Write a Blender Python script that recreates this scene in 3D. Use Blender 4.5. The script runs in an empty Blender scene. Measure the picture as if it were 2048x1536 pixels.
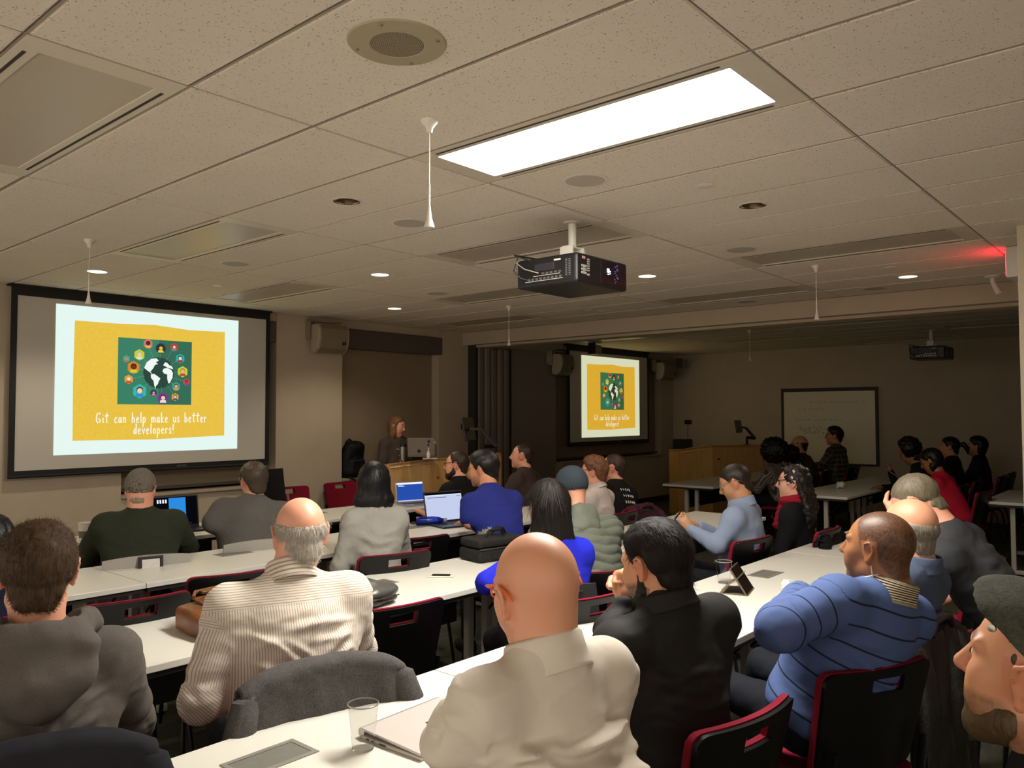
import bpy, math, random
import numpy as np
from mathutils import Vector, Matrix

random.seed(7)
RNG = np.random.default_rng(7)
SC = bpy.context.scene
COL = SC.collection

# ------------------------------------------------------------------ camera
CAM_Z = 1.633
FPX = 1592.256                                   # focal length in pixels of the 2048 x 1536 frame
YAW, PITCH, ROLL = 0.711981757, 0.0374764767, -0.00214555
_f = np.array([math.cos(YAW)*math.cos(PITCH), math.sin(YAW)*math.cos(PITCH), math.sin(PITCH)])
_r = np.cross(_f, [0, 0, 1]); _r /= np.linalg.norm(_r); _u = np.cross(_r, _f)
_cr, _sr = math.cos(ROLL), math.sin(ROLL)
_r, _u = _cr*_r + _sr*_u, _cr*_u - _sr*_r
cam_data = bpy.data.cameras.new('camera')
cam = bpy.data.objects.new('camera', cam_data); COL.objects.link(cam)
cam_data.sensor_width = 36.0; cam_data.lens = 36.0*FPX/2048.0
cam_data.clip_start = 0.02; cam_data.clip_end = 60
cam.matrix_world = Matrix(((_r[0], _u[0], -_f[0], 0), (_r[1], _u[1], -_f[1], 0), (_r[2], _u[2], -_f[2], CAM_Z), (0, 0, 0, 1)))
SC.camera = cam
CAMP = np.array([0, 0, CAM_Z])

def at(px, py, d):                               # surveyed point: picture position and distance along the view axis
    return CAMP + (_f + _r*(px-1024)/FPX + _u*(768-py)/FPX)*d
def onz(px, py, z):
    d = _f + _r*(px-1024)/FPX + _u*(768-py)/FPX
    return CAMP + d*((z-CAM_Z)/d[2])

# ------------------------------------------------------------------ world, light, exposure
SC.view_settings.view_transform = 'Standard'
SC.view_settings.look = 'None'
SC.view_settings.gamma = 1.0
SC.view_settings.use_curve_mapping = False
SC.view_settings.exposure = 0.0
world = bpy.data.worlds.new('world'); SC.world = world; world.use_nodes = True
world.node_tree.nodes['Background'].inputs[0].default_value = (1.0, 0.87, 0.72, 1)
world.node_tree.nodes['Background'].inputs[1].default_value = 1.45
PANEL_EMIT = 80.0          # the one lit ceiling panel
PANEL_COL = (1.0, 0.95, 0.865)
DOWN_W = 38.0               # each lit downlight, watts
SCREEN_EMIT = 0.95

# ceiling grid of the room (measured)
ZC = 2.75
TX, TY, OX, OY = 0.50292, 1.56036, 0.80714, 2.58051
def node(i, j): return OX + TX*i, OY + TY*j
def fixture_cells():
    return [(0, 0), (3, -1), (3, 1), (6, 0), (6, 2), (9, -1), (9, 1), (12, 0), (12, 2)]
def fixture_spots():
    return [(2.56, 6.48), (4.11, 4.94), (5.59, 3.37), (7.03, 1.78), (5.54, 6.42)]
for k, (sx, sy) in enumerate(fixture_spots()):
    ld = bpy.data.lights.new('downlight_lamp', 'SPOT'); ld.energy = DOWN_W; ld.color = (1, .86, .68)
    ld.spot_size = math.radians(135); ld.spot_blend = .5; ld.shadow_soft_size = .04
    lo = bpy.data.objects.new('downlight_lamp', ld); COL.objects.link(lo); lo.location = (sx, sy, ZC-.03)
# ------------------------------------------------------------------ object helpers
def link(o, parent=None):
    COL.objects.link(o)
    if parent is not None: o.parent = parent
    return o
def thing(name, label, cat, loc=(0, 0, 0), rotz=0, group=None):
    o = bpy.data.objects.new(name, None); COL.objects.link(o)
    o.empty_display_size = .05
    o.location = loc; o.rotation_euler = (0, 0, rotz); o['label'] = label; o['category'] = cat
    if group: o['group'] = group
    return o
def tag(o, label, cat, group=None):
    o['label'] = label; o['category'] = cat
    if group: o['group'] = group
    return o
def struct(o):
    o['kind'] = 'structure'; return o
def dup(root, loc=None, rotz=None, label=None, group=None):
    r = root.copy(); COL.objects.link(r)
    if loc is not None: r.location = loc
    if rotz is not None: r.rotation_euler = (0, 0, rotz)
    if label: r['label'] = label
    if group: r['group'] = group
    for ch in list(root.children):
        c = ch.copy(); COL.objects.link(c); c.parent = r
        for g in list(ch.children):
            d = g.copy(); COL.objects.link(d); d.parent = c
    return r
def mesh_np(name, V, F, mat=None, parent=None, smooth=True, attrs=None, mats=None, fmat=None):
    """V (n,3), F (m,4) or (m,3) arrays."""
    V = np.asarray(V, np.float32); F = np.asarray(F, np.int32)
    me = bpy.data.meshes.new(name)
    n, m, k = len(V), len(F), F.shape[1]
    me.vertices.add(n); me.vertices.foreach_set('co', V.ravel())
    me.loops.add(m*k); me.loops.foreach_set('vertex_index', F.ravel())
    me.polygons.add(m); me.polygons.foreach_set('loop_start', np.arange(0, m*k, k, dtype=np.int32))
    if smooth: me.polygons.foreach_set('use_smooth', np.ones(m, bool))
    for mm in (mats or ([mat] if mat else [])): me.materials.append(mm)
    if fmat is not None: me.polygons.foreach_set('material_index', np.asarray(fmat, np.int32))
    me.update(calc_edges=True)
    if attrs:
        for an, av in attrs.items():
            if an == 'Col':
                a = me.attributes.new('Col', 'FLOAT_COLOR', 'POINT')
                cc = np.ones((n, 4), np.float32); cc[:, :3] = av; a.data.foreach_set('color', cc.ravel())
            else:
                a = me.attributes.new(an, 'FLOAT_VECTOR', 'POINT'); a.data.foreach_set('vector', np.asarray(av, np.float32).ravel())
    o = bpy.data.objects.new(name, me)
    return link(o, parent)
class MB:
    """collects simple shapes and builds ONE mesh object"""
    def __init__(s): s.v = []; s.f = []
    def add(s, vs, fs):
        b = len(s.v); s.v += [tuple(map(float, v)) for v in vs]; s.f += [tuple(b+i for i in f) for f in fs]; return s
    def box(s, a, b, M=None):
        x0, y0, z0 = a; x1, y1, z1 = b
        vs = [(x0,y0,z0),(x1,y0,z0),(x1,y1,z0),(x0,y1,z0),(x0,y0,z1),(x1,y0,z1),(x1,y1,z1),(x0,y1,z1)]
        if M is not None: vs = [M @ Vector(v) for v in vs]
        return s.add(vs, [(0,3,2,1),(4,5,6,7),(0,1,5,4),(1,2,6,5),(2,3,7,6),(3,0,4,7)])
    def cbox(s, c, d, M=None):
        return s.box([c[i]-d[i]/2 for i in range(3)], [c[i]+d[i]/2 for i in range(3)], M)
    def prism(s, poly, z0, z1, M=None):
        n = len(poly)
        vs = [(x, y, z0) for x, y in poly] + [(x, y, z1) for x, y in poly]
        if M is not None: vs = [M @ Vector(v) for v in vs]
        return s.add(vs, [tuple(range(n-1, -1, -1)), tuple(range(n, 2*n))] + [(i, (i+1) % n, n+(i+1) % n, n+i) for i in range(n)])
    def lathe(s, prof, c=(0, 0, 0), n=24, M=None, cap=True):
        vs = []; fs = []
        for r, z in prof:
            for i in range(n):
                a = 2*math.pi*i/n
                v = Vector((c[0]+r*math.cos(a), c[1]+r*math.sin(a), c[2]+z)); vs.append(M @ v if M is not None else v)
        for j in range(len(prof)-1):
            for i in range(n): fs.append((j*n+i, j*n+(i+1) % n, (j+1)*n+(i+1) % n, (j+1)*n+i))
        if cap: fs += [tuple(range(n-1, -1, -1)), tuple((len(prof)-1)*n+i for i in range(n))]
        return s.add(vs, fs)
    def tube(s, pts, r, n=8, cap=True):
        pts = [Vector(p) for p in pts]; vs = []; fs = []
        rr = r if hasattr(r, '__len__') else [r]*len(pts)
        up = Vector((0, 0, 1)); prev = None
        for k, p in enumerate(pts):
            d = (pts[min(k+1, len(pts)-1)] - pts[max(k-1, 0)]).normalized()
            if prev is None:
                a = d.cross(up if abs(d.z) < .9 else Vector((1, 0, 0))).normalized()
            else:
                a = (prev - d*prev.dot(d)).normalized()
            prev = a; b = d.cross(a)
            for i in range(n):
                t = 2*math.pi*i/n; vs.append(p + (a*math.cos(t)+b*math.sin(t))*rr[k])
        for k in range(len(pts)-1):
            for i in range(n): fs.append((k*n+i, k*n+(i+1) % n, (k+1)*n+(i+1) % n, (k+1)*n+i))
        if cap: fs += [tuple(range(n-1, -1, -1)), tuple((len(pts)-1)*n+i for i in range(n))]
        return s.add(vs, fs)
    def build(s, name, mat, parent=None, smooth=False, bevel=0, segs=2):
        me = bpy.data.meshes.new(name); me.from_pydata(s.v, [], s.f)
        if mat: me.materials.append(mat)
        if smooth:
            me.polygons.foreach_set('use_smooth', np.ones(len(me.polygons), bool))
            try: me.set_sharp_from_angle(angle=math.radians(40))
            except Exception: pass
        o = bpy.data.objects.new(name, me); link(o, parent)
        if bevel:
            b = o.modifiers.new('bevel', 'BEVEL'); b.width = bevel; b.segments = segs; b.limit_method = 'ANGLE'; b.angle_limit = math.radians(50)
        return o
def rz(a): return Matrix.Rotation(a, 4, 'Z')
def frame(origin, xdir, ydir):
    """4x4 with given x and y axes (orthonormalised)"""
    x = Vector(xdir).normalized(); y = Vector(ydir); y = (y - x*y.dot(x)).normalized(); z = x.cross(y)
    o = Vector(origin)
    return Matrix(((x.x, y.x, z.x, o.x), (x.y, y.y, z.y, o.y), (x.z, y.z, z.z, o.z), (0, 0, 0, 1)))
# ------------------------------------------------------------------ materials
_mats = {}
def srgb(c):
    if isinstance(c, str): c = tuple(int(c[i:i+2], 16)/255 for i in (0, 2, 4))
    return tuple((x/12.92 if x <= .04045 else ((x+.055)/1.055)**2.4) for x in c)
class NB:
    def __init__(s, name):
        s.m = bpy.data.materials.new(name); s.m.use_nodes = True; s.t = s.m.node_tree
        s.b = s.t.nodes['Principled BSDF']; s.out = s.t.nodes['Material Output']
    def n(s, typ, **kw):
        nd = s.t.nodes.new(typ)
        for k, v in kw.items():
            if k.startswith('i_'):
                key = k[2:]; key = int(key) if key.isdigit() else key
                nd.inputs[key].default_value = v
            else: setattr(nd, k, v)
        return nd
    def l(s, a, b): s.t.links.new(a, b)
    def coord(s, which='Object'): return s.n('ShaderNodeTexCoord').outputs[which]
    def attr(s, name): return s.n('ShaderNodeAttribute', attribute_name=name)
    def mapping(s, src, scale=(1, 1, 1), rot=(0, 0, 0)):
        mp = s.n('ShaderNodeMapping'); mp.inputs['Scale'].default_value = scale; mp.inputs['Rotation'].default_value = rot
        s.l(src, mp.inputs['Vector']); return mp.outputs[0]
    def noise(s, src, scale, detail=3, rough=.6):
        t = s.n('ShaderNodeTexNoise'); t.inputs['Scale'].default_value = scale; t.inputs['Detail'].default_value = detail
        t.inputs['Roughness'].default_value = rough
        s.l(src, t.inputs['Vector']); return t.outputs[0]
    def ramp(s, fac, stops, interp='LINEAR'):
        r = s.n('ShaderNodeValToRGB'); r.color_ramp.interpolation = interp
        e = r.color_ramp.elements
        while len(e) < len(stops): e.new(.5)
        for k, (p, c) in enumerate(stops): e[k].position = p; e[k].color = tuple(c)+(1,) if len(c) == 3 else c
        s.l(fac, r.inputs[0]); return r.outputs[0]
    def math(s, op, a, b=None, clamp=False):
        m = s.n('ShaderNodeMath', operation=op, use_clamp=clamp)
        for k, v in enumerate((a, b)):
            if v is None: continue
            if isinstance(v, (int, float)): m.inputs[k].default_value = v
            else: s.l(v, m.inputs[k])
        return m.outputs[0]
    def mix(s, fac, a, b, typ='MIX'):
        m = s.n('ShaderNodeMix', data_type='RGBA', blend_type=typ)
        for sock, v in ((m.inputs[0], fac), (m.inputs[6], a), (m.inputs[7], b)):
            if isinstance(v, (int, float)): sock.default_value = v
            elif isinstance(v, tuple): sock.default_value = v if len(v) == 4 else v+(1,)
            else: s.l(v, sock)
        return m.outputs[2]
    def bump(s, h, strength=.3, dist=.01):
        b = s.n('ShaderNodeBump'); b.inputs['Strength'].default_value = strength; b.inputs['Distance'].default_value = dist
        s.l(h, b.inputs['Height']); s.l(b.outputs[0], s.b.inputs['Normal']); return b
    def col(s, c):
        if isinstance(c, tuple): s.b.inputs['Base Color'].default_value = c+(1,)
        else: s.l(c, s.b.inputs['Base Color'])
    def rough(s, v): s.b.inputs['Roughness'].default_value = v
    def spec(s, v): s.b.inputs['Specular IOR Level'].default_value = v
def plain(name, c, rough=.5, metal=0., spec=.5, noise=.06, nscale=40., bump=0., coat=0.):
    if name in _mats: return _mats[name]
    b = NB(name); c = srgb(c)
    if noise:
        nz = b.noise(b.coord(), nscale)
        b.col(b.ramp(nz, [(.3, tuple(x*(1-noise) for x in c)), (.7, tuple(min(1, x*(1+noise)) for x in c))]))
        if bump: b.bump(nz, bump, .002)
    else: b.col(c)
    b.rough(rough); b.spec(spec); b.b.inputs['Metallic'].default_value = metal
    if coat: b.b.inputs['Coat Weight'].default_value = coat
    _mats[name] = b.m; return b.m
def emit(name, c, strength, lit=None):
    if name in _mats: return _mats[name]
    b = NB(name); b.t.nodes.remove(b.b)
    e = b.n('ShaderNodeEmission'); e.inputs[0].default_value = srgb(c)+(1,) if lit is None else tuple(lit)+(1,); e.inputs[1].default_value = strength
    b.l(e.outputs[0], b.out.inputs[0]); _mats[name] = b.m; return b.m
def fabric(name, c, wrinkle=.5, weave=700., rough=.85, wscale=9., spec=.2, fleck=0.12, stretch=(1, 1, 1), sheen=.0):
    """cloth: soft wrinkles + weave"""
    if name in _mats: return _mats[name]
    b = NB(name); c = srgb(c); co = b.coord()
    mp = b.mapping(co, stretch)
    w = b.noise(mp, wscale, 2, .5); fine = b.noise(co, weave, 1, .5)
    b.col(b.ramp(fine, [(.3, tuple(x*(1-fleck) for x in c)), (.7, tuple(min(1, x*(1+fleck)) for x in c))]))
    h = b.math('ADD', w, b.math('MULTIPLY', fine, .02))
    b.bump(h, wrinkle, .03); b.rough(rough); b.spec(spec)
    if sheen: b.b.inputs['Sheen Weight'].default_value = sheen
    _mats[name] = b.m; return b.m
# ------------------------------------------------------------------ implicit-surface engine (organic shapes as one continuous mesh)
def axis(lo, hi, h, fine=()):
    xs = [lo]; x = lo
    while x < hi:
        st = h
        for a, b, hh in fine:
            if a - 2*hh <= x <= b: st = min(st, hh)
            elif x < a and x + st > a: st = max(min(st, a-x), hh)
        x += st; xs.append(x)
    return np.array(xs, np.float32)
class Field:
    def __init__(s, lo, hi, h, fine=()):
        s.ax = [axis(lo[k], hi[k], h, [(f[0][k], f[1][k], f[2]) for f in fine]) for k in range(3)]
        s.F = np.full([len(a) for a in s.ax], .5, np.float32)
    def block(s, lo, hi):
        sl = []
        for k in range(3):
            a = np.searchsorted(s.ax[k], lo[k]); b = np.searchsorted(s.ax[k], hi[k])
            sl.append(slice(max(0, a-1), min(len(s.ax[k]), b+1)))
        X = s.ax[0][sl[0]][:, None, None]; Y = s.ax[1][sl[1]][None, :, None]; Z = s.ax[2][sl[2]][None, None, :]
        return tuple(sl), X, Y, Z
    def comb(s, sl, d, k, mode):
        A = s.F[sl]
        if mode == 'sub':
            d = -d
            if k > 0: h = np.maximum(k-np.abs(A-d), 0)/k; R = np.maximum(A, d)+h*h*k*.25
            else: R = np.maximum(A, d)
        elif mode == 'and':
            h = np.maximum(k-np.abs(A-d), 0)/k if k > 0 else 0; R = np.maximum(A, d)+h*h*k*.25
        else:
            if k > 0: h = np.maximum(k-np.abs(A-d), 0)/k; R = np.minimum(A, d)-h*h*k*.25
            else: R = np.minimum(A, d)
        s.F[sl] = R
    def cap(s, a, b, r1, r2=None, k=.02, mode='add'):
        r2 = r1 if r2 is None else r2
        a = np.asarray(a, float); b = np.asarray(b, float); m = max(r1, r2)+k+.012
        sl, X, Y, Z = s.block(np.minimum(a, b)-m, np.maximum(a, b)+m)
        if any(x.size == 0 for x in (X, Y, Z)): return s
        d = b-a; L = float(d@d)+1e-9
        px, py, pz = X-a[0], Y-a[1], Z-a[2]
        t = np.clip((px*d[0]+py*d[1]+pz*d[2])/L, 0, 1)
        D = np.sqrt((px-t*d[0])**2+(py-t*d[1])**2+(pz-t*d[2])**2)-(r1+(r2-r1)*t)
        s.comb(sl, D.astype(np.float32), k, mode); return s
    def ell(s, c, r, M=None, k=.02, mode='add'):
        c = np.asarray(c, float); r = np.asarray(r, float); m = r.max()+k+.012
        if M is None: ext = r+k+.012
        else: ext = np.abs(np.asarray(M)) @ (r)+k+.012
        sl, X, Y, Z = s.block(c-ext, c+ext)
        if any(x.size == 0 for x in (X, Y, Z)): return s
        px, py, pz = X-c[0], Y-c[1], Z-c[2]
        if M is not None:
            M = np.asarray(M)
            q = [px*M[0, i]+py*M[1, i]+pz*M[2, i] for i in range(3)]
        else: q = [px, py, pz]
        k0 = np.sqrt(sum((q[i]/r[i])**2 for i in range(3)))
        k1 = np.sqrt(sum((q[i]/(r[i]*r[i]))**2 for i in range(3)))+1e-6
        D = k0*(k0-1)/k1
        s.comb(sl, D.astype(np.float32), k, mode); return s
    def box(s, c, r, M, rnd=.005, k=.01, mode='add'):
        c = np.asarray(c, float); r = np.asarray(r, float); M = np.asarray(M)
        ext = np.abs(M) @ r+rnd+k+.012
        sl, X, Y, Z = s.block(c-ext, c+ext)
        if any(x.size == 0 for x in (X, Y, Z)): return s
        px, py, pz = X-c[0], Y-c[1], Z-c[2]
        q = [np.abs(px*M[0, i]+py*M[1, i]+pz*M[2, i])-r[i]+rnd for i in range(3)]
        D = np.sqrt(sum(np.maximum(x, 0)**2 for x in q))+np.minimum(np.maximum(np.maximum(q[0], q[1]), q[2]), 0)-rnd
        s.comb(sl, D.astype(np.float32), k, mode); return s
    def func(s, lo, hi, fn, k=0, mode='add'):
        sl, X, Y, Z = s.block(lo, hi)
        D = fn(X, Y, Z); s.comb(sl, np.broadcast_to(D, s.F[sl].shape).astype(np.float32), k, mode); return s
    def surf(s, smooth=1):
        F = s.F; S = F < 0
        X, Y, Z = s.ax
        c = np.zeros(tuple(n-1 for n in F.shape), np.uint8)
        offs = [(a, b, d) for a in (0, 1) for b in (0, 1) for d in (0, 1)]
        nx, ny, nz = F.shape
        for a, b, d in offs: c += S[a:nx-1+a, b:ny-1+b, d:nz-1+d]
        act = (c > 0) & (c < 8)
        I, J, K = np.nonzero(act)
        n = len(I)
        if n == 0: return np.zeros((0, 3), np.float32), np.zeros((0, 4), np.int32)
        val = {o: F[I+o[0], J+o[1], K+o[2]] for o in offs}
        acc = np.zeros((n, 3), np.float32); cnt = np.zeros(n, np.float32)
        base = [X[I], Y[J], Z[K]]; step = [X[I+1]-X[I], Y[J+1]-Y[J], Z[K+1]-Z[K]]
        for o in offs:
            for ax in range(3):
                if o[ax]: continue
                o2 = tuple(1 if i == ax else o[i] for i in range(3))
                va, vb = val[o], val[o2]; msk = (va < 0) != (vb < 0)
                t = np.where(msk, va/(va-vb+1e-12*(va == vb)), 0)
                for i in range(3):
                    p = base[i]+step[i]*(t if i == ax else o[i]); acc[:, i] += np.where(msk, p, 0)
                cnt += msk
        V = acc/cnt[:, None]
        vid = np.full(c.shape, -1, np.int32); vid[I, J, K] = np.arange(n)
        quads = []
        for ax in range(3):
            A = np.moveaxis(S, ax, 0); vi = np.moveaxis(vid, ax, 0)
            e = A[:-1] != A[1:]
            e[:, 0, :] = False; e[:, :, 0] = False; e[:, -1, :] = False; e[:, :, -1] = False
            i, j, k = np.nonzero(e)
            q = np.stack([vi[i, j-1, k-1], vi[i, j, k-1], vi[i, j, k], vi[i, j-1, k]], 1)
            fl = A[i, j, k]
            if ax == 1: fl = ~fl
            q = np.where(fl[:, None], q, q[:, ::-1]); quads.append(q)
        Q = np.concatenate(quads); Q = Q[(Q >= 0).all(1)]
        for _ in range(smooth): V = lap(V, Q, .5)
        return V, Q
def lap(V, Q, w):
    n = len(V); acc = np.zeros_like(V); cnt = np.zeros(n, np.float32)
    for a, b in ((0, 1), (1, 2), (2, 3), (3, 0)):
        for p, q in ((Q[:, a], Q[:, b]), (Q[:, b], Q[:, a])):
            cnt += np.bincount(p, minlength=n)
            for i in range(3): acc[:, i] += np.bincount(p, weights=V[q, i], minlength=n)
    return V*(1-w)+w*acc/np.maximum(cnt, 1)[:, None]
def vnormals(V, Q):
    d1 = V[Q[:, 2]]-V[Q[:, 0]]; d2 = V[Q[:, 3 % Q.shape[1]]]-V[Q[:, 1]]
    fn = np.cross(d1, d2); N = np.zeros_like(V); n = len(V)
    for a in range(Q.shape[1]):
        for i in range(3): N[:, i] += np.bincount(Q[:, a], weights=fn[:, i], minlength=n)
    return N/(np.linalg.norm(N, axis=1)[:, None]+1e-12)
def vnoise(P, seed=0):
    P = np.asarray(P, np.float32); i = np.floor(P).astype(np.int64); f = P-i; f = f*f*(3-2*f)
    def h(a, b, c):
        x = (a*374761393+b*668265263+c*2147483647+seed*1274126177) & 0xffffffff
        x = ((x ^ (x >> 13))*1274126177) & 0xffffffff
        return ((x ^ (x >> 16)) & 0xffff)/32768.0-1
    r = 0
    for a in (0, 1):
        for b in (0, 1):
            for c in (0, 1):
                w = (f[:, 0] if a else 1-f[:, 0])*(f[:, 1] if b else 1-f[:, 1])*(f[:, 2] if c else 1-f[:, 2])
                r = r+w*h(i[:, 0]+a, i[:, 1]+b, i[:, 2]+c)
    return r
def fbm(P, seed=0, oct=3):
    r = 0; a = 1
    for k in range(oct): r = r+a*vnoise(P*(2**k), seed+k*17); a *= .5
    return r
def nrm(v): v = np.asarray(v, float); return v/(np.linalg.norm(v)+1e-12)
def rotm(yaw=0, pitch=0, roll=0):
    """local: +x right, +y forward, +z up.  yaw = azimuth of forward from world +X (radians); pitch up +; roll to its right +"""
    fw = np.array([math.cos(yaw)*math.cos(pitch), math.sin(yaw)*math.cos(pitch), math.sin(pitch)])
    rt = nrm(np.cross(fw, [0, 0, 1])); up = np.cross(rt, fw)
    c, s_ = math.cos(roll), math.sin(roll)
    rt, up = c*rt-s_*up, c*up+s_*rt
    return np.stack([rt, fw, up], 1)
def ribbons(P0, N, T, L, w, segs=4, lift=.15, curl=.25, seed=3):
    """hair strands as thin ribbons: roots P0, normals N, directions T, length L (array)"""
    rg = np.random.default_rng(seed); n = len(P0)
    T = T-N*np.sum(T*N, 1)[:, None]; T /= np.linalg.norm(T, axis=1)[:, None]+1e-9
    T = T+N*lift+rg.normal(0, curl, (n, 3)); T /= np.linalg.norm(T, axis=1)[:, None]
    S = np.cross(T, N); S /= np.linalg.norm(S, axis=1)[:, None]+1e-9
    V = np.zeros((n, segs+1, 2, 3), np.float32)
    for k in range(segs+1):
        t = k/segs
        C = P0+T*(L*t)[:, None]-N*(L*t*t*lift*.9)[:, None]
        ww = w*(1-.75*t)
        V[:, k, 0] = C-S*ww/2; V[:, k, 1] = C+S*ww/2
    idx = np.arange(n*(segs+1)*2).reshape(n, segs+1, 2)
    Q = np.stack([idx[:, :-1, 0], idx[:, :-1, 1], idx[:, 1:, 1], idx[:, 1:, 0]], -1).reshape(-1, 4)
    return V.reshape(-1, 3), Q
# ------------------------------------------------------------------ people
def skin_mat(name, c, rough=.42):
    if name in _mats: return _mats[name]
    b = NB(name); a = b.attr('Col'); co = b.coord()
    nz = b.noise(co, 55, 3, .6); big = b.noise(co, 14, 2, .5)
    c1 = b.mix(b.math('MULTIPLY', big, .35), a.outputs[0], b.mix(1.0, a.outputs[0], (1.0, .62, .5), 'MULTIPLY'))
    b.col(c1); b.rough(rough); b.spec(.5)
    b.b.inputs['Subsurface Weight'].default_value = .12
    b.b.inputs['Subsurface Radius'].default_value = (.010, .004, .002)
    fine = b.noise(co, 900, 1, .5)
    b.bump(b.math('ADD', nz, b.math('MULTIPLY', fine, .15)), .10, .004); _mats[name] = b.m; return b.m
def hair_mat(name, c, rough=.5, streak=0.35, spec=.25):
    if name in _mats: return _mats[name]
    b = NB(name); c = srgb(c); co = b.coord()
    mp = b.mapping(co, (220, 220, 26)); nz = b.noise(mp, 1.0, 3, .6)
    b.col(b.ramp(nz, [(.3, tuple(x*(1-streak) for x in c)), (.72, tuple(min(1, x*(1+streak)) for x in c))]))
    b.rough(rough); b.spec(spec); b.bump(nz, .5, .004)
    _mats[name] = b.m; return b.m
SKINS = dict(fair='dba88c', pink='d9a085', tan='c08a66', brown='92633f', olive='b98a66', asian='cc9c78', dark='3f271a', bald='d39c7c')

def head_prims(F, H, M, p, hs):
    """p: options.  local head coords in metres, scaled by hs"""
    def W(x, y, z): return H + M @ (np.array([x, y, z])*hs)
    jw = p.get('jaw', 1.0); nl = p.get('nose', 1.0)
    F.ell(W(0, -.014, .030), np.array([.077, .098, .088])*hs, M, .02)
    F.ell(W(0, .022, -.006), np.array([.066, .072, .090])*hs, M, .03)
    F.ell(W(0, .030, -.066), np.array([.053*jw, .056, .050])*hs, M, .03)
    F.ell(W(0, .072, -.099), np.array([.024*jw, .020, .018])*hs, M, .025)
    for sx in (-1, 1):
        F.cap(W(sx*.050*jw, .012, -.068), W(sx*.020, .066, -.096), .018*hs, .015*hs, .025)      # jaw line
        F.ell(W(sx*.045, .062, -.018), np.array([.022, .022, .020])*hs, M, .025)                 # cheekbone
        F.ell(W(sx*.036, .066, -.050), np.array([.024, .022, .026])*hs, M, .025)                 # cheek
        F.ell(W(sx*.033, .099, .010), np.array([.019, .015, .012])*hs, M, .012, 'sub')           # eye socket
        F.cap(W(sx*.050, .074, .027), W(sx*.014, .090, .025), .0085*hs, .0085*hs, .014)          # brow
        F.ell(W(sx*.032, .0765, .008), np.array([.0135, .0125, .0115])*hs, M, .003)              # lids
        F.ell(W(sx*.011, .096, -.032), np.array([.009, .010, .008])*hs, M, .006)                 # nostril
        # ear
        Me = M @ rotm(math.pi/2+sx*.45, 0, sx*.10) if False else M
        ex = sx*.0775
        F.ell(W(ex, -.004, -.006), np.array([.008, .017, .031])*hs, M, .008)
        rim = [(ex+sx*.006, .010, .004), (ex+sx*.011, .006, .022), (ex+sx*.0135, -.008, .028), (ex+sx*.0135, -.019, .018), (ex+sx*.011, -.020, .0), (ex+sx*.008, -.013, -.018), (ex+sx*.003, -.002, -.034)]
        for a, b in zip(rim[:-1], rim[1:]): F.cap(W(*a), W(*b), .0042*hs, .0042*hs, .004)
        F.ell(W(ex+sx*.003, -.001, -.033), np.array([.006, .009, .009])*hs, M, .005)             # lobe
        F.ell(W(ex+sx*.011, .0, -.002), np.array([.006, .008, .014])*hs, M, .004, 'sub')         # concha
    F.cap(W(0, .088, .020), W(0, .088+.026*nl, -.024), .0085*hs, .0125*hs, .012)                 # nose
    F.cap(W(0, .088+.026*nl, -.026), W(0, .094, -.036), .0105*hs, .007*hs, .008)
    F.cap(W(-.017, .090, -.061), W(.017, .090, -.061), .0075*hs, .0075*hs, .006)                 # lips
    F.cap(W(-.013, .088, -.072), W(.013, .088, -.072), .0085*hs, .0085*hs, .006)
    F.cap(W(-.024, .089, -.0665), W(.024, .089, -.0665), .0022*hs, .0022*hs, .004, 'sub')

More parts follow.
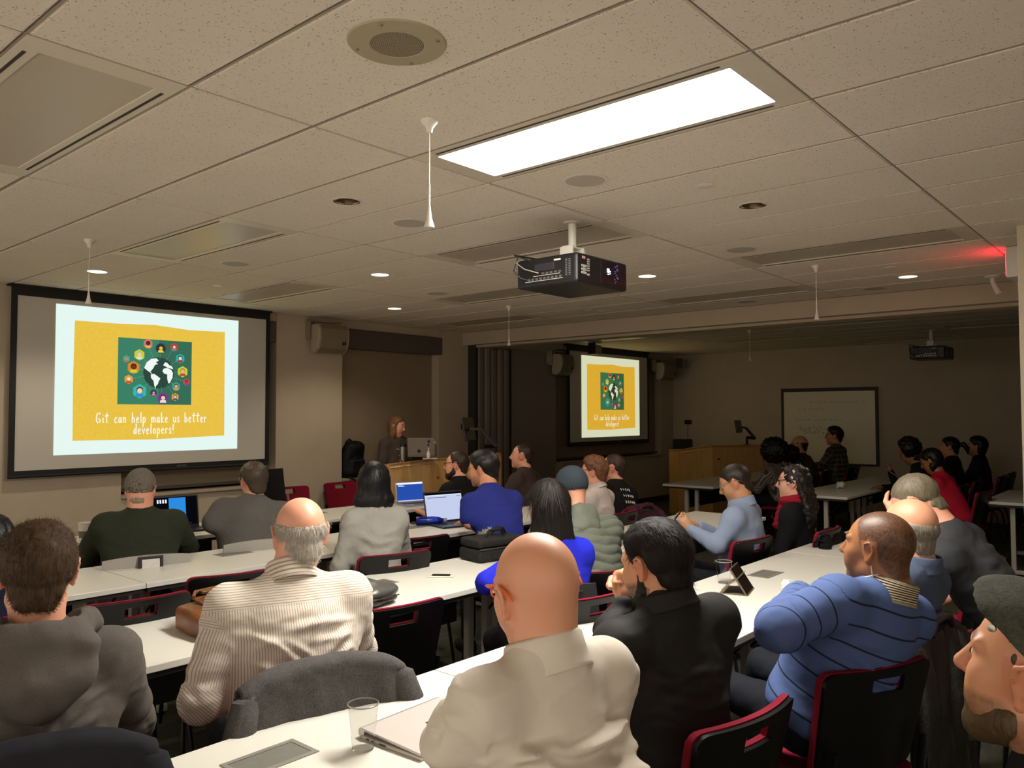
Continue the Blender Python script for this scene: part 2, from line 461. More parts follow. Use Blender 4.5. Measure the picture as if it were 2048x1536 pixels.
LINES = {   # lower limit of the hair, z as a function of y (front +)
    'short': [(-.12, -.088), (-.075, -.088), (-.048, -.062), (-.030, -.036), (-.022, .020), (.004, .030), (.012, -.006), (.030, .0), (.046, .030), (.062, .050), (.085, .074), (.2, .09)],
    'low':   [(-.12, -.100), (-.075, -.100), (-.050, -.075), (-.030, -.05), (-.022, .0), (.004, .026), (.012, -.03), (.028, -.02), (.042, .020), (.060, .040), (.085, .066), (.2, .08)],
    'receding': [(-.12, -.085), (-.075, -.085), (-.048, -.06), (-.030, -.036), (-.022, .020), (.004, .030), (.012, -.004), (.026, .002), (.036, .036), (.046, .060), (.055, .088), (.2, .105)],
}
def hair_field(style, H, M, hs, t, d, opt):
    """returns V,Q of a hair volume in world coordinates"""
    R = .145*hs + t + opt.get('extra', .09 if style == 'afro' else 0)
    lo = H-R; hi = H+R
    if style == 'long':
        lo = lo - np.array([.05, .05, opt.get('len', .25)+.04])
    F = Field(lo, hi, d)
    Minv = M.T
    def loc(X, Y, Z):
        a, b, c = X-H[0], Y-H[1], Z-H[2]
        return [(a*M[0, i]+b*M[1, i]+c*M[2, i])/hs for i in range(3)]
    def shell(q, t):
        def el(c, r):
            k0 = np.sqrt(sum(((q[i]-c[i])/r[i])**2 for i in range(3))); k1 = np.sqrt(sum(((q[i]-c[i])/(r[i]**2))**2 for i in range(3)))+1e-6
            return k0*(k0-1)/k1
        a = el((0, -.014, .030), (.077, .098, .088)); b = el((0, .022, -.006), (.066, .072, .090))
        neck = np.sqrt(q[0]**2+(q[1]+.034)**2)-.058
        neck = np.maximum(neck, np.maximum(q[2]+.04, -.115-q[2]))
        return np.minimum(np.minimum(a, b), neck)-t
    line = LINES[opt.get('line', 'short')]
    ly = np.array([a for a, _ in line]); lz = np.array([b for _, b in line])
    def fn(X, Y, Z):
        q = loc(X, Y, Z)
        th = t+opt.get('top', 0)*np.clip(q[2]*9, 0, 1)*np.clip(.6+q[1]*5, 0, 1)
        if style in ('short', 'fringe', 'long') and opt.get('taper', 1):
            f0 = np.interp(q[1], ly, lz); th = th*np.clip((q[2]-f0+.004)/opt.get('fade', .045), .18, 1)
        if style == 'fringe':
            th = th*np.clip((np.interp(q[1], [-.13, -.1, -.04, .02, .06], opt.get('crown', [.028, .034, .04, .045, .05]))-q[2]+.006)/.03, .2, 1)
        D = shell(q, th)
        if style in ('short', 'fringe', 'long'):
            f = np.interp(q[1], ly, lz)
            cut = (f-q[2])*.75
            D = np.maximum(D, cut)
        if style == 'fringe':
            hi_ = np.interp(q[1], [-.13, -.1, -.04, .02, .06], opt.get('crown', [.028, .034, .04, .045, .05]))
            D = np.maximum(D, (q[2]-hi_)*.7)
        if style == 'afro':
            c = opt.get('ac', (0, -.03, .05)); r = opt.get('ar', .15)
            k0 = np.sqrt(((q[0]-c[0])/1.08)**2+(q[1]-c[1])**2+((q[2]-c[2])/.98)**2)-r
            D = np.minimum(D, k0)
            D = np.maximum(D, np.minimum(np.minimum((q[1]-.045)*.8, .11-(-q[2])), 9))
            face = np.sqrt((q[0]/.062)**2+((q[1]-.10)/.07)**2+((q[2]+.02)/.085)**2)-1
            D = np.maximum(D, -face*.06)
        return D*hs
    F.func(lo, hi, fn)
    if style == 'long':
        W = lambda x, y, z: H+M @ (np.array([x, y, z])*hs)
        up = np.array([0, 0, 1.]); L = opt.get('len', .25); wd = opt.get('wide', .062)
        bk = M[:, 1].copy(); bk[2] = 0; bk = nrm(bk)
        side = np.cross(bk, up)
        for sx in np.linspace(-1, 1, 7):
            p0 = H+side*(sx*.060*hs)-bk*((.085-.045*abs(sx)**2)*hs)+up*.02
            p1 = H+side*(sx*wd*1.05)-bk*(opt.get('back', .10)-.040*abs(sx)**2)-up*(.02+L*.55)
            p2 = H+side*(sx*wd)-bk*(opt.get('back', .10)+opt.get('flare', 0)-.035*abs(sx)**2)-up*(.04+L)
            F.cap(p0, p1, .030, .026, .03); F.cap(p1, p2, .026, .016, .03)
        if opt.get('front'):
            for sx in (-1, 1):
                p0 = W(sx*.072, .015, .03); p1 = W(sx*.078, .03, -.08)-up*.0; p2 = p1-up*opt['front']
                F.cap(p0, p1, .017, .018, .02); F.cap(p1, p2, .018, .010, .02)
    return F.surf(1)

def person(name, label, head, haz, hp=0, hr=0, baz=None, lean=.05, side=0., neckup=.142, neckback=.032, hs=1.0, sw=.185, g=1.0, belly=1.0,
           skin='fair', facecol=None, hair=None, hat=None, top=None, pants='1c1c20', arms=('table', 'table'), hands=(0.5, 0.5), fine_hands=False,
           sitz=.50, stand=False, legyaw=None, glasses=None, collar=None, wr=1.0, hipoff=None, face=None, detail=1.0, tilt=0., shoes=True, hippos=None, neckpos=None, shr=.072):
    Hd = at(*head) if isinstance(head, tuple) else np.array(head, float)
    D = float((Hd-CAMP) @ _f)
    haz = math.radians(haz); baz = haz if baz is None else math.radians(baz)
    M = rotm(haz, math.radians(hp), math.radians(hr))
    fw = np.array([math.cos(baz), math.sin(baz), 0]); rt = np.array([math.sin(baz), -math.cos(baz), 0]); up = np.array([0, 0, 1.])
    Nk = Hd-up*neckup*hs-fw*neckback+ (0 if neckpos is None else np.array(neckpos))     # base of the neck
    if hippos is not None: Hp = np.array(hippos, float)
    else:
        Hp = Nk-fw*lean-rt*side; Hp[2] = sitz if not stand else Nk[2]-.53
        if hipoff is not None: Hp = Hp+rt*hipoff[0]+fw*hipoff[1]
    U = nrm(Nk-Hp); Lt = np.linalg.norm(Nk-Hp)
    R3 = nrm(rt-U*(rt @ U)); F3 = np.cross(U, R3)
    if tilt: R3 = nrm(R3+U*math.tan(math.radians(tilt))); F3 = np.cross(U, R3)
    B = np.stack([R3, F3, U], 1)
    root = thing(name, label, 'person', (Hp[0], Hp[1], 0))
    Lc = np.array([Hp[0], Hp[1], 0.])
    # shoulders and arms (world)
    shs, els, wrs = [], [], []
    PRE = {'table': ((.075, .13, -.235), (-.06, .36, -.215)), 'lap': ((.075, .04, -.27), (-.05, .26, -.36)), 'down': ((.06, -.02, -.29), (.05, .10, -.52)),
           'crossed': ((.07, .11, -.245), (-.22, .27, -.19)), 'lean': ((.10, .2, -.2), (-.1, .42, -.2)), 'back': ((.09, -.05, -.27), (.02, .16, -.34)),
           'chin': ((.0, .20, -.22), (-.12, .30, .0)), 'lectern': ((.06, .02, -.28), (.0, .25, -.25))}
    for s_, sx in ((0, -1), (1, 1)):
        S = Nk-U*shr+R3*sx*(sw-.014)+F3*.008
        a = arms[s_]
        if isinstance(a, str):
            e, w = PRE[a]
            E = S+rt*sx*e[0]+fw*e[1]+up*e[2]; Wt = S+rt*sx*w[0]+fw*w[1]+up*w[2]
        else:
            E, Wt = (np.array(x, float) for x in a[:2])
            if len(a) > 2 and a[2] is not None: S = np.array(a[2], float)
        shs.append(S); els.append(E); wrs.append(Wt)
    # hips / legs
    ly = baz if legyaw is None else math.radians(legyaw)
    lf = np.array([math.cos(ly), math.sin(ly), 0]); lr = np.array([math.sin(ly), -math.cos(ly), 0])
    hips = [Hp+lr*sx*.085*g for sx in (-1, 1)]
    if stand:
        knees = [h+np.array([0, 0, -h[2]+.50])+lf*.01+lr*sx*.01 for h, sx in zip(hips, (-1, 1))]
        ank = [np.array([k[0], k[1], .09])-lf*.02 for k in knees]
    else:
        knees = [h+lf*.41+lr*sx*.05+up*(.03) for h, sx in zip(hips, (-1, 1))]
        ank = [np.array([k[0], k[1], .09])+lf*(-.02 if sx < 0 else .04)+lr*sx*.01 for k, sx in zip(knees, (-1, 1))]
    hh = float(np.clip(.0020*D, .0034, .012))/detail
    # ---- body : one continuous surface
    pts = np.array([Hd+.16, Hd-.16, Hp+.2, Hp-.2]+shs+els+wrs+knees+ank)
    lo = pts.min(0)-.13; hi = pts.max(0)+.13; lo[2] = max(lo[2], .0)
    fine = [(Hd-.150*hs, Hd+.150*hs, hh)]
    if fine_hands:
        for Wt, fl in zip(wrs, fine_hands):
            if fl: fine.append((Wt-fl, Wt+fl, max(hh, .0042)))
    Fb = Field(lo, hi, .024, fine)
    head_prims(Fb, Hd, M, face or {}, hs)
    Wh = lambda x, y, z: Hd+M @ (np.array([x, y, z])*hs)
    nkr = (face or {}).get('neck', 1.0)
    Fb.cap(Wh(0, -.020, -.045), Nk+F3*.012+U*.01, .052*hs*nkr, .058*nkr, .03)
    Fb.cap(Wh(0, -.030, -.02), Nk-F3*.002, .048*hs*nkr, .056*nkr, .03)
    Fb.cap(Nk+U*.01, Nk-U*.12, .052, .07, .03)
    Fb.ell(Nk-U*.20, (.135*g, .085*g, .17), B, .06); Fb.ell(Hp+U*.12, (.125*g, .085*g, .16), B, .06); Fb.ell(Hp, (.13*g, .09, .09), B, .05)
    for s_, sx in ((0, -1), (1, 1)):
        Fb.cap(Nk-U*.06, shs[s_], .05, .046, .04); Fb.cap(shs[s_], els[s_], .046, .040, .03); Fb.cap(els[s_], wrs[s_], .039, .026, .02)
        Fb.cap(hips[s_], knees[s_], .068, .052, .04); Fb.cap(knees[s_], ank[s_], .05, .034, .03)
        # hand
        hdn = hands[s_]
        dirn = nrm(wrs[s_]-els[s_]); nrmv = None; curl = .5; spread = 1.; thumb = 1.
        if isinstance(hdn, dict):
            dirn = nrm(hdn.get('dir', dirn)); nrmv = hdn.get('n'); curl = hdn.get('curl', .5); thumb = hdn.get('thumb', 1.)
        else: curl = hdn
        if nrmv is None: nrmv = up if abs(dirn[2]) < .8 else -fw
        pn = nrm(np.array(nrmv)-dirn*(dirn @ np.array(nrmv)))         # back-of-hand normal
        wv = np.cross(dirn, pn)*sx                                     # towards the thumb (inner side)
        wv = -wv if (isinstance(hdn, dict) and hdn.get('flip')) else wv
        W0 = wrs[s_]
        HM = np.stack([wv, dirn, pn], 1)
        Fb.box(W0+dirn*.052, np.array([.039, .046, .014]), HM, .013, .012)
        Fb.cap(W0-dirn*.01, W0+dirn*.03, .026, .028, .015)
        if fine_hands and fine_hands[s_]:
            for fi, (off, ln, r0) in enumerate(((.031, .074, .0088), (.0105, .082, .0092), (-.0105, .077, .0088), (-.031, .060, .0078))):
                p = W0+dirn*.088+wv*off; a = 0.0; q = p
                for sg, fr in ((0, .45), (1, .32), (2, .26)):
                    a += curl*(1.0 if sg < 2 else .7)
                    dd = dirn*math.cos(a)-pn*math.sin(a)
                    q2 = q+dd*ln*fr; Fb.cap(q, q2, r0*(1-.08*sg), r0*(1-.08*(sg+1)), .003); q = q2
            t0 = W0+dirn*.022+wv*.030; t1 = t0+(wv*.75+dirn*.6-pn*.25)*.034; t2 = t1+(dirn*.95+wv*.05*thumb-pn*.35*(1+curl))*.032; t3 = t2+(dirn*.8-wv*.35*curl-pn*.4)*.024
            Fb.cap(t0, t1, .014, .0115, .010); Fb.cap(t1, t2, .0112, .0100, .004); Fb.cap(t2, t3, .0098, .0080, .004)
        else:
            for off in (.030, .010, -.010, -.030):
                Fb.cap(W0+dirn*.085+wv*off, W0+dirn*.13+wv*off-pn*.02, .009, .009, .004)
    V, Q = Fb.surf(1)
    q = (V-Hd) @ M/hs
    c0 = np.array(srgb(SKINS[skin])); Cc = np.tile(c0, (len(V), 1)).astype(np.float32)
    inhead = np.linalg.norm(q, axis=1) < .17
    ax = np.abs(q[:, 0])
    def blend(msk, col, w): Cc[:] = Cc*(1-(msk*w)[:, None])+np.array(srgb(col))*(msk*w)[:, None]
    lips = inhead*np.exp(-((q[:, 2]+.066)/.010)**2-(ax/.022)**2)*(q[:, 1] > .082); blend(lips, '9c4a40' if skin not in ('dark', 'brown') else '5a2f28', .65)
    red = inhead*(np.exp(-((ax-.080)/.012)**2)*(np.abs(q[:, 1]) < .03)*(q[:, 2] < .03)*(q[:, 2] > -.045)); blend(red, 'b5553c', .35 if skin not in ('dark', 'brown') else .1)
    nosem = inhead*np.exp(-((q[:, 1]-.112)/.016)**2-(q[:, 0]/.02)**2-((q[:, 2]+.026)/.018)**2); blend(nosem, 'b8604a', .3 if skin not in ('dark', 'brown') else .0)
    brow = inhead*(np.exp(-((q[:, 2]-.0325-.004*np.sin(ax*60))/.0042)**2)*(ax > .012)*(ax < .052)*(q[:, 1] > .06))
    fo = facecol or {}
    blend(np.clip(brow*1.4, 0, 1), fo.get('brow', '2c1d14'), .85)
    if fo.get('stubble'):
        jawm = inhead*np.clip(np.maximum((-.036-q[:, 2]-.35*np.maximum(.03-q[:, 1], 0)*1.2)/.012, 0), 0, 1)*(q[:, 1] > -.012)*(ax < .075)
        mst = inhead*np.exp(-((q[:, 2]+.047)/.008)**2)*(ax < .028)*(q[:, 1] > .07)
        blend(np.clip(np.maximum(jawm, mst)*(1-lips*.9), 0, 1)*(.75+.25*vnoise(V*260)), fo['stubble'][0], fo['stubble'][1])
    if fo.get('scalp'):
        lz = np.interp(q[:, 1], *zip(*LINES[fo.get('line', 'short')]))
        sc_ = inhead*np.clip((q[:, 2]-lz)/.012, 0, 1)*(np.abs(ax) < .09); sc_ *= ~((ax > .072) & (q[:, 2] < .03) & (np.abs(q[:, 1]) < .024))
        blend(np.clip(sc_, 0, 1)*np.clip(.8+.35*vnoise(V*300), 0, 1), fo['scalp'][0], fo['scalp'][1])
    mesh_np('body', V-Lc, Q, skin_mat('skin', 'fair', .48), root, attrs={'Col': Cc})
    # ---- eyes where the face shows
    if face and face.get('eyes'):
        for sx in (-1, 1):
            mb = MB(); mb.lathe([(0.0005, -.0120), (.006, -.0104), (.0104, -.006), (.012, 0), (.0104, .006), (.006, .0104), (.0005, .012)], n=14)
            e = mb.build('eye', plain('eye white', 'd8d2c8', .15, noise=0), root, True)
            e.matrix_local = Matrix.Translation(Vector(Wh(sx*.032, .0785, .008)-Lc)) @ Matrix(M.tolist()).to_4x4()
            mi = MB(); mi.lathe([(.0058, .0), (.0046, .0016), (.0005, .0022)], n=14, M=Matrix.Translation((0, .0112, 0)) @ Matrix.Rotation(-math.pi/2, 4, 'X'))
            ir = mi.build('iris', plain('iris', '2a1a10', .1, noise=0), e, True)
    # ---- beard / moustache volume
    if fo.get('beard'):
        bc, bt = fo['beard'][:2]
        Fz = Field(Hd-.15*hs, Hd+.15*hs, max(hh, .005))
        jw = (face or {}).get('jaw', 1.0)
        Fz.ell(Wh(0, .030, -.068), np.array([.053*jw+bt, .058+bt, .052+bt])*hs, M, .02); Fz.ell(Wh(0, .074, -.104), np.array([.026+bt, .022+bt, .022+bt*1.6])*hs, M, .02)
        for sx in (-1, 1):
            Fz.cap(Wh(sx*.052*jw, .012, -.068), Wh(sx*.020, .068, -.10), (.019+bt)*hs, (.017+bt)*hs, .02)
            if len(fo['beard']) < 3: Fz.cap(Wh(sx*.066, .016, -.020), Wh(sx*.056*jw, .014, -.062), (.004+bt)*hs, (.014+bt)*hs, .015)
            Fz.cap(Wh(0, .097, -.049), Wh(sx*.026, .086, -.060), (.005+bt*.7)*hs, (.005+bt*.7)*hs, .01)
            Fz.cap(Wh(sx*.026, .086, -.060), Wh(sx*.026, .080, -.08), (.005+bt*.7)*hs, (.006+bt*.7)*hs, .01)
        # keep off mouth, cheeks and neck
        Fz.ell(Wh(0, .108, -.066), np.array([.021, .03, .0095])*hs, M, .004, 'sub')
        for sx in (-1, 1): Fz.ell(Wh(sx*.050, .080, -.022), np.array([.042, .050, .038])*hs, M, .01, 'sub')
        if len(fo['beard']) > 2: Fz.box(Wh(0, -.083, -.08), np.array([.2, .085, .2])*hs, M, .004, .012, 'sub')
        Fz.ell(Wh(0, -.035, -.12), np.array([.10, .060, .07])*hs, M, .01, 'sub')
        Vb, Qb = Fz.surf(1)
        if len(Vb):
            Nb = vnormals(Vb, Qb); Vb = Vb+Nb*(vnoise(Vb*190, 5)*.0012)[:, None]
            mesh_np('beard', Vb-Lc, Qb, hair_mat('beard '+bc, bc), root)
    # ---- hair
    if hair:
        st = hair['style']; hm = hair_mat('hair '+hair['col'], hair['col'], hair.get('rough', .42), hair.get('streak', .35), hair.get('spec', .35))
        hd = max(hh*1.15, .005) if st != 'afro' else max(.010, hh)
        Vh, Qh = hair_field(st, Hd, M, hs, hair.get('t', .010), hd, hair)
        if len(Vh):
            Nh = vnormals(Vh, Qh); qh = (Vh-Hd) @ M
            if st == 'afro' or hair.get('curly'):
                a = hair.get('curly', .012)
                Vh = Vh+Nh*((vnoise(Vh*65, 2)*.6+vnoise(Vh*140, 3)*.5)*a)[:, None]
            elif st == 'long':
                ang = np.arctan2(qh[:, 0], -qh[:, 1])
                st_ = np.stack([ang*16, Vh[:, 2]*6, qh[:, 0]*20], 1)
                Vh = Vh+Nh*((vnoise(st_, 4)*.6+vnoise(st_*2.3, 6)*.4)*.006)[:, None]
            else:
                sc_ = np.stack([qh[:, 0]*90, qh[:, 1]*60, qh[:, 2]*40], 1)
                Vh = Vh+Nh*(vnoise(sc_, 4)*hair.get('rgh', .0025))[:, None]
            ns = hair.get('strands', 0)
            if ns:
                rg = np.random.default_rng(11); fc = rg.integers(0, len(Qh), ns); w4 = rg.dirichlet(np.ones(4), ns)
                P0 = np.einsum('nk,nkc->nc', w4, Vh[Qh[fc]]); N0 = nrm_rows(np.einsum('nk,nkc->nc', w4, Nh[Qh[fc]]))
                q0 = (P0-Hd) @ M
                flow = hair.get('flow', 'down')
                if flow == 'down': T0 = np.tile(-up, (ns, 1))+np.stack([0*q0[:, 0]]*3, 1)
                elif flow == 'back': T0 = np.tile(-M[:, 1], (ns, 1))-np.outer(np.clip(-q0[:, 1]*14+.3, 0, 2), up)
                elif flow == 'crown':                                   # radiates from the crown
                    cr = np.array([.0, -.06, .11]); dl = q0-cr; T0 = (dl @ M.T)
                    T0 = T0/np.linalg.norm(T0, axis=1)[:, None]+.4*np.tile(M[:, 0], (ns, 1))*np.sin(q0[:, 1:2]*50)
                Ln = hair.get('sl', .03)*rg.uniform(.5, 1.2, ns)
                Vr, Qr = ribbons(P0-N0*.002, N0, T0, Ln, hair.get('sw', .0012)*max(1, D/2.4), 4, hair.get('lift', .18), hair.get('mess', .22))
                Qh = np.concatenate([Qh, Qr+len(Vh)]); Vh = np.concatenate([Vh, Vr])
            mesh_np('hair', Vh-Lc, Qh, hm, root)
    # ---- clothes
    if top:
        tb = top; h = float(np.clip(.0034*D, .0062, .018))/detail; e = tb.get('ease', .012)
        lo = np.array([Hp-.27, Nk-.27]+[x-.12 for x in shs+els+wrs]).min(0); hi = np.array([Hp+.27, Nk+.2]+[x+.12 for x in shs+els+wrs]).max(0)
        Ft = Field(lo, hi, h)
        bl = belly
        Ft.ell(Nk-U*.185+F3*.008, (.152*g+e+(sw-.185)*.5, .104*g+e, .185), B, .05)
        Ft.ell(Nk-U*.30+F3*.01, (.152*g+e, .104*g+e, .16), B, .06)
        Ft.ell(Hp+U*.15+F3*.03*(bl-1+.3), (.142*g*bl+e, .108*g*bl+e, .17), B, .06)
        Ft.ell(Hp+U*.03, (.155*g*bl+e, .118*g*bl+e, .12), B, .05)
        Ft.ell(Nk-U*.050+F3*.004, (.088, .060+e*.5, .062), B, .06); Ft.cap(Nk-U*.03+F3*.004, Nk+U*tb.get('rise', .012)+F3*.006, .066, .060, .03)
        arml = []
        for s_ in (0, 1):
            S, E, Wt = shs[s_], els[s_], wrs[s_]
            Ft.cap(Nk-U*.018, S, .046+e*.5, .050*min(g, 1.1)+e*.5, .06)
            Ft.cap(S-U*.03, S-U*.12-R3*(.03 if s_ else -.03), .06, .06, .05)
            sl = tb.get('sleeve', 'long'); rr = tb.get('arm', 1.0)*min(1.12, .5+.5*g)
            if sl == 'long':
                Ft.cap(S, E, .055*rr+e*.6, .049*rr+e*.5, .045); We = Wt-nrm(Wt-E)*.012
                Ft.cap(E, We, .049*rr+e*.5, .034*rr+e*.35, .02)
                if tb.get('cuff'): Ft.cap(We-nrm(Wt-E)*.045, We, .036+e*.3, .038+e*.3, .004)
            elif sl == 'short':
                M2 = S+(E-S)*.72; Ft.cap(S, M2, .055*rr+e*.6, .054*rr+e*.9, .04)
        # flat hem / cut below
        if tb.get('hem') is not None:
            Ft.box(Hp+U*(tb['hem']-.25), (.5, .5, .25), B, .004, .006, 'sub')
        # neck opening
        Vt, Qt = Ft.surf(1)
        Nt = vnormals(Vt, Qt)
        # cloth coordinates: across / along, separately for torso and sleeves
        loc = (Vt-Hp) @ B
        tc = np.stack([loc[:, 0], loc[:, 1], loc[:, 2]-Lt], 1); part = np.zeros(len(Vt), np.int32)
        dT = np.sqrt((loc[:, 0]/(.155*g))**2+(loc[:, 1]/(.11*g))**2)
        best = np.where(dT < 1.18, 0.0, .05).astype(np.float32)
        for s_ in (0, 1):
            S, E, Wt = shs[s_], els[s_], wrs[s_]
            o = 0.
            for a, b in ((S, E), (E, Wt)):
                d = b-a; L = np.linalg.norm(d); d = d/L
                t = (Vt-a) @ d; tcl = np.clip(t, 0, L); dist = np.linalg.norm(Vt-a-np.outer(tcl, d), axis=1)
                tors = np.maximum(np.abs(loc[:, 0])-(.150*g), 0)
                ok = (dist < .082) & (dist < best+.04+0*tors) & ((np.abs(loc[:, 0]) > (sw-.045)) | (dT > 1.22) | (o > 0))
                if o == 0: ok &= t > -.01
                w = np.cross(d, fw); w = nrm(w) if np.linalg.norm(w) > .1 else rt
                tc[ok] = np.stack([(Vt-a) @ w, (Vt-a) @ np.cross(d, w), -(o+t)], 1)[ok]; part[ok] = s_+1
                o += L
        # wrinkles: real displacement
        amp = .0045*wr*(tb.get('wr', 1.0))
        st = np.stack([(Vt @ R3)*7+(Vt @ U)*4, (Vt @ F3)*7, (Vt @ U)*16-(Vt @ R3)*5], 1)
        disp = vnoise(st, 9)*.6+(1-np.abs(vnoise(st*1.2+3.1, 12)))**3*.8-.4
        for s_ in (0, 1):                                    # elbow creases
            dE = np.linalg.norm(Vt-els[s_], axis=1); ax_ = (Vt-els[s_]) @ nrm(wrs[s_]-shs[s_])
            disp += np.exp(-(dE/.08)**2)*np.sin(ax_*120+vnoise(Vt*22, 3)*2.)*.7
        if tb.get('folds'):                                  # diagonal pulls from armpits and waist
            rg = np.random.default_rng(int(abs(Hd[0]*1000)) % 9973); ncr = tb.get('ncr', 26); tor = (part == 0)
            x_, z_ = loc[:, 0]+vnoise(Vt*7, 31)*.018, loc[:, 2]+vnoise(Vt*7, 32)*.018
            for k in range(ncr):
                sx = 1 if rg.random() < .5 else -1
                if k < ncr*.45:   # pulls that leave the armpit
                    x0, z0 = sx*(.150*g+rg.uniform(-.03, .01)), Lt-.19+rg.uniform(-.07, .07); an = rg.uniform(-.75, .25); ln = rg.uniform(.07, .20); x1, z1 = x0-sx*math.cos(an)*ln, z0+math.sin(an)*ln
                elif k < ncr*.85: # slack above the waist
                    x0, z0 = rg.uniform(-.14, .14)*g, rg.uniform(.04, .24); an = rg.normal(0, .35); ln = rg.uniform(.08, .22); x1, z1 = x0+math.cos(an)*ln, z0+math.sin(an)*ln
                else:             # across the shoulder blades
                    x0, z0 = rg.uniform(-.10, .10), Lt-rg.uniform(.12, .26); an = rg.normal(-.3*sx, .5); ln = rg.uniform(.08, .16); x1, z1 = x0+math.cos(an)*ln, z0+math.sin(an)*ln
                dx, dz = x1-x0, z1-z0; L2 = dx*dx+dz*dz; t = np.clip(((x_-x0)*dx+(z_-z0)*dz)/L2, 0, 1)
                dd = np.sqrt((x_-x0-t*dx)**2+(z_-z0-t*dz)**2); wd = rg.uniform(.007, .013)+h*.35
                disp += tor*np.exp(-(dd/wd)**2)*np.sin(np.pi*np.clip(t*.85+.1, 0, 1))*rg.uniform(.9, 2.0)*tb['folds']-tor*np.exp(-((dd-wd*1.7)/wd)**2)*.5*tb['folds']*np.sin(np.pi*np.clip(t, 0, 1))
            for s_ in (0, 1):
                arm_ = part == s_+1; v = -tc[:, 2]; a2 = np.arctan2(tc[:, 0], tc[:, 1])
                disp += arm_*np.sin(v*85+a2*1.7+vnoise(Vt*10, 13)*2.4)*(.35+.5*np.exp(-((v-.27)/.07)**2))*tb['folds']
        if tb.get('puff'):
            v = tc[:, 2]+.012*np.sin(tc[:, 0]*22)+.010*vnoise(Vt*9, 1); pz = tb['puff']
            amp_ = np.abs(np.sin(v*math.pi/pz))**.55
            Vt = Vt+Nt*(amp_*.013-.004+vnoise(Vt*38, 6)*.0022)[:, None]
        Vt = Vt+Nt*(disp*amp)[:, None]
        if tb.get('yoke'):                                   # stitched seam across the shoulders
            yk = np.exp(-((tc[:, 2]+tb['yoke'])/.0045)**2)*(part == 0)*(loc[:, 1] < .02); Vt = Vt-Nt*(yk*.0022)[:, None]
            sh_ = np.zeros(len(Vt))
            for s_ in (0, 1):
                dd = -(tc[:, 2]); sh_ += np.exp(-((dd-.012)/.005)**2)*(part == s_+1)
            Vt = Vt-Nt*(sh_*.002)[:, None]
        mats = tb['mat'] if isinstance(tb['mat'], list) else [tb['mat']]
        fm = None
        if tb.get('panel'): 
            msk = tb['panel'](loc[Qt].mean(1), tc[Qt].mean(1), part[Qt[:, 0]]); fm = msk.astype(np.int32)
        nm = tb.get('name', 'shirt')
        mesh_np(nm, Vt-Lc, Qt, mats=mats, parent=root, attrs={'tc': tc}, fmat=fm)
        if tb.get('hood'):
            Fh = Field(Nk-.32, Nk+.32, h)
            hm_ = tb['hood']; s1 = hm_.get('s', 1.0); rise = hm_.get('rise', 0.)
            ring = [(math.sin(t), math.cos(t)) for t in np.linspace(-2.3, 2.3, 11)]
            for (a, b), (c, d) in zip(ring[:-1], ring[1:]):
                p = lambda x, y: Nk+R3*x*.105*s1-F3*(y*.085*s1+.012)+U*(.030+rise+.012*y)
                Fh.cap(p(a, b), p(c, d), .030*s1, .030*s1, .02)
            Fh.ell(Nk-F3*.112*s1-U*(.045-rise), (.118*s1, .046*s1, .105*s1), B, .05)
            Fh.ell(Nk-F3*.105*s1-U*(.11-rise), (.08*s1, .05*s1, .07*s1), B, .04)
            Fh.cap(Nk+U*.01+F3*.02, Nk+U*.22+F3*.02, .066*s1, .095*s1, .02, 'sub')
            Fh.ell(Nk-F3*.085*s1+U*(.055+rise), (.075*s1, .05*s1, .05*s1), B, .02, 'sub')
            Vh, Qh = Fh.surf(2); Nh = vnormals(Vh, Qh)
            lh = (Vh-Nk) @ B
            Vh = Vh+Nh*((np.sin(lh[:, 2]*55+np.abs(lh[:, 0])*16+vnoise(Vh*12, 4)*1.6)*.5+vnoise(Vh*20, 7))*.0042*hm_.get('wr', 1))[:, None]
            mesh_np('hood', Vh-Lc, Qh, mats[0], root, attrs={'tc': lh})
    if collar:
        # stand-up collar with turned-down fall, open at the front
        cm = collar['mat']; r = collar.get('r', .066); hgt = collar.get('h', .036); fall = collar.get('fall', .05)
        prof = [(r-.003, -.012), (r-.001, hgt*.5), (r, hgt), (r+.004, hgt+.005), (r+.008, hgt), (r+.014, hgt-fall*.45), (r+.022, hgt-fall), (r+.026, hgt-fall*1.15)]
        nt = 44; Vc = []; 
        tilt_ = collar.get('tilt', .02)
        for i in range(nt+1):
            t = math.radians(-158+316*i/nt)
            for (rr, z) in prof:
                pt = 1+.0*abs(t)
                back = math.cos(t)
                Vc.append(Nk+R3*math.sin(t)*rr-F3*(math.cos(t)*rr*1.06)+F3*.010+U*(z+.004+tilt_*back+collar.get('up', 0)-(.014 if rr > r+.01 else 0)*(1-max(back, 0))))
        npf = len(prof); idx = np.arange((nt+1)*npf).reshape(nt+1, npf)
        Qc = np.stack([idx[:-1, :-1], idx[1:, :-1], idx[1:, 1:], idx[:-1, 1:]], -1).reshape(-1, 4)
        Vc = np.array(Vc); tcc = np.stack([np.repeat(np.linspace(-.25, .25, nt+1), npf), np.zeros(len(Vc)), np.tile(np.linspace(0, .11, npf), nt+1)], 1)
        co = mesh_np('collar', Vc-Lc, Qc, cm, root, attrs={'tc': tcc})
        sd = co.modifiers.new('s', 'SOLIDIFY'); sd.thickness = .0025
    # ---- trousers and shoes
    pm = fabric('trouser cloth '+pants, pants, .5, 500)
    Fp = Field(np.array([Hp-.28]+[k-.15 for k in knees+ank]).min(0), np.array([Hp+.28]+[k+.15 for k in knees+ank]).max(0), .022)
    Fp.ell(Hp-U*.0, (.148*g, .115*g, .11), B, .05); Fp.ell(Hp-up*.03, (.155*g, .13*g, .085), None, .05)
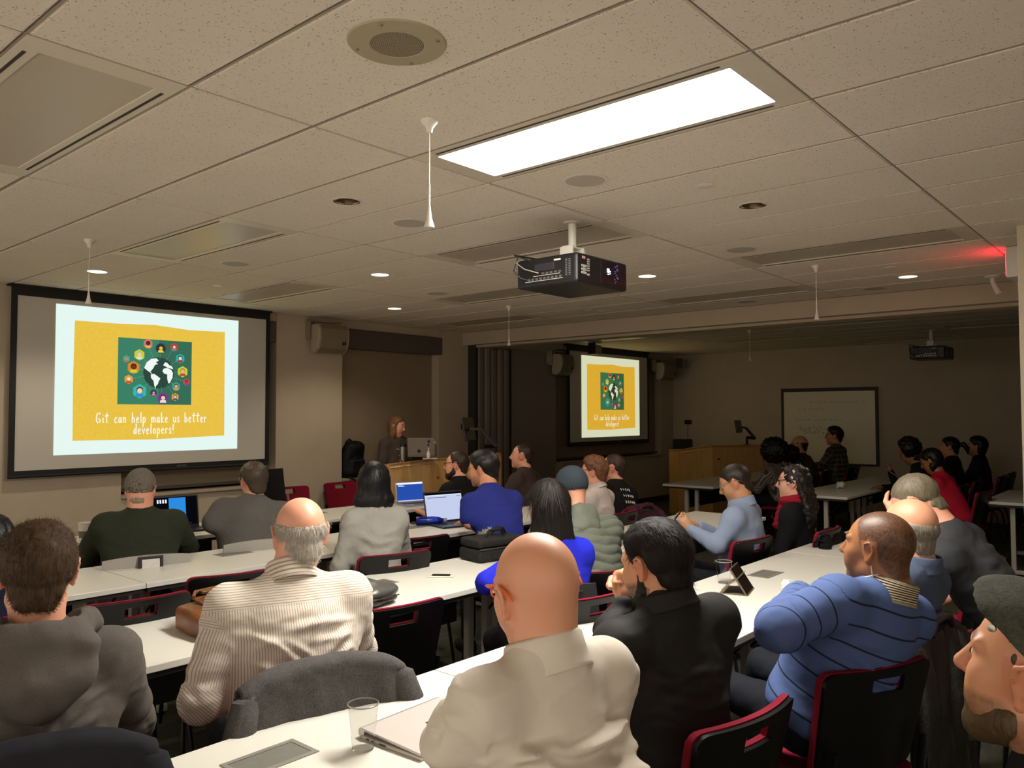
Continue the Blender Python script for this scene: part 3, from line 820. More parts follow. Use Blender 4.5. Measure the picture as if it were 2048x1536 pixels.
    for s_ in (0, 1):
        Fp.cap(hips[s_], knees[s_], .082, .062, .04); Fp.cap(knees[s_], ank[s_]+up*.02, .062, .05, .025)
    Vp, Qp = Fp.surf(1); Np = vnormals(Vp, Qp); Vp = Vp+Np*(vnoise(Vp*18, 3)*.005)[:, None]
    mesh_np('trousers', Vp-Lc, Qp, pm, root)
    if shoes:
        for s_ in (0, 1):
            a = ank[s_]; Fs = Field(a-np.array([.2, .2, .1]), a+np.array([.2, .2, .1]), .016)
            fz = np.array([a[0], a[1], .0])
            Fs.ell(fz+lf*.05+up*.036, (.042, .135, .038), np.stack([lr, lf, up], 1), .02); Fs.ell(fz-lf*.03+up*.055, (.038, .06, .055), np.stack([lr, lf, up], 1), .03)
            Vs, Qs = Fs.surf(1); Vs[:, 2] = np.maximum(Vs[:, 2], .002)
            mesh_np('shoe', Vs-Lc, Qs, plain('shoe leather', '15130f', .45), root)
    # ---- glasses
    if glasses:
        gm = plain('glasses '+glasses[0], glasses[0], .3, noise=0); wire = glasses[1]
        mb = MB()
        for sx in (-1, 1):
            pts_ = [Wh(sx*.033+.024*math.cos(t), .1005-.004*abs(math.cos(t)), .004+.018*math.sin(t))-Lc for t in np.linspace(0, 2*math.pi, 17)]
            mb.tube(pts_, wire, 6)
            tp = [(sx*.057, .098, .014), (sx*.070, .088, .021), (sx*.079, .05, .025), (sx*.0845, .012, .028), (sx*.0865, -.012, .026), (sx*.084, -.034, .012), (sx*.080, -.046, .0)]
            mb.tube([Wh(*x)-Lc for x in tp], wire*1.1, 6)
        mb.tube([Wh(-.010, .103, .008)-Lc, Wh(0, .106, .011)-Lc, Wh(.010, .103, .008)-Lc], wire, 6)
        go = mb.build('glasses', gm, root, True)
        ml = MB()
        for sx in (-1, 1):
            vs = [Wh(sx*.033+.023*math.cos(t), .1005-.004*abs(math.cos(t)), .004+.017*math.sin(t))-Lc for t in np.linspace(0, 2*math.pi, 17)[:-1]]
            ml.add(vs, [tuple(range(16))])
        ml.build('lens', glass_mat(), go)
    # ---- headwear
    if hat: hat(root, Hd, M, hs, Lc, hh, Wh)
    return dict(root=root, Lc=Lc, Nk=Nk, B=B, U=U, R3=R3, F3=F3, Hp=Hp, shs=shs, els=els, wrs=wrs, Wh=Wh, M=M, Hd=Hd, fw=fw, rt=rt)
def nrm_rows(A): return A/(np.linalg.norm(A, axis=1)[:, None]+1e-9)
def glass_mat():
    if 'glass' in _mats: return _mats['glass']
    b = NB('clear glass'); b.col((1, 1, 1)); b.rough(.02); b.b.inputs['Transmission Weight'].default_value = 1.0; b.b.inputs['IOR'].default_value = 1.06
    _mats['glass'] = b.m; return b.m
# ------------------------------------------------------------------ room materials
def wall_mat(name, c):
    if name in _mats: return _mats[name]
    b = NB(name); c = srgb(c); co = b.coord()
    nz = b.noise(co, 3, 3, .6); fine = b.noise(co, 260, 2, .6)
    b.col(b.ramp(nz, [(.3, tuple(x*.95 for x in c)), (.7, tuple(min(1, x*1.04) for x in c))])); b.bump(fine, .12, .003); b.rough(.82); b.spec(.25)
    _mats[name] = b.m; return b.m
def tile_mat():
    b = NB('fissured ceiling tile'); co = b.coord(); c = srgb('e3d9c8')
    wr = b.noise(co, 60, 2, .5)
    vn = b.n('ShaderNodeTexVoronoi'); vn.inputs['Scale'].default_value = 95; vn.inputs['Randomness'].default_value = 1
    rotn = b.n('ShaderNodeVectorMath', operation='ADD'); b.l(co, rotn.inputs[0])
    sw = b.n('ShaderNodeTexNoise'); sw.inputs['Scale'].default_value = 70; b.l(co, sw.inputs['Vector'])
    sc = b.n('ShaderNodeVectorMath', operation='SCALE'); sc.inputs['Scale'].default_value = .022; b.l(sw.outputs['Color'], sc.inputs[0]); b.l(sc.outputs[0], rotn.inputs[1])
    b.l(rotn.outputs[0], vn.inputs['Vector'])
    near = b.math('LESS_THAN', vn.outputs['Distance'], .215)
    sep = b.n('ShaderNodeSeparateColor'); b.l(vn.outputs['Color'], sep.inputs[0])
    some = b.math('GREATER_THAN', sep.outputs[0], .42)
    fleck = b.math('MULTIPLY', near, some)
    big = b.noise(co, 2.5, 2, .5)
    base = b.ramp(big, [(.3, tuple(x*.96 for x in c)), (.7, c)])
    b.col(b.mix(b.math('MULTIPLY', fleck, .68), base, srgb('57493a')))
    h = b.math('SUBTRACT', b.math('MULTIPLY', wr, .15), fleck); b.bump(h, .5, .004); b.rough(.9); b.spec(.15)
    return b.m
def carpet_mat():
    b = NB('carpet tiles'); co = b.coord()
    mp = b.mapping(co, (5, 60, 1)); st = b.noise(mp, 1, 3, .7); fi = b.noise(co, 420, 2, .7)
    br = b.n('ShaderNodeTexBrick'); br.offset = .5; br.inputs['Scale'].default_value = 1; br.inputs['Mortar Size'].default_value = .004
    br.inputs['Brick Width'].default_value = .5; br.inputs['Row Height'].default_value = .5
    br.inputs['Color1'].default_value = srgb('55564b')+(1,); br.inputs['Color2'].default_value = srgb('46463e')+(1,); br.inputs['Mortar'].default_value = srgb('2b2a26')+(1,)
    b.l(co, br.inputs['Vector'])
    c = b.mix(.5, br.outputs[0], b.ramp(st, [(.3, srgb('393932')), (.7, srgb('6b6b5c'))]))
    b.col(b.mix(.35, c, b.ramp(fi, [(.3, srgb('2c2c27')), (.7, srgb('767563'))]))); b.bump(fi, .7, .006); b.rough(.95); b.spec(.1)
    return b.m
def wood_mat(name, c):
    if name in _mats: return _mats[name]
    b = NB(name); c = srgb(c); co = b.coord()
    mp = b.mapping(co, (26, 26, 2.2)); nz = b.noise(mp, 1.6, 4, .65)
    b.col(b.ramp(nz, [(.25, tuple(x*.78 for x in c)), (.75, tuple(min(1, x*1.12) for x in c))])); b.rough(.38); b.bump(nz, .08, .003)
    _mats[name] = b.m; return b.m
M_TILE = tile_mat(); M_WALL = wall_mat('beige paint', 'b9aa94'); M_GRID = plain('ceiling grid', '9c9080', .5, noise=.03); M_SLOT = plain('grid reveal', '3a3026', .8, noise=0)
M_BLACK = plain('black plastic', '0d0d0e', .42, noise=0); M_WHITE = plain('white plastic', 'd9d4c8', .4, noise=.02); M_STEEL = plain('brushed steel', '9a968e', .3, 1.0, noise=.05)
M_DARKM = plain('dark metal', '17171a', .38, .6, noise=0); M_TABLEM = plain('painted table leg', 'b5b0a6', .45, noise=.03); M_GREY = plain('grey plastic', '6d6b68', .5, noise=.03)
M_FRAME = plain('light fixture enamel', 'd3cab6', .4, noise=.02)

# ------------------------------------------------------------------ shell
YF = 7.68; XS0, XS1 = 7.86, 8.34; XE = 13.65
floor = struct(MB().box((-2.2, -2.1, -.05), (XE, 8.2, 0)).build('floor', carpet_mat()))
ceiling = struct(MB().box((-2.2, -2.1, ZC+.045), (XE, 8.2, ZC+.10)).build('ceiling', M_SLOT))
cells = set(fixture_cells()); tile_meshes = {}
r2cells = {(18, 0), (18, 2), (21, 1), (21, -1), (24, 0)}
gx, gy = .013, .006
def tile_at(i, j):
    x0, y0 = node(i, j); x1, y1 = node(i+1, j+1)
    x0 += gx/2; x1 -= gx/2; y0 += gy/2; y1 -= gy/2
    y1 = min(y1, YF-.005 if not 5.82 < (x0+x1)/2 < 7.45 else 8.0); x1 = min(x1, XE-.005)
    if y1-y0 < .05 or x1-x0 < .05: return
    for hx, hy in ((2.57, 3.36), (4.06, 1.79)):               # tiles cut for the open downlights
        if x0 < hx < x1 and y0 < hy < y1:
            mb = MB(); q = .056; z0, z1 = 0, .022; w, d, cx, cy = x1-x0, y1-y0, hx-x0, hy-y0
            mb.box((0, 0, z0), (w, cy-q, z1)).box((0, cy+q, z0), (w, d, z1)).box((0, cy-q, z0), (cx-q, cy+q, z1)).box((cx+q, cy-q, z0), (w, cy+q, z1))
            o = mb.build('ceiling_tile', M_TILE, ceiling); o.location = (x0, y0, ZC); return
    w, d = round(x1-x0, 3), round(y1-y0, 3); key = (w, d)
    if key not in tile_meshes:
        mb = MB(); mb.box((0, 0, .004), (w, d, .022)); mb.prism([(.006, .006), (w-.006, .006), (w-.006, d-.006), (.006, d-.006)], 0, .004)
        o = mb.build('ceiling_tile', M_TILE, ceiling); tile_meshes[key] = o.data
    else: o = link(bpy.data.objects.new('ceiling_tile', tile_meshes[key]), ceiling)
    o.location = (x0, y0, ZC)
for i in range(-2, 26):
    if i == 14: continue
    for j in range(-2, 4):
        if (i, j) in cells or (i, j) in r2cells: continue
        if i >= 15 and j < -1: continue
        tile_at(i, j)
gb = MB()                                               # exposed grid: a pale flange beside each dark reveal
for i in range(-2, 26):
    x = node(i, 0)[0]
    if i == 15: continue
    gb.box((x-.0015, -2.1, ZC+.003), (x+.0075, YF, ZC+.02))
for j in range(-2, 4):
    y = node(0, j)[1]; gb.box((-2.2, y-.0005, ZC+.003), (XS0, y+.0035, ZC+.02)); gb.box((XS1, y-.0005, ZC+.003), (XE, y+.0035, ZC+.02))
g = gb.build('ceiling_grid', M_GRID, ceiling); g['kind'] = 'stuff'
struct(MB().box((XS0, 1.0, 2.58), (XS1, YF, ZC)).box((XS0+.12, 1.0, 2.55), (XS1-.12, YF, 2.58)).build('trim_1', wall_mat('soffit paint', 'b5a68f'))).name = 'trim_1'
# front wall in pieces around two window bays
wf = MB()
for a, b_ in ((-2.2, 3.28), (4.93, 5.82), (7.40, 9.95), (13.2, XE)): wf.box((a, YF, 0), (b_, YF+.25, ZC+.045))
for a, b_ in ((3.28, 4.93), (5.82, 7.40), (9.95, 13.2)): wf.box((a, YF+.0, 0), (b_, YF+.25, .87)); wf.box((a, YF+.02, 2.66), (b_, YF+.25, ZC+.045))
struct(wf.build('wall_front', M_WALL))
struct(MB().box((XE, -2.1, 0), (XE+.1, YF+.25, ZC+.1)).build('wall_right', M_WALL))
struct(MB().box((5.55, -2.1, 0), (XS1, .80, ZC)).build('wall_side', wall_mat('column paint', 'c4b79f')))
struct(MB().box((XS1, -2.15, 0), (XE+.1, -2.1, ZC+.1)).box((1.3, -2.15, 0), (5.55, -2.1, ZC+.1)).build('wall_light_block', M_WALL))  # unseen walls, added to keep world light off the right side and second room
M_BLIND = fabric('roller blind', '8d7d66', .04, 300, .9); M_CASS = plain('blind cassette', '585049', .5, noise=.02)
for n, (a, b_, zb) in enumerate(((3.28, 4.93, .92), (5.82, 7.40, .87), (9.95, 13.2, .92)), 1):
    w = struct(MB().box((a, YF+.20, .87), (b_, YF+.25, 2.66)).build('window_%d' % n, M_BLACK))
    MB().box((a+.02, YF+.13, .90), (b_-.02, YF+.134, 2.5)).build('blind', M_BLIND, w)
    MB().box((a+.012, YF+.085, .90), (b_-.012, YF+.15, .925)).build('hem_bar', M_CASS, w)
    MB().box((a+.005, YF-.005, 2.42), (b_-.005 if n != 2 else 7.47, YF+.16, 2.655)).build('blind_cassette', M_CASS, w, bevel=.01)
    MB().box((a, YF-.04, .845), (b_, YF+.20, .875)).build('sill', wall_mat('sill paint', 'a89b86'), w, bevel=.006)
for n, (a, b_) in enumerate(((-2.2, 7.9), (9.95, XE)), 1): struct(MB().box((a, YF-.012, 0), (b_, YF, .10)).build('baseboard_%d' % n, plain('vinyl base', '2a2622', .6)))
# folding partition stacked at the end of the track
M_PART = fabric('partition fabric', '877d71', .03, 500, .9); M_PARTD = plain('partition edge', '2b2927', .6)
pt = thing('folding_partition', 'grey folding partition wall stacked open beside the front wall between both rooms', 'partition', (8.1, 7.3, 0))
for k in range(5):
    x = 8.02+.135*k
    o = MB().box((x-8.1, .22, .02), (x-8.1+.10, .372, 2.56)).build('panel', M_PART if k % 2 else plain('partition panel b', '766c61', .8), pt, bevel=.02)
MB().box((-.14, .24, .02), (-.085, .375, 2.6)).build('jamb', M_PARTD, pt)
MB().box((.60, .27, .02), (.66, .375, 2.56)).build('seal', M_PARTD, pt)
MB().box((.67, .30, .02), (1.74, .372, 2.58)).build('panel', M_PART, pt, bevel=.006)

# ------------------------------------------------------------------ ceiling fixtures
M_DIFF = plain('unlit acrylic diffuser', 'b9af9d', .35, noise=.02); M_LIT = emit('lit diffuser', 'ffffff', PANEL_EMIT, lit=PANEL_COL)
def troffer(i, j, lit, label, grp=None):
    x0, y0 = node(i, j); w, d = TX-gx, TY-gy
    t = thing('ceiling_light', label, 'ceiling light', (x0+gx/2, y0+gy/2, ZC), 0, grp)
    mx, my = .062, .10
    fb = MB()
    for a, b_ in (((0, 0), (w, my)), ((0, d-my), (w, d)), ((0, my), (mx, d-my)), ((w-mx, my), (w, d-my))): fb.box((a[0], a[1], 0), (b_[0], b_[1], .02))
    fb.box((0, 0, .02), (w, d, .03))
    fb.build('frame', M_FRAME, t)
    db = MB(); z = .006 if not lit else .002
    db.add([(mx, my, z), (w-mx, my, z), (w-mx, d-my, z), (mx, d-my, z)], [(0, 3, 2, 1)])
    db.box((mx, my, z+.001), (w-mx, d-my, .019)); db.build('diffuser', M_LIT if lit else M_DIFF, t)
    for xx in (.030, w-.030): MB().box((xx-.0055, my+.02, -.0012), (xx+.0055, d-my-.02, .004)).build('air_slot', M_SLOT, t)
    return t
troffer(3, -1, True, 'lit ceiling light panel shining bright white above the tables', None)
LBL = {(0, 0): 'large unlit ceiling light in the upper left corner of the view', (3, 1): 'unlit ceiling light between the left screen and the hanging microphones', (6, 0): 'unlit ceiling light right behind the ceiling projector',
       (6, 2): 'unlit ceiling light nearest the speaker by the front wall', (9, -1): 'unlit ceiling light on the right with the microphone hanging just past it', (9, 1): 'unlit ceiling light low behind the projector on the far side of it',
       (12, 0): 'unlit ceiling light next to the right downlight and the soffit', (12, 2): 'unlit ceiling light by the soffit near the folding partition'}
for (i, j), l in LBL.items(): troffer(i, j, False, l, 'unlit ceiling lights')
for (i, j), l in {(18, 0): 'dim ceiling light in the dark room, nearest the soffit and the column', (18, 2): 'dim ceiling light in the dark room before the far screen', (21, 1): 'dim ceiling light in the dark room above its whiteboard side tables',
               (21, -1): 'dim ceiling light in the dark room right beside the far projector', (24, 0): 'dim ceiling light in the dark room closest to the far wall'}.items(): troffer(i, j, False, l, 'ceiling lights of the dark room')
# round ceiling loudspeakers
def disc(x, y, label, big=False, r=.10):
    t = thing('ceiling_speaker', label, 'ceiling speaker', (x, y, ZC), 0, None if big else 'plain round ceiling speakers')
    if big:
        r = .150
        MB().lathe([(r, .004), (r, 0), (r-.004, -.005), (.083, -.008), (.081, -.006)], n=64, cap=False).build('rim', plain('speaker enamel', 'a59a7e', .5, noise=.02), t, True)
        MB().lathe([(.0815, -.0062), (.0005, -.0062)], n=48, cap=False).build('backing', plain('perforated steel', 'a3987c', .5, noise=.02), t)
        hb = MB()
        for ring in range(1, 14):
            rr = .0060*ring; nn = 8*ring
            for q in range(nn):
                a = 2*math.pi*q/nn; cx, cy = rr*math.cos(a), rr*math.sin(a)
                vs = [(cx+.0019*math.cos(b_), cy+.0019*math.sin(b_), -.0066) for b_ in [k*math.pi/3 for k in range(6)]]
                hb.add(vs, [(5, 4, 3, 2, 1, 0)])
        h = hb.build('perforation', plain('grille hole', '453823', .9, noise=0), t); h['kind'] = 'stuff'
        for a in (0.5, 2.07, 3.64, 5.21):
            MB().lathe([(.0055, -.0066), (.0045, -.0095), (.0005, -.010)], c=(.128*math.cos(a), .128*math.sin(a), 0), n=12).build('screw', plain('screw steel', '7d735c', .35, .7), t, True)
    else:
        MB().lathe([(r+.012, .003), (r+.012, -.001), (r, -.004), (r-.006, -.003)], n=40, cap=False).build('rim', M_WHITE, t, True)
        MB().lathe([(r-.004, -.0032), (.0005, -.0032)], n=40, cap=False).build('grille', plain('speaker mesh', 'b3a998', .7, noise=.02), t)
disc(1.56, 1.80, 'big round ceiling speaker with perforated centre and four screws', True)
for x, y, l in ((3.09, 2.20, 'round ceiling speaker beside the lit panel'), (3.11, 3.47, 'round ceiling speaker behind the nearest hanging microphone'), (3.10, 5.38, 'round ceiling speaker near the left screen and unlit light'),
                (5.11, 2.34, 'round ceiling speaker right of the projector'), (5.11, 5.32, 'round ceiling speaker far behind the projector'), (7.51, 2.18, 'round ceiling speaker by the right downlight and soffit'), (7.54, 3.4, 'round ceiling speaker by the soffit left of the hanging microphone')): disc(x, y, l)
M_CAN = plain('downlight cone', '7d6a50', .3, .9, noise=.03); M_LAMP = emit('downlight lamp glow', 'fff2d8', 6.0, lit=(1, .88, .66))
def downlight(x, y, lit, label, grp=None):
    t = thing('downlight', label, 'downlight', (x, y, ZC), 0, grp)
    MB().lathe([(.083, .002), (.083, -.003), (.071, -.004), (.068, .004)], n=32, cap=False).build('trim_ring', M_WHITE, t, True)
    if lit: MB().lathe([(.068, -.002), (.0005, -.002)], n=24, cap=False).build('lamp', M_LAMP, t)
    else:
        MB().lathe([(.070, -.002), (.056, .002), (.050, .040), (.0005, .0405)], n=32, cap=False).build('cone', M_CAN, t, True)
for (x, y), l in zip(fixture_spots(), ('lit downlight above the left projection screen', 'lit downlight left of the ceiling projector', 'lit downlight right of the ceiling projector', 'lit downlight at the right near the soffit', 'lit downlight above the speaker at the lectern')): downlight(x, y, True, l)
downlight(2.57, 3.36, False, 'unlit downlight left of the nearest hanging microphone'); downlight(4.06, 1.79, False, 'unlit downlight on the right beyond the lit panel')
for x, y, l in ((3.55, 1.81, 'flat sprinkler cover between lit panel and unlit downlight'), (3.53, 6.41, 'flat sprinkler cover in front of left screen'), (6.50, 1.77, 'dark sprinkler head beside the right downlight'), (7.01, 4.95, 'left one of two sprinkler heads by the soffit'), (7.18, 4.89, 'right one of two sprinkler heads by the soffit')):
    t = tag(MB().lathe([(.043, .003), (.043, -.003), (.036, -.006), (.0005, -.006)], n=28).build('sprinkler_cover', M_WHITE, None, True), l, 'sprinkler'); t.location = (x, y, ZC)
# hanging microphones
def mic(x, y, label):
    t = thing('hanging_microphone', label, 'microphone', (x, y, ZC), 0, 'white hanging ceiling microphones')
    MB().lathe([(.034, .0), (.033, -.008), (.014, -.030), (.011, -.050), (.0005, -.051)], n=24).build('canopy', M_WHITE, t, True)
    MB().tube([(0, 0, -.05), (.001, .001, -.13), (-.001, 0, -.24), (0, 0, -.34)], .0022, 8).build('cable', M_WHITE, t, True)
    MB().tube([(0, 0, -.245), (0, 0, -.325)], .004, 8).build('strain_relief', M_WHITE, t, True)
    MB().lathe([(.004, -.325), (.006, -.345), (.011, -.380), (.019, -.405), (.020, -.412), (.0005, -.413)], n=20).build('capsule', M_WHITE, t, True)
for x, y, l in ((2.06, 2.19, 'white hanging microphone left of the lit panel, largest one'), (2.06, 5.34, 'white microphone hanging in front of the left screen'), (6.04, 2.17, 'white microphone hanging in front of the soffit on the right'),
                (6.20, 5.39, 'white microphone hanging before the folding partition'), (10.14, 4.54, 'dim microphone hanging in the dark second room')): mic(x, y, l)
# exit sign on the side of the column: red light spills on the ceiling
t = thing('exit_sign', 'white exit sign box on the column throwing a red glow', 'exit sign', (6.35, .88, 2.62))
MB().box((-.16, -.08, -.08), (.16, .08, .128)).build('housing', M_WHITE, t, bevel=.008)
MB().box((-.14, .081, -.06), (.14, .084, .10)).build('lit_face', emit('exit red', 'ff2030', 9.0, lit=(1, .02, .05)), t)
t = thing('occupancy_sensor', 'white sensor dome on ceiling beside the soffit', 'sensor', (7.46, 1.25, ZC))
MB().lathe([(.06, 0), (.058, -.012), (.03, -.02), (.0005, -.02)], n=24).build('base', M_WHITE, t, True)
MB().tube([(0, 0, -.01), (.0, .0, -.05), (.06, -.03, -.13)], [.02, .02, .028], 10).build('lens_arm', M_WHITE, t, True)

# ------------------------------------------------------------------ projection screens and the projected slide
GL = {  # narrow hand lettering: strokes in a unit cell (x 0..w, y 0..1; x-height .55)
 'G': (.5, [[(.42,.82),(.34,.95),(.16,.92),(.05,.6),(.06,.2),(.2,.02),(.38,.1),(.42,.38),(.22,.4)]]), 'i': (.16, [[(.08,.52),(.07,.2),(.1,.02)], [(.09,.72),(.1,.76)]]),
 't': (.36, [[(.18,.95),(.15,.4),(.17,.05),(.27,.06)], [(.0,.66),(.36,.7)]]), 'c': (.3, [[(.27,.46),(.16,.55),(.05,.35),(.06,.1),(.16,.0),(.28,.1)]]),
 'a': (.34, [[(.26,.45),(.14,.55),(.04,.3),(.07,.04),(.17,.03),(.26,.3),(.27,.52),(.26,.15),(.32,.02)]]), 'n': (.34, [[(.04,.54),(.05,.0)], [(.05,.34),(.15,.54),(.25,.48),(.27,.02)]]),
 'h': (.34, [[(.05,1.),(.05,.0)], [(.05,.32),(.15,.53),(.25,.45),(.28,.0)]]), 'e': (.32, [[(.05,.28),(.24,.34),(.2,.54),(.09,.5),(.04,.22),(.12,.01),(.27,.08)]]),
 'l': (.14, [[(.07,1.),(.06,.1),(.11,.02)]]), 'p': (.34, [[(.06,.54),(.05,-.42)], [(.06,.4),(.17,.55),(.28,.4),(.25,.1),(.13,.0),(.06,.1)]]),
 'm': (.48, [[(.04,.54),(.05,.0)], [(.05,.36),(.14,.54),(.22,.44),(.23,.02)], [(.23,.36),(.32,.54),(.41,.45),(.43,.0)]]), 'k': (.34, [[(.05,1.),(.06,.0)], [(.28,.52),(.07,.24),(.31,.0)]]),
 'u': (.34, [[(.05,.54),(.05,.12),(.14,.0),(.25,.16),(.27,.54),(.28,.12),(.33,.02)]]), 's': (.28, [[(.24,.48),(.13,.55),(.05,.42),(.21,.2),(.19,.03),(.05,.05)]]),
 'b': (.34, [[(.05,1.),(.06,.02)], [(.06,.34),(.17,.53),(.28,.32),(.21,.03),(.07,.06)]]), 'r': (.28, [[(.05,.54),(.06,.0)], [(.06,.32),(.15,.52),(.26,.48)]]),
 'd': (.34, [[(.26,.42),(.14,.53),(.05,.27),(.1,.02),(.22,.08),(.27,.4),(.28,1.),(.28,.02)]]), 'v': (.3, [[(.03,.54),(.13,.0),(.27,.54)]]), 'o': (.32, [[(.16,.55),(.05,.32),(.1,.03),(.23,.05),(.28,.33),(.16,.55)]]),
 '!': (.14, [[(.08,.95),(.06,.28)], [(.06,.06),(.07,.02)]]), ' ': (.34, [])}
def lettering(mb, s, x0, y0, width, h, plane, r):
    tot = sum(GL[c][0]+.10 for c in s)-.10; k = width/tot; x = x0
    for c in s:
        w, st = GL[c]
        for pl in st: mb.tube([plane(x+px*k, y0+py*h) for px, py in pl], r, 5)
        x += (w+.10)*k
def slide(root, x0, z0, w, h, y, tone):
    P = lambda u, v, q: (x0+u*w, y-q*.0012, z0+v*h)
    ecol = lambda n, c: emit('slide %s %s' % (n, tone), c, SCREEN_EMIT if tone == 'cool' else SCREEN_EMIT*.86, None if tone == 'cool' else tuple(a*b for a, b in zip(srgb(c), (1, .86, .62))))
    def poly(name, pts, q, m, parent, cat=None):
        n = len(pts); fr = [P(u, v, q) for u, v in pts]
        return MB().add(fr, [tuple(range(n))]).build(name, m, parent)
    page = poly('projected_slide', [(0, 0), (1, 0), (1, 1), (0, 1)], 1, ecol('white', 'eafdf6'), root)
    ye = [(.088, .093), (.5, .088), (.916, .105), (.914, .5), (.913, .903), (.7, .895), (.5, .912), (.3, .900), (.089, .898), (.085, .5)]
    yp = MB().add([P(u, v, 2) for u, v in ye], [tuple(range(len(ye)))]).build('yellow_sheet', paper_mat(tone), page)
    gx0, gx1, gy0, gy1 = .3045, .711, .338, .806
    G = lambda u, v: (gx0+u*(gx1-gx0), gy0+v*(gy1-gy0))
    asp = ((gx1-gx0)*w)/((gy1-gy0)*h)
    poly('green_square', [G(0, 0), G(1, 0), G(1, 1), G(0, 1)], 3, ecol('green', '3f8468'), page)
    poly('green_shade', [G(.54, 0), G(1, 0), G(1, 1), G(.54, 1)], 3.4, ecol('greend', '39705a'), page)
    circ = lambda cu, cv, r, n=24, a0=0: [G(cu+r*math.cos(a0+2*math.pi*k/n), cv+r*asp*math.sin(a0+2*math.pi*k/n)) for k in range(n)]
    poly('globe', circ(.54, .49, .212), 4, ecol('globe', '2f4a40'), page)
    def cont(pts): poly('continent', [G(.54+a*.212, .49+b_*.212*asp) for a, b_ in pts], 5, ecol('land', 'f6fff9'), page)
    cont([(-.95,.28),(-.80,.62),(-.52,.86),(-.18,.93),(-.02,.78),(-.22,.66),(-.06,.56),(-.26,.5),(-.36,.30),(-.46,.16),(-.56,.06),(-.44,-.05),(-.40,-.12),(-.62,.04),(-.74,.12)])
    cont([(-.52,-.12),(-.30,-.08),(-.08,-.22),(.10,-.36),(.0,-.52),(-.06,-.72),(-.18,-.84),(-.20,-1.0),(-.28,-.84),(-.34,-.52),(-.50,-.34)])
    cont([(.26,.50),(.40,.70),(.56,.64),(.66,.52),(.84,.46),(.93,.26),(.80,.30),(.58,.34),(.44,.42)])
    cont([(.30,.28),(.52,.34),(.80,.22),(.92,.02),(.88,-.30),(.72,-.62),(.62,-.66),(.54,-.34),(.54,-.08),(.34,-.04),(.22,.12)])
    icons = [(.387,.927,.066,'e0787e','5b2f22','e9c43c',6),(.56,.868,.07,'3b3548','e8c83e','ecd94a',24),(.745,.9,.055,'c8433b','f0d8c0','38a5a5',24),(.274,.753,.075,'c9d43a','ecd2a6','dfe6d0',6),(.832,.727,.068,'35b0ac','f1d9bf','a63c34',6),
             (.106,.684,.048,'45ae9e','d98f5c','d06a55',6),(.201,.557,.087,'e08a35','6b3a22','d8d53a',6),(.87,.522,.078,'cdd63c','e9b98a','c24a3a',6),(.14,.376,.062,'e0a044','f3dfc4','cf4e33',6),(.926,.36,.05,'d0484f','b4412f','5160b5',6),
             (.78,.285,.063,'3ea79a','e2b27e','e29a3a',6),(.285,.2,.098,'37bdb6','f3d9bd','3d93c9',6),(.47,.18,.045,'46405a','d9a3a8','d88a97',24),(.6,.1,.078,'7b3f8e','f0d6bd','f2ead8',10),(.768,.12,.055,'e0a63c','efcfa0','5b4a92',6)]
    hair_c = ['3a1d14', '2a2233', '8e2f24', 'd5b36a', '2a2226', 'b4552c', '4b2617', 'b87b3a', 'd9b25e', '7e2620', '4a2f20', '6b3a22', '2b2437', '4b2b1e', '4a3325']
    dots = MB()
    for (u, v, r, bg, sk, cl, n), hc in zip(icons, hair_c):
        dx, dy = .54-u, .49-v; L = math.hypot(dx, dy)
        for k in range(2, 13):
            t_ = k/14
            if (1-t_)*L < .20: break
            c = (u+dx*t_, v+dy*t_)
            dots.add([P(*G(c[0]+.0042*math.cos(a), c[1]+.0042*math.sin(a)), 4.2) for a in (0, 1.57, 3.14, 4.71)], [(0, 1, 2, 3)])
        poly('badge', circ(u, v, r, n, math.pi/2 if n == 6 else 0), 6, ecol(bg, bg), page)
        poly('badge_hair', circ(u, v+r*.16*asp, r*.47, 12), 7, ecol(hc, hc), page)
        poly('badge_torso', [G(u-r*.58, v-r*.78*asp), G(u+r*.58, v-r*.78*asp), G(u+r*.44, v-r*.32*asp), G(u-r*.44, v-r*.32*asp)], 7.5, ecol(cl, cl), page)
        poly('badge_face', circ(u, v+r*.06*asp, r*.36, 12), 8, ecol(sk, sk), page)
    d = dots.build('dotted_lines', ecol('dot', 'cfe0d4'), page); d['kind'] = 'stuff'
    tb = MB(); pl = lambda x, z: (x0+x*w, y-.006, z0+z*h)
    lettering(tb, 'Git can help make us better', .198, .208, .605, .074, pl, .0050)
    lettering(tb, 'developers!', .390, .128, .222, .074, pl, .0050)
    so_ = tb.build('slide_lettering', ecol('text', 'fffef0'), page, True); so_['kind'] = 'stuff'
def paper_mat(tone):
    b = NB('slide yellow paper '+tone); b.t.nodes.remove(b.b); co = b.coord()
    nz = b.noise(co, 90, 2, .6); c = srgb('f0c848'); k = (1, 1, 1) if tone == 'cool' else (1, .86, .6)
    rp = b.ramp(nz, [(.35, tuple(x*.93*q for x, q in zip(c, k))), (.65, tuple(x*1.03*q for x, q in zip(c, k)))])
    e = b.n('ShaderNodeEmission'); b.l(rp, e.inputs[0]); e.inputs[1].default_value = SCREEN_EMIT if tone == 'cool' else SCREEN_EMIT*.86
    b.l(e.outputs[0], b.out.inputs[0]); return b.m
M_MATTE = plain('screen fabric', 'c2bdb2', .9, noise=.01, spec=.1); M_BORDER = plain('screen border', '08080a', .6, noise=0)
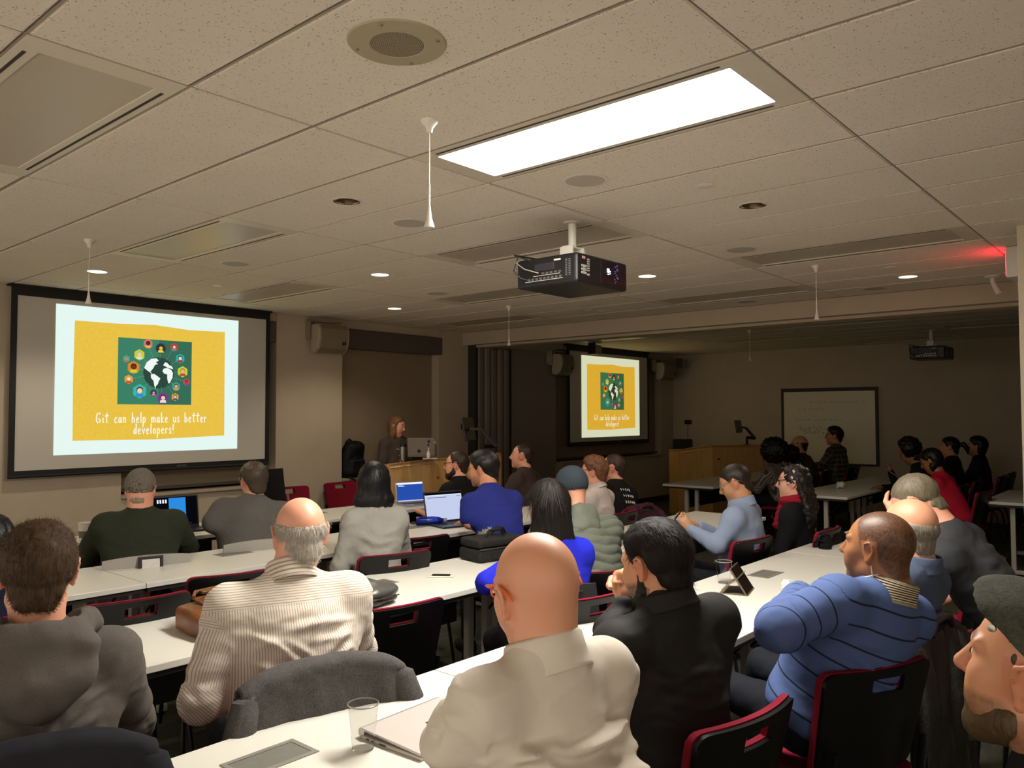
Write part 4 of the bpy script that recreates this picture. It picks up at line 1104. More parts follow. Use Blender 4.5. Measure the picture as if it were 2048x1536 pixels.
def screen(label, x0, x1, z0, z1, y, img, tone):
    t = thing('projection_screen', label, 'projection screen', ((x0+x1)/2, y, 0))
    cx = (x0+x1)/2
    MB().box((x0-cx+.045, .0, z0+.045), (x1-cx-.045, .006, z1-.09)).build('screen_fabric', M_MATTE, t)
    bb = MB(); a, b_ = x0-cx, x1-cx
    bb.box((a, -.006, z0), (a+.045, .012, z1)).box((b_-.045, -.006, z0), (b_, .012, z1)).box((a+.045, -.006, z0), (b_-.045, .012, z0+.045)).box((a+.045, -.006, z1-.09), (b_-.045, .012, z1))
    bb.build('border', M_BORDER, t)
    MB().tube([(a, 0, z0-.005), (b_, 0, z0-.005)], .014, 10).build('weight_bar', M_BORDER, t)
    MB().box((a-.02, -.02, z1-.012), (b_+.02, .07, ZC-.001)).build('casing', M_BORDER, t)
    MB().box((.22, -.0075, z0+.012), (.32, -.006, z0+.028)).build('maker_plate', plain('plate grey', '4a4a4c', .4), t)
    slide(t, img[0]-cx, img[1], img[2], img[3], -.002, tone)
screen('large projection screen on the left showing the yellow slide', 2.315, 4.792, 1.112, 2.745, 7.60, (2.662, 1.278, 1.758, 1.335), 'cool')
screen('far projection screen in the dark second room showing the slide', 10.17, 12.62, 1.13, 2.735, 7.60, (10.532, 1.243, 1.765, 1.346), 'warm')

# ------------------------------------------------------------------ projectors
def projector(label, loc, rot, lit):
    t = thing('projector', label, 'projector', loc, rot)
    w, d, h = .50, .43, .165                                           # x across the intake side, y depth
    z0, z1 = -.40, -.235
    MB().box((-w/2, -d/2, z0), (w/2, d/2, z1)).build('casing', plain('projector black', '111013', .4, noise=.03), t, bevel=.016, segs=3)
    MB().lathe([(.052, 0), (.052, -.006), (.024, -.010), (.024, -.15), (.0005, -.15)], n=28).build('ceiling_post', M_WHITE, t, True)
    br = MB(); br.cbox((0, 0, -.150), (.13, .06, .012)).cbox((-.055, 0, -.185), (.018, .09, .075)).cbox((.055, 0, -.185), (.018, .09, .075)).cbox((0, 0, -.222), (.20, .13, .012)).cbox((.075, -.065, -.212), (.05, .03, .028))
    for sx in (-1, 1):
        for sy in (-1, 1): br.tube([(sx*.06, sy*.04, -.222), (sx*.15, sy*.12, -.230)], .009, 6)
    br.build('ceiling_bracket', M_WHITE, t, bevel=.004)
    # connector side (x-)
    X = -w/2-.002
    MB().box((X, -.15, z0+.02), (X+.004, .17, z0+.125)).build('connector_bay', plain('bay black', '050506', .5, noise=0), t)
    pb = MB()
    for k in range(9): pb.cbox((X-.002, .12-.028*k, z0+.042), (.006, .014, .012))
    for k in range(5): pb.cbox((X-.002, .02-.03*k, z0+.070), (.006, .016, .010))
    pb.build('port', plain('port metal', '8d8a84', .3, .8), t)
    MB().box((X-.001, -.12, z0+.030), (X+.001, .15, z0+.033)).box((X-.001, -.10, z0+.058), (X+.001, .09, z0+.061)).build('print_line', plain('print grey', 'a7a39b', .5), t)
    MB().box((X-.003, -.06, z0+.085), (X+.001, .08, z0+.128)).build('cover_plate', plain('cover grey', '252427', .45), t, bevel=.002)
    MB().box((X-.003, -.105, z0+.132), (X, -.060, z0+.141)).build('label_plate', plain('label white', 'c8c4ba', .5), t)
    vb = MB()
    for k in range(10):
        for q in range(2): vb.cbox((-w/2-.001, -.165+.022*q-.0, z0+.045+.0095*k), (.003, .013, .004))
    vb.build('vent_slot', plain('vent grey', '6b6862', .5), t)
    # front / intake side (y-)
    Y = -d/2-.002
    MB().box((-.03, Y, z0+.018), (.235, Y+.004, z1-.018)).build('intake_grille', plain('grille black', '060609', .35, noise=0), t)
    lb = MB()
    for k in range(13): lb.box((-.02, Y-.002, z0+.024+.0093*k), (.228, Y+.001, z0+.0275+.0093*k))
    lb.build('louvre', plain('louvre black', '18181c', .3, noise=0), t)
    kb = MB()
    for (x, z, a, b_) in [(-.205, .075, .010, .012), (-.188, .058, .010, .016), (-.188, .075, .013, .013), (-.188, .092, .010, .016), (-.171, .075, .010, .014), (-.171, .094, .01, .012), (-.205, .094, .01, .012), (-.205, .056, .01, .012), (-.171, .056, .010, .012), (-.155, .05, .006, .008), (-.142, .05, .010, .012)]: kb.cbox((x, Y+.001, z0+z), (a, .004, b_))
    for k in range(6): kb.cbox((-.146, Y+.001, z0+.072+.0125*k), (.020, .004, .007))
    kb.build('button', plain('button grey', '9b9890', .45), t)
    MB().cbox((-.190, Y+.001, z0+.140), (.024, .004, .014)).build('warning_label', plain('label pink', 'b98f8a', .5), t)
    if lit:
        gb_ = MB(); 
        for (x, z, r) in ((.045, .098, .012), (.062, .094, .007), (.045, .077, .006), (.064, .082, .005)): gb_.cbox((x, Y-.0025, z0+z), (r*1.6, .002, r*1.9 if r > .01 else r))
        gb_.build('lamp_glow', emit('projector lamp blue', 'bcd4ff', 5.0, lit=(.55, .72, 1.0)), t)
        g2 = MB(); rg = random.Random(4)
        for k in range(12): g2.cbox((.120+rg.uniform(-.012, .025), Y-.0025, z0+.035+.0093*(k % 12)), (rg.uniform(.006, .018), .002, .0028))
        g2.build('lamp_leak', emit('projector leak violet', '6b6be0', 1.2, lit=(.18, .16, .75)), t)
    MB().tube([(-w/2, .10, z1-.02), (-w/2-.03, .16, z1+.01), (-w/2-.02, .215, z1+.03), (-w/2+.10, .16, z1+.02), (-w/2+.2, .1, z1+.012)], .005, 8).build('cable', M_BLACK, t, True)
    MB().tube([(-w/2+.02, .205, z1+.015), (-w/2-.035, .19, z1-.02), (-w/2-.045, .12, z0+.10), (-w/2-.005, .05, z0+.075)], .0032, 8).build('cable', plain('cable grey', '8a8880', .5), t, True)
    MB().tube([(-w/2+.01, .215, z1+.02), (-w/2-.045, .20, z0+.10), (-w/2-.03, .16, z0+.055), (-w/2-.003, .135, z0+.045)], .003, 8).build('cable', plain('cable dark', '15201d', .5), t, True)
    return t
projector('black ceiling projector with blue light behind its grille', (3.73, 2.75, ZC), math.radians(0), True)
projector('dark ceiling projector in the far second room', (11.79, 2.71, ZC), math.radians(0), False)
# ------------------------------------------------------------------ wall loudspeakers
def loudspeaker(label, x, y, z, az, w=.40):
    t = thing('wall_loudspeaker', label, 'loudspeaker', (x, y, z), az)
    prof = [(.0, -.155), (.075, -.175), (.15, -.12), (.19, -.02), (.185, .10), (.15, .150), (.0, .155)]
    M_ = Matrix(((0, 0, 1, -w/2), (-1, 0, 0, 0), (0, 1, 0, 0), (0, 0, 0, 1)))
    MB().prism([(a, b_) for a, b_ in prof], 0, w, M_).build('cabinet', plain('speaker cream', 'a5987d', .5, noise=.02), t, bevel=.012)
    pf = [(.086, -.172), (.159, -.12), (.199, -.02), (.194, .10), (.158, .146)]
    gp = MB(); vs = [(-w/2+.035, -a, b_) for a, b_ in pf]+[(w/2-.03, -a, b_) for a, b_ in pf]; n = len(pf)
    gp.add(vs, [(k, k+1, n+k+1, n+k) for k in range(n-1)]).build('grille', plain('speaker grille', '7c6f59', .75, noise=.03), t)
    MB().cbox((w/2-.085, -.188, -.055), (.018, .006, .05), None).cbox((w/2-.060, -.190, -.050), (.018, .006, .05)).build('badge', M_BLACK, t)
    MB().box((-w/2-.035, -.03, -.02), (-w/2-.012, .03, .21)).box((-w/2-.035, -.03, .19), (w/2, .03, .21)).box((-w/2-.035, .03, .0), (-w/2+.08, .07, .21)).build('bracket', plain('bracket cream', '8c806a', .5), t)
    return t
loudspeaker('cream wall loudspeaker high between left screen and blind', 5.53, YF-.075, 2.50, math.radians(-6))
loudspeaker('dark loudspeaker hanging left of the far screen', 9.83, YF-.14, 2.40, math.radians(8))
loudspeaker('loudspeaker hanging right of the far screen, in the corner', 13.02, YF-.14, 2.42, math.radians(-8))
def speaker_box(x, y, z, label):
    t = thing('camera_box', label, 'camera', (x, y, z), math.radians(12))
    MB().cbox((0, 0, 0), (.24, .13, .15)).build('housing', plain('box grey', '8b8378', .5), t, bevel=.01)
    MB().cbox((-.125, 0, .015), (.02, .12, .18)).build('bracket', M_DARKM, t)
    MB().cbox((0.03, -.066, .03), (.012, .004, .010)).cbox((.035, -.066, -.055), (.012, .004, .010)).build('glint', plain('bright glint', 'd8d2c4', .2, .8), t)  # small bright blocks stand in for glints on the housing
speaker_box(8.36, YF-.10, 2.66, 'grey box hanging above the folding partition under the soffit')
speaker_box(10.35, 7.2, 2.64, 'small dark box hanging at the top left of far screen')
speaker_box(13.3, 7.3, 2.55, 'small dark box hanging beside the corner loudspeaker')
# ------------------------------------------------------------------ whiteboard in the second room
t = thing('whiteboard', 'framed whiteboard with faint marker notes on the far wall', 'whiteboard', (XE, 4.735, 0))
MB().box((-.03, -.765, .80), (-.02, .765, 2.02)).build('board', plain('whiteboard enamel', 'e2d9ba', .3, noise=.01), t)
fb = MB(); fb.box((-.04, -.80, .77), (0, -.755, 2.06)).box((-.04, .755, .77), (0, .80, 2.06)).box((-.04, -.755, 2.0), (0, .755, 2.06)).box((-.04, -.755, .77), (0, .755, .80))
fb.build('frame', plain('dark wood frame', '1f1410', .5), t, bevel=.004)
MB().box((-.10, -.5, .745), (-.0, .5, .765)).build('tray', plain('tray dark', '2a211b', .5), t)
mk = MB(); rg = random.Random(9)
for row, (z, a, b_) in enumerate(((1.82, -.6, .3), (1.70, .1, .5), (1.52, -.2, .55), (1.38, -.1, .5), (1.31, -.1, .45))):
    y = b_
    while y > a:
        L = rg.uniform(.02, .07); pts = [(-.031, y-L*q/4, z+rg.uniform(-.018, .018)*(2.2 if row >= 3 else 1)) for q in range(5)]; mk.tube(pts, .0022 if row < 3 else .0032, 4); y -= L+rg.uniform(.015, .05)
o = mk.build('marker_writing', plain('faded marker', '6f6a66', .7), t); o['kind'] = 'stuff'
# ------------------------------------------------------------------ tables
def lam_mat():
    b = NB('white laminate'); co = b.coord(); nz = b.noise(co, 30, 3, .6); c = srgb('d6d3c8')
    b.col(b.ramp(nz, [(.3, tuple(x*.985 for x in c)), (.7, c)])); b.rough(.36); b.spec(.4)
    return b.m
M_LAM = lam_mat(); M_EDGE = plain('table edge band', 'cfcabd', .4, noise=.02)
table_proto = {}
def table(x0, x1, y0, y1, label, group, socket=True):
    w, d = x1-x0-.004, y1-y0
    t = thing('training_table', label, 'table', ((x0+x1)/2, (y0+y1)/2, 0), 0, group)
    key = (round(w, 2), round(d, 2))
    tp = MB().box((-w/2, -d/2, .712), (w/2, d/2, .74)).build('table_top', M_LAM, t, bevel=.003)
    eb = MB().box((-w/2+.01, -d/2+.012, .69), (w/2-.01, d/2-.012, .712)).build('under_frame', plain('under frame black', '141312', .6), t)
    for sx in (-1, 1):
        for yy in (-.07, .07):
            o = MB().box((sx*(w/2-.12)-.022, yy-.022, .06), (sx*(w/2-.12)+.022, yy+.022, .69)).build('leg', M_TABLEM, t, bevel=.004)
        MB().box((sx*(w/2-.12)-.03, -d/2+.05, .02), (sx*(w/2-.12)+.03, d/2-.05, .06)).build('foot', M_TABLEM, t, bevel=.008)
        for yy in (-d/2+.08, d/2-.08): MB().lathe([(.022, 0), (.022, .02)], c=(sx*(w/2-.12), yy, 0), n=12).build('glide', M_BLACK, t)
        MB().tube([(sx*(w/2-.12), -d/2+.07, .69), (sx*(w/2-.12), -.06, .5)], .008, 6).build('brace', M_DARKM, t)
    MB().box((-w/2+.2, .09, .44), (w/2-.2, .105, .69)).build('modesty_panel', plain('modesty panel', '151416', .6), t)
    if socket:
        s = MB(); a, b_ = .108, .062
        for p, q in (((-a, -b_), (a, -b_+.016)), ((-a, b_-.016), (a, b_)), ((-a, -b_+.016), (-a+.014, b_-.016)), ((a-.014, -b_+.016), (a, b_-.016))): s.box((p[0], p[1]+.12, .7405), (q[0], q[1]+.12, .7425))
        so = s.build('socket_frame', plain('socket frame grey', '8f8c84', .4, .3), t)
        MB().box((-a+.015, .12-b_+.017, .7402), (a-.015, .12+b_-.017, .7412)).build('socket_lid', plain('socket lid grey', '757269', .5, .2), so)
    return t
XT = [.405, 1.955, 3.503, 5.09, 6.65]
names = ['first', 'second', 'third', 'fourth']
for row, (y0, y1, rn) in enumerate(((1.41, 2.05, 'nearest row'), (2.85, 3.52, 'second row from the camera'), (4.25, 4.95, 'third row from the camera'), (5.62, 6.28, 'front row before the screens'))):
    for k in range(4):
        pos = ('leftmost', 'left middle', 'right middle', 'rightmost')[k]
        table(XT[k], XT[k+1], y0, y1, f'white laminate training table, {pos} in the {rn}', 'training tables in the lit room', socket=not (row == 0 and k == 1))
for (x0, x1, y0, y1, l) in ((8.95, 10.5, 4.5, 5.2, 'white table in the dark room nearest its lectern'), (10.5, 12.05, 4.5, 5.2, 'white table at the whiteboard end of the front dark row'), (8.74, 10.29, 2.85, 3.52, 'white table in the dark room behind the woman in the headband'),
                            (10.29, 11.84, 2.85, 3.52, 'white table in the dark room by the person in red'), (9.25, 10.8, 1.05, 1.70, 'white table end at the right edge of the dark room')): table(x0, x1, y0, y1, l, 'training tables in the dark room', socket=False)

# ------------------------------------------------------------------ chairs
M_SHELL = plain('chair shell black', '070708', .42, noise=0, spec=.3); M_RED = fabric('chair fabric red', '7a1126', .12, 600, .85); M_RIM = plain('chair rim', '3f3e3d', .35, noise=0)
def panel(nu, nv, pos, thick, hole=None, name='panel', mat=None, parent=None):
    """curved sheet with thickness and an optional hole given as cell ranges"""
    V0 = np.array([[pos(u, v, 0) for u in np.linspace(-1, 1, nu+1)] for v in np.linspace(0, 1, nv+1)]); V1 = np.array([[pos(u, v, thick) for u in np.linspace(-1, 1, nu+1)] for v in np.linspace(0, 1, nv+1)])
    n = (nu+1)*(nv+1); id0 = np.arange(n).reshape(nv+1, nu+1); keep = np.ones((nv, nu), bool)
    if hole: keep[hole[0]:hole[1], hole[2]:hole[3]] = False
    F = []
    for j in range(nv):
        for i in range(nu):
            if not keep[j, i]: continue
            a, b, c, d = id0[j, i], id0[j, i+1], id0[j+1, i+1], id0[j+1, i]
            F.append((a, b, c, d)); F.append((n+d, n+c, n+b, n+a))
            for (p, q, jj, ii) in ((a, b, j-1, i), (b, c, j, i+1), (c, d, j+1, i), (d, a, j, i-1)):
                if not (0 <= jj < nv and 0 <= ii < nu and keep[jj, ii]): F.append((q, p, n+p, n+q))
    me = bpy.data.meshes.new(name); me.from_pydata(np.concatenate([V0.reshape(-1, 3), V1.reshape(-1, 3)]).tolist(), [], [tuple(int(x) for x in f) for f in F])
    me.polygons.foreach_set('use_smooth', np.ones(len(me.polygons), bool)); me.materials.append(mat)
    try: me.set_sharp_from_angle(angle=math.radians(42))
    except Exception: pass
    return link(bpy.data.objects.new(name, me), parent)
def rcorner(u, v, r=.16):
    # pull the corners of a unit sheet in so that it reads rounded; u in -1..1, v in 0..1
    du = max(0, abs(u)-(1-r)); 
    for e, vv in ((0, v), (1, 1-v)):
        dv = max(0, r*.55-vv)
        if du > 0 and dv > 0:
            a = du/r; b = dv/(r*.55); L = math.hypot(a, b); m = max(a, b)
            du2, dv2 = a*m/L, b*m/L
            u = math.copysign(1-r+du2*r, u); v = (r*.55-dv2*r*.55) if e == 0 else 1-(r*.55-dv2*r*.55)
            du = 0
    return u, v
def make_chair(label):
    t = thing('stacking_chair', label, 'chair')
    def back(off, grow):
        def pos(u, v, th):
            u2, v2 = rcorner(u, v)
            hw = (.205+.022*v2)+grow; x = u2*hw
            z = .495+v2*(.345+grow)
            y = -.205-.075*v2+.055*(1-u2*u2)*-1*.75+.04+off+th*-1
            return (x, y, z)
        return pos
    panel(20, 14, back(0, 0), .014, (11, 13, 7, 13), 'back_shell', M_SHELL, t)
    panel(20, 14, back(.022, .004), .020, (11, 13, 7, 13), 'back_pad', M_RED, t)
    def seat(off, grow):
        def pos(u, v, th):
            u2, v2 = rcorner(u, v, .2)
            return (u2*(.225+grow-.02*v2), .23-.44*v2-.0, .445+off-.018*(1-u2*u2)-(.03*max(0, .25-v2)/.25)+.016*max(0, v2-.7)/.3-th)
        return pos
    panel(12, 10, seat(-.012, 0), .014, None, 'seat_shell', M_SHELL, t)
    panel(12, 10, seat(.024, .004), .034, None, 'seat_pad', M_RED, t)
    for sx in (-1, 1):
        MB().tube([(sx*.20, .17, .415), (sx*.225, .21, .36), (sx*.245, .235, .01)], .0105, 8).build('leg', M_DARKM, t, True)
        MB().tube([(sx*.20, -.15, .415), (sx*.225, -.20, .36), (sx*.245, -.265, .01)], .0105, 8).build('leg', M_DARKM, t, True)
        MB().tube([(sx*.20, .17, .412), (sx*.20, -.15, .412), (sx*.195, -.225, .46), (sx*.19, -.245, .60)], .0105, 8).build('side_frame', M_DARKM, t, True)
    MB().tube([(-.2, .1, .41), (.2, .1, .41)], .009, 8).build('stretcher', M_DARKM, t, True)
    return t
_ch = [None]
def chair(x, y, az, label, group='red and black stacking chairs'):
    """x, y = middle of the seat; az = direction it faces in degrees"""
    r = math.radians(az-90)
    if _ch[0] is None:
        _ch[0] = make_chair(label); t = _ch[0]; t.location = (x, y, 0); t.rotation_euler = (0, 0, r)
    else: t = dup(_ch[0], (x, y, 0), r, label)
    t['group'] = group; return t
def chair_b(xb, yb, az, label, **k):
    """placed by the middle of its back"""
    a = math.radians(az); return chair(xb+.25*math.cos(a), yb+.25*math.sin(a), az, label, **k)
chair_b(2.22, 2.53, 80, 'empty red and black chair tucked under the table beside the man in striped shirt')
chair_b(1.57, 3.48, 84, 'empty black chair back left of the brown satchel')
chair_b(2.13, 3.66, 76, 'empty black chair back behind the brown satchel, under the row')
chair_b(3.52, 3.82, 77, 'empty black and red chair right of the woman in grey sweater')
chair(5.02, 7.28, 272, 'red chair facing the room by the front wall, left of the pair')
chair(5.72, 7.34, 268, 'red chair facing the room by the front wall, next to the backpack')
chair(12.35, 2.15, 92, 'empty dark red chair in the dark room behind the woman with bob hair')
chair_b(4.93, .87, 82, 'empty red edged chair at the right edge behind the man leaning forward')
# draped jackets -------------------------------------------------
def jacket(xb, yb, az, label, mat, w=.27, front=.10, back=.42, top=.885, flare=.05, fold=.016, seed=1, collar=True, name='jacket', cat='jacket'):
    a = math.radians(az-90)
    t = thing(name, label, cat, (xb, yb, 0), a)
    nu, nv = 48, 44; L = front+back+.07; V = []
    us = np.linspace(-1, 1, nu+1); vs = np.linspace(0, 1, nv+1)
    for v in vs:
        s = v*L
        for u in us:
            if s < front: y, z, k = .055, top-front+s-.02, 0
            elif s < front+.07:
                q = (s-front)/.07*math.pi; y, z, k = .015+.040*math.cos(q), top-.02+.020*math.sin(q), 0
            else: q = s-front-.07; y, z, k = -.025-.10*q*.6-.02*math.sin(q*5), top-.02-q, q
            hw = w*(1-.10*abs(k < .02))+flare*k/.4
            x = u*hw; droop = .055*abs(u)**3*(1 if s > front*.5 else 0)
            V.append((x, y-.02*u*u, z-droop))
    V = np.array(V); Q = []
    id_ = np.arange((nu+1)*(nv+1)).reshape(nv+1, nu+1)
    Q = np.stack([id_[:-1, :-1], id_[:-1, 1:], id_[1:, 1:], id_[1:, :-1]], -1).reshape(-1, 4)
    N = vnormals(V, Q); q = np.clip((top-.01-V[:, 2])/.25, 0, 1)
    d = (np.sin(V[:, 0]*34+vnoise(V*6, seed)*2.6+seed)*.6+vnoise(np.stack([V[:, 0]*22, V[:, 1]*6, V[:, 2]*5], 1), seed+3))*fold*q+vnoise(V*30, seed+5)*.002
    V = V-N*d[:, None]
    o = mesh_np('jacket_body', V, Q, mat, t); sd = o.modifiers.new('s', 'SOLIDIFY'); sd.thickness = .008; sd.offset = 0
    if collar:
        mb = MB(); mb.tube([(-.11, -.055, top-.05), (-.07, -.052, top-.005), (0, -.052, top+.004), (.07, -.052, top-.005), (.11, -.055, top-.05)], [.012, .017, .018, .017, .012], 10); mb.build('jacket_collar', mat, t, True)
    for sx in (-1, 1):
        mb = MB(); x = sx*w*.92
        mb.tube([(x*.80, -.01, top-.055), (x*.93, -.03, top-.09), (x*1.02, -.05, top-.18), (x*1.05, -.065, top-.32), (x*1.0, -.06, top-.50), (x*.99, -.06, top-.51)], [.012, .040, .048, .045, .040, .012], 14); so = mb.build('jacket_sleeve', mat, t, True)
    return t
b = NB('black leather'); co = b.coord(); nz = b.noise(co, 140, 3, .6); big = b.noise(co, 9, 2, .5); b.col(srgb('1c1b19')); b.rough(.42); b.bump(b.math('ADD', b.math('MULTIPLY', nz, .25), big), .4, .02); M_LEATHER = b.m
# mesh-back office chair by the left screen, and its labelled neighbour
t = thing('office_chair', 'black mesh office chair with pale armrest beside the left screen', 'office chair', (4.72, 7.1, 0), math.radians(200))
panel(10, 8, lambda u, v, th: (u*.23*(1-.06*v), -.24-.05*v+.03*(u*u)+th, .60+v*.46), .02, None, 'back_mesh', plain('black mesh', '09090a', .6, noise=.2, nscale=300), t)
MB().box((-.24, -.2, .44), (.24, .25, .50)).build('seat', M_BLACK, t, bevel=.02)
for sx in (-1, 1):
    MB().tube([(sx*.26, -.18, .46), (sx*.285, -.2, .62), (sx*.27, -.22, .78)], .013, 8).build('back_post', plain('beige plastic', '8f8272', .5), t, True)
    MB().box((sx*.28-.035, -.16, .655), (sx*.28+.035, .12, .69)).build('armrest', M_BLACK, t, bevel=.012); MB().box((sx*.28-.012, -.03, .46), (sx*.28+.012, .03, .655)).build('arm_post', M_GREY, t)
MB().lathe([(.03, .08), (.03, .44)], n=16).build('gas_column', M_DARKM, t)
for k in range(5):
    a = 2*math.pi*k/5; MB().tube([(0, 0, .09), (.28*math.cos(a), .28*math.sin(a), .06)], [.026, .018], 8).build('base_arm', M_BLACK, t); MB().lathe([(.026, 0), (.026, .05)], c=(.28*math.cos(a), .28*math.sin(a), .0), n=12).build('castor', M_BLACK, t)
# ------------------------------------------------------------------ cloth patterns (woven along the garment)
def striped(name, base, line, axis_, period, width, wr=.45, soft=.25, yoke=None, horizontal_above=None, weave=600):
    b = NB(name); a = b.attr('tc'); sx = b.n('ShaderNodeSeparateXYZ'); b.l(a.outputs['Vector'], sx.inputs[0])
    def st(src, per, wd):
        m = b.math('FRACT', b.math('DIVIDE', src, per)); d = b.math('ABSOLUTE', b.math('SUBTRACT', m, .5))
        return b.math('SUBTRACT', 1.0, b.math('DIVIDE', b.math('SUBTRACT', d, wd), soft*.2, True), True)
    f = st(sx.outputs[axis_], period, width)
    if horizontal_above is not None:
        g = st(sx.outputs[2], period, width)
        hi = b.math('GREATER_THAN', sx.outputs[2], horizontal_above)
        mxn = b.n('ShaderNodeMix', data_type='FLOAT'); b.l(hi, mxn.inputs[0]); b.l(f, mxn.inputs[2]); b.l(g, mxn.inputs[3]); f = mxn.outputs[0]
    co = b.coord(); fine = b.noise(co, weave, 1, .5); w = b.noise(b.mapping(co, (1, 1, 1.6)), 9, 2, .5)
    c0, c1 = srgb(base), srgb(line)
    bc = b.ramp(fine, [(.3, tuple(x*.92 for x in c0)), (.7, tuple(min(1, x*1.05) for x in c0))])
    b.col(b.mix(f, bc, c1)); b.rough(.82); b.spec(.2); b.bump(b.math('ADD', w, b.math('MULTIPLY', fine, .02)), wr, .03)
    return b.m
def ribbed(name, c, axis_=0, per=.012):
    b = NB(name); a = b.attr('tc'); sx = b.n('ShaderNodeSeparateXYZ'); b.l(a.outputs['Vector'], sx.inputs[0])
    w = b.math('SINE', b.math('MULTIPLY', sx.outputs[axis_], 2*math.pi/per)); c = srgb(c)
    b.col(b.ramp(b.math('ADD', b.math('MULTIPLY', w, .5), .5), [(0, tuple(x*.45 for x in c)), (.5, c)])); b.bump(w, .5, .004); b.rough(.9); b.spec(.15)
    return b.m
def plaid(name):
    b = NB(name); a = b.attr('tc'); sx = b.n('ShaderNodeSeparateXYZ'); b.l(a.outputs['Vector'], sx.inputs[0])
    f1 = b.math('GREATER_THAN', b.math('SINE', b.math('MULTIPLY', sx.outputs[0], 90)), .6); f2 = b.math('GREATER_THAN', b.math('SINE', b.math('MULTIPLY', sx.outputs[2], 90)), .6)
    c = b.mix(b.math('MULTIPLY', f1, .5), srgb('2b2724'), srgb('6f6258')); b.col(b.mix(b.math('MULTIPLY', f2, .5), c, srgb('7c6d5f'))); b.rough(.9)
    return b.m
C_ = lambda n, c, **k: fabric(n, c, **k)
HAIRDK = '15110e'
# ================= nearest row (row four): white shirt, black jacket, striped sweater ...
M_WS = fabric('white shirt poplin', 'cfc6b8', .35, 900, .7, fleck=.03)
def s_(p, dx=0, dy=0): return p
p14 = person('person', 'bald man in white shirt with orange glasses, sitting at the nearest table', (1074, 1182, 1.65), 68, hp=-8, hr=-6, baz=80, lean=.08, sw=.175, g=1.0, shr=.056, belly=1.05, neckup=.128, skin='bald', hs=1.02,
    top=dict(mat=M_WS, sleeve='long', ease=.010, folds=2.3, ncr=50, yoke=.115, cuff=1), collar=dict(mat=M_WS, r=.069, h=.040, fall=.055, up=-.008), arms=(( at(905, 1490, 1.52), at(985, 1560, 1.72) ), 'table'), pants='23252c',
    glasses=('e0641f', .0026), face=dict(jaw=1.05, neck=1.08), facecol=dict(stubble=('9a7460', .35)), wr=1.1)
M_BJ = fabric('black jersey jacket', '232221', .35, 800, .75, fleck=.05)
p15 = person('person', 'man in black jacket with dark beard resting chin on clasped hands', (1312, 1128, 2.30), 84, hp=-14, hr=0, baz=74, hippos=(2.05, 1.13, .50), sw=.20, g=1.05, shr=.062, neckup=.125, neckback=.05, skin='tan',
    hair=dict(style='short', col='17110d', t=.014, line='short', strands=5200, sl=.035, flow='back', top=.006, spec=.2, rough=.6, lift=.10, mess=.2), facecol=dict(beard=('17110d', .004), stubble=('1a130e', .85), brow='15100c'), face=dict(eyes=1),
    top=dict(mat=M_BJ, sleeve='long', ease=.014, folds=.9, name='jacket', cuff=1, rise=.04), collar=dict(mat=M_BJ, r=.068, h=.045, fall=.03, up=.0),
    arms=((at(1228, 1262, 2.36), at(1256, 1208, 2.40)), (at(1350, 1300, 2.70), at(1264, 1154, 2.52))), hands=(dict(dir=at(1262, 1135, 2.42)-at(1258, 1205, 2.40), n=-_f*.75+_r*-.65, curl=1.2), dict(dir=-_f*.85+_u*.3-_r*.35, n=_u*.9+_f*.3, curl=.95)),
    fine_hands=(.16, .16), pants='1b1d22')
M_SW = striped('blue sweater with navy lines', '4d5f8c', '161a2c', 2, .068, .018, .2)
p16 = person('person', 'man in blue sweater with thin dark stripes, arms crossed', (1757, 1096, 2.62), 83, hp=4, hr=0, baz=68, lean=.0, sw=.215, g=1.20, belly=1.12, neckup=.132, skin='brown', hs=1.03,
    hair=None, facecol=dict(scalp=('17110d', .86), line='receding', stubble=('2a1a12', .35), brow='120d0a'), face=dict(eyes=1, jaw=1.08, neck=1.12),
    top=dict(mat=M_SW, sleeve='long', ease=.018, folds=.7, name='sweater', arm=1.15), collar=dict(mat=striped('striped shirt collar', 'c9b99b', '2a2626', 2, .0042, .22, .1), r=.071, h=.030, fall=.050, up=.004), pants='11141c',
    arms=((at(1560, 1255, 2.38), at(1600, 1190, 2.72)), (at(1690, 1275, 2.86), at(1622, 1214, 2.66))), hands=(.4, dict(dir=-_r*.8-_f*.45+_u*.1, n=_u*.9-_f*.3, curl=.45)), fine_hands=(None, .12), hippos=at(1640, 1430, 2.66), neckpos=(0, 0, 0))
M_DEN = C_('faded blue shirt', '4d586d', wrinkle=.5, weave=300, fleck=.2)
p17 = person('person', 'bald man with grey side hair in faded blue shirt', (1818, 1058, 3.08), 68, hp=2, baz=80, hippos=(3.36, 1.0, .5), skin='bald', hair=dict(style='fringe', col='8a8070', t=.009, strands=1600, sl=.02), facecol=dict(stubble=('8a7566', .3)),
    top=dict(mat=M_DEN, sleeve='long', ease=.012, folds=.4), collar=dict(mat=M_DEN, fall=.045), arms=('table', 'table'), pants='23242a', g=1.05)
M_GT = C_('charcoal t-shirt', '37383b', wrinkle=.5, weave=500)
p18 = person('person', 'man in charcoal shirt hunched forward with a hand on his forehead', (1834, 1004, 3.55), 92, hp=-38, baz=86, lean=.36, neckup=.12, neckback=.12, sw=.195, g=1.0, skin='pink', hair=dict(style='short', col='6b6150', t=.006, line='short', strands=1200, sl=.010, mess=.3),
    top=dict(mat=M_GT, sleeve='short', ease=.014, folds=.5), arms=((at(1800, 1115, 3.45), at(1790, 1030, 3.62)), 'lap'), hands=(dict(dir=at(1800, 985, 3.62)-at(1785, 1025, 3.62), n=-_f+_r*-.4, curl=.35), .5), fine_hands=(.14, None), pants='22242a', hipoff=(.1, -.02))
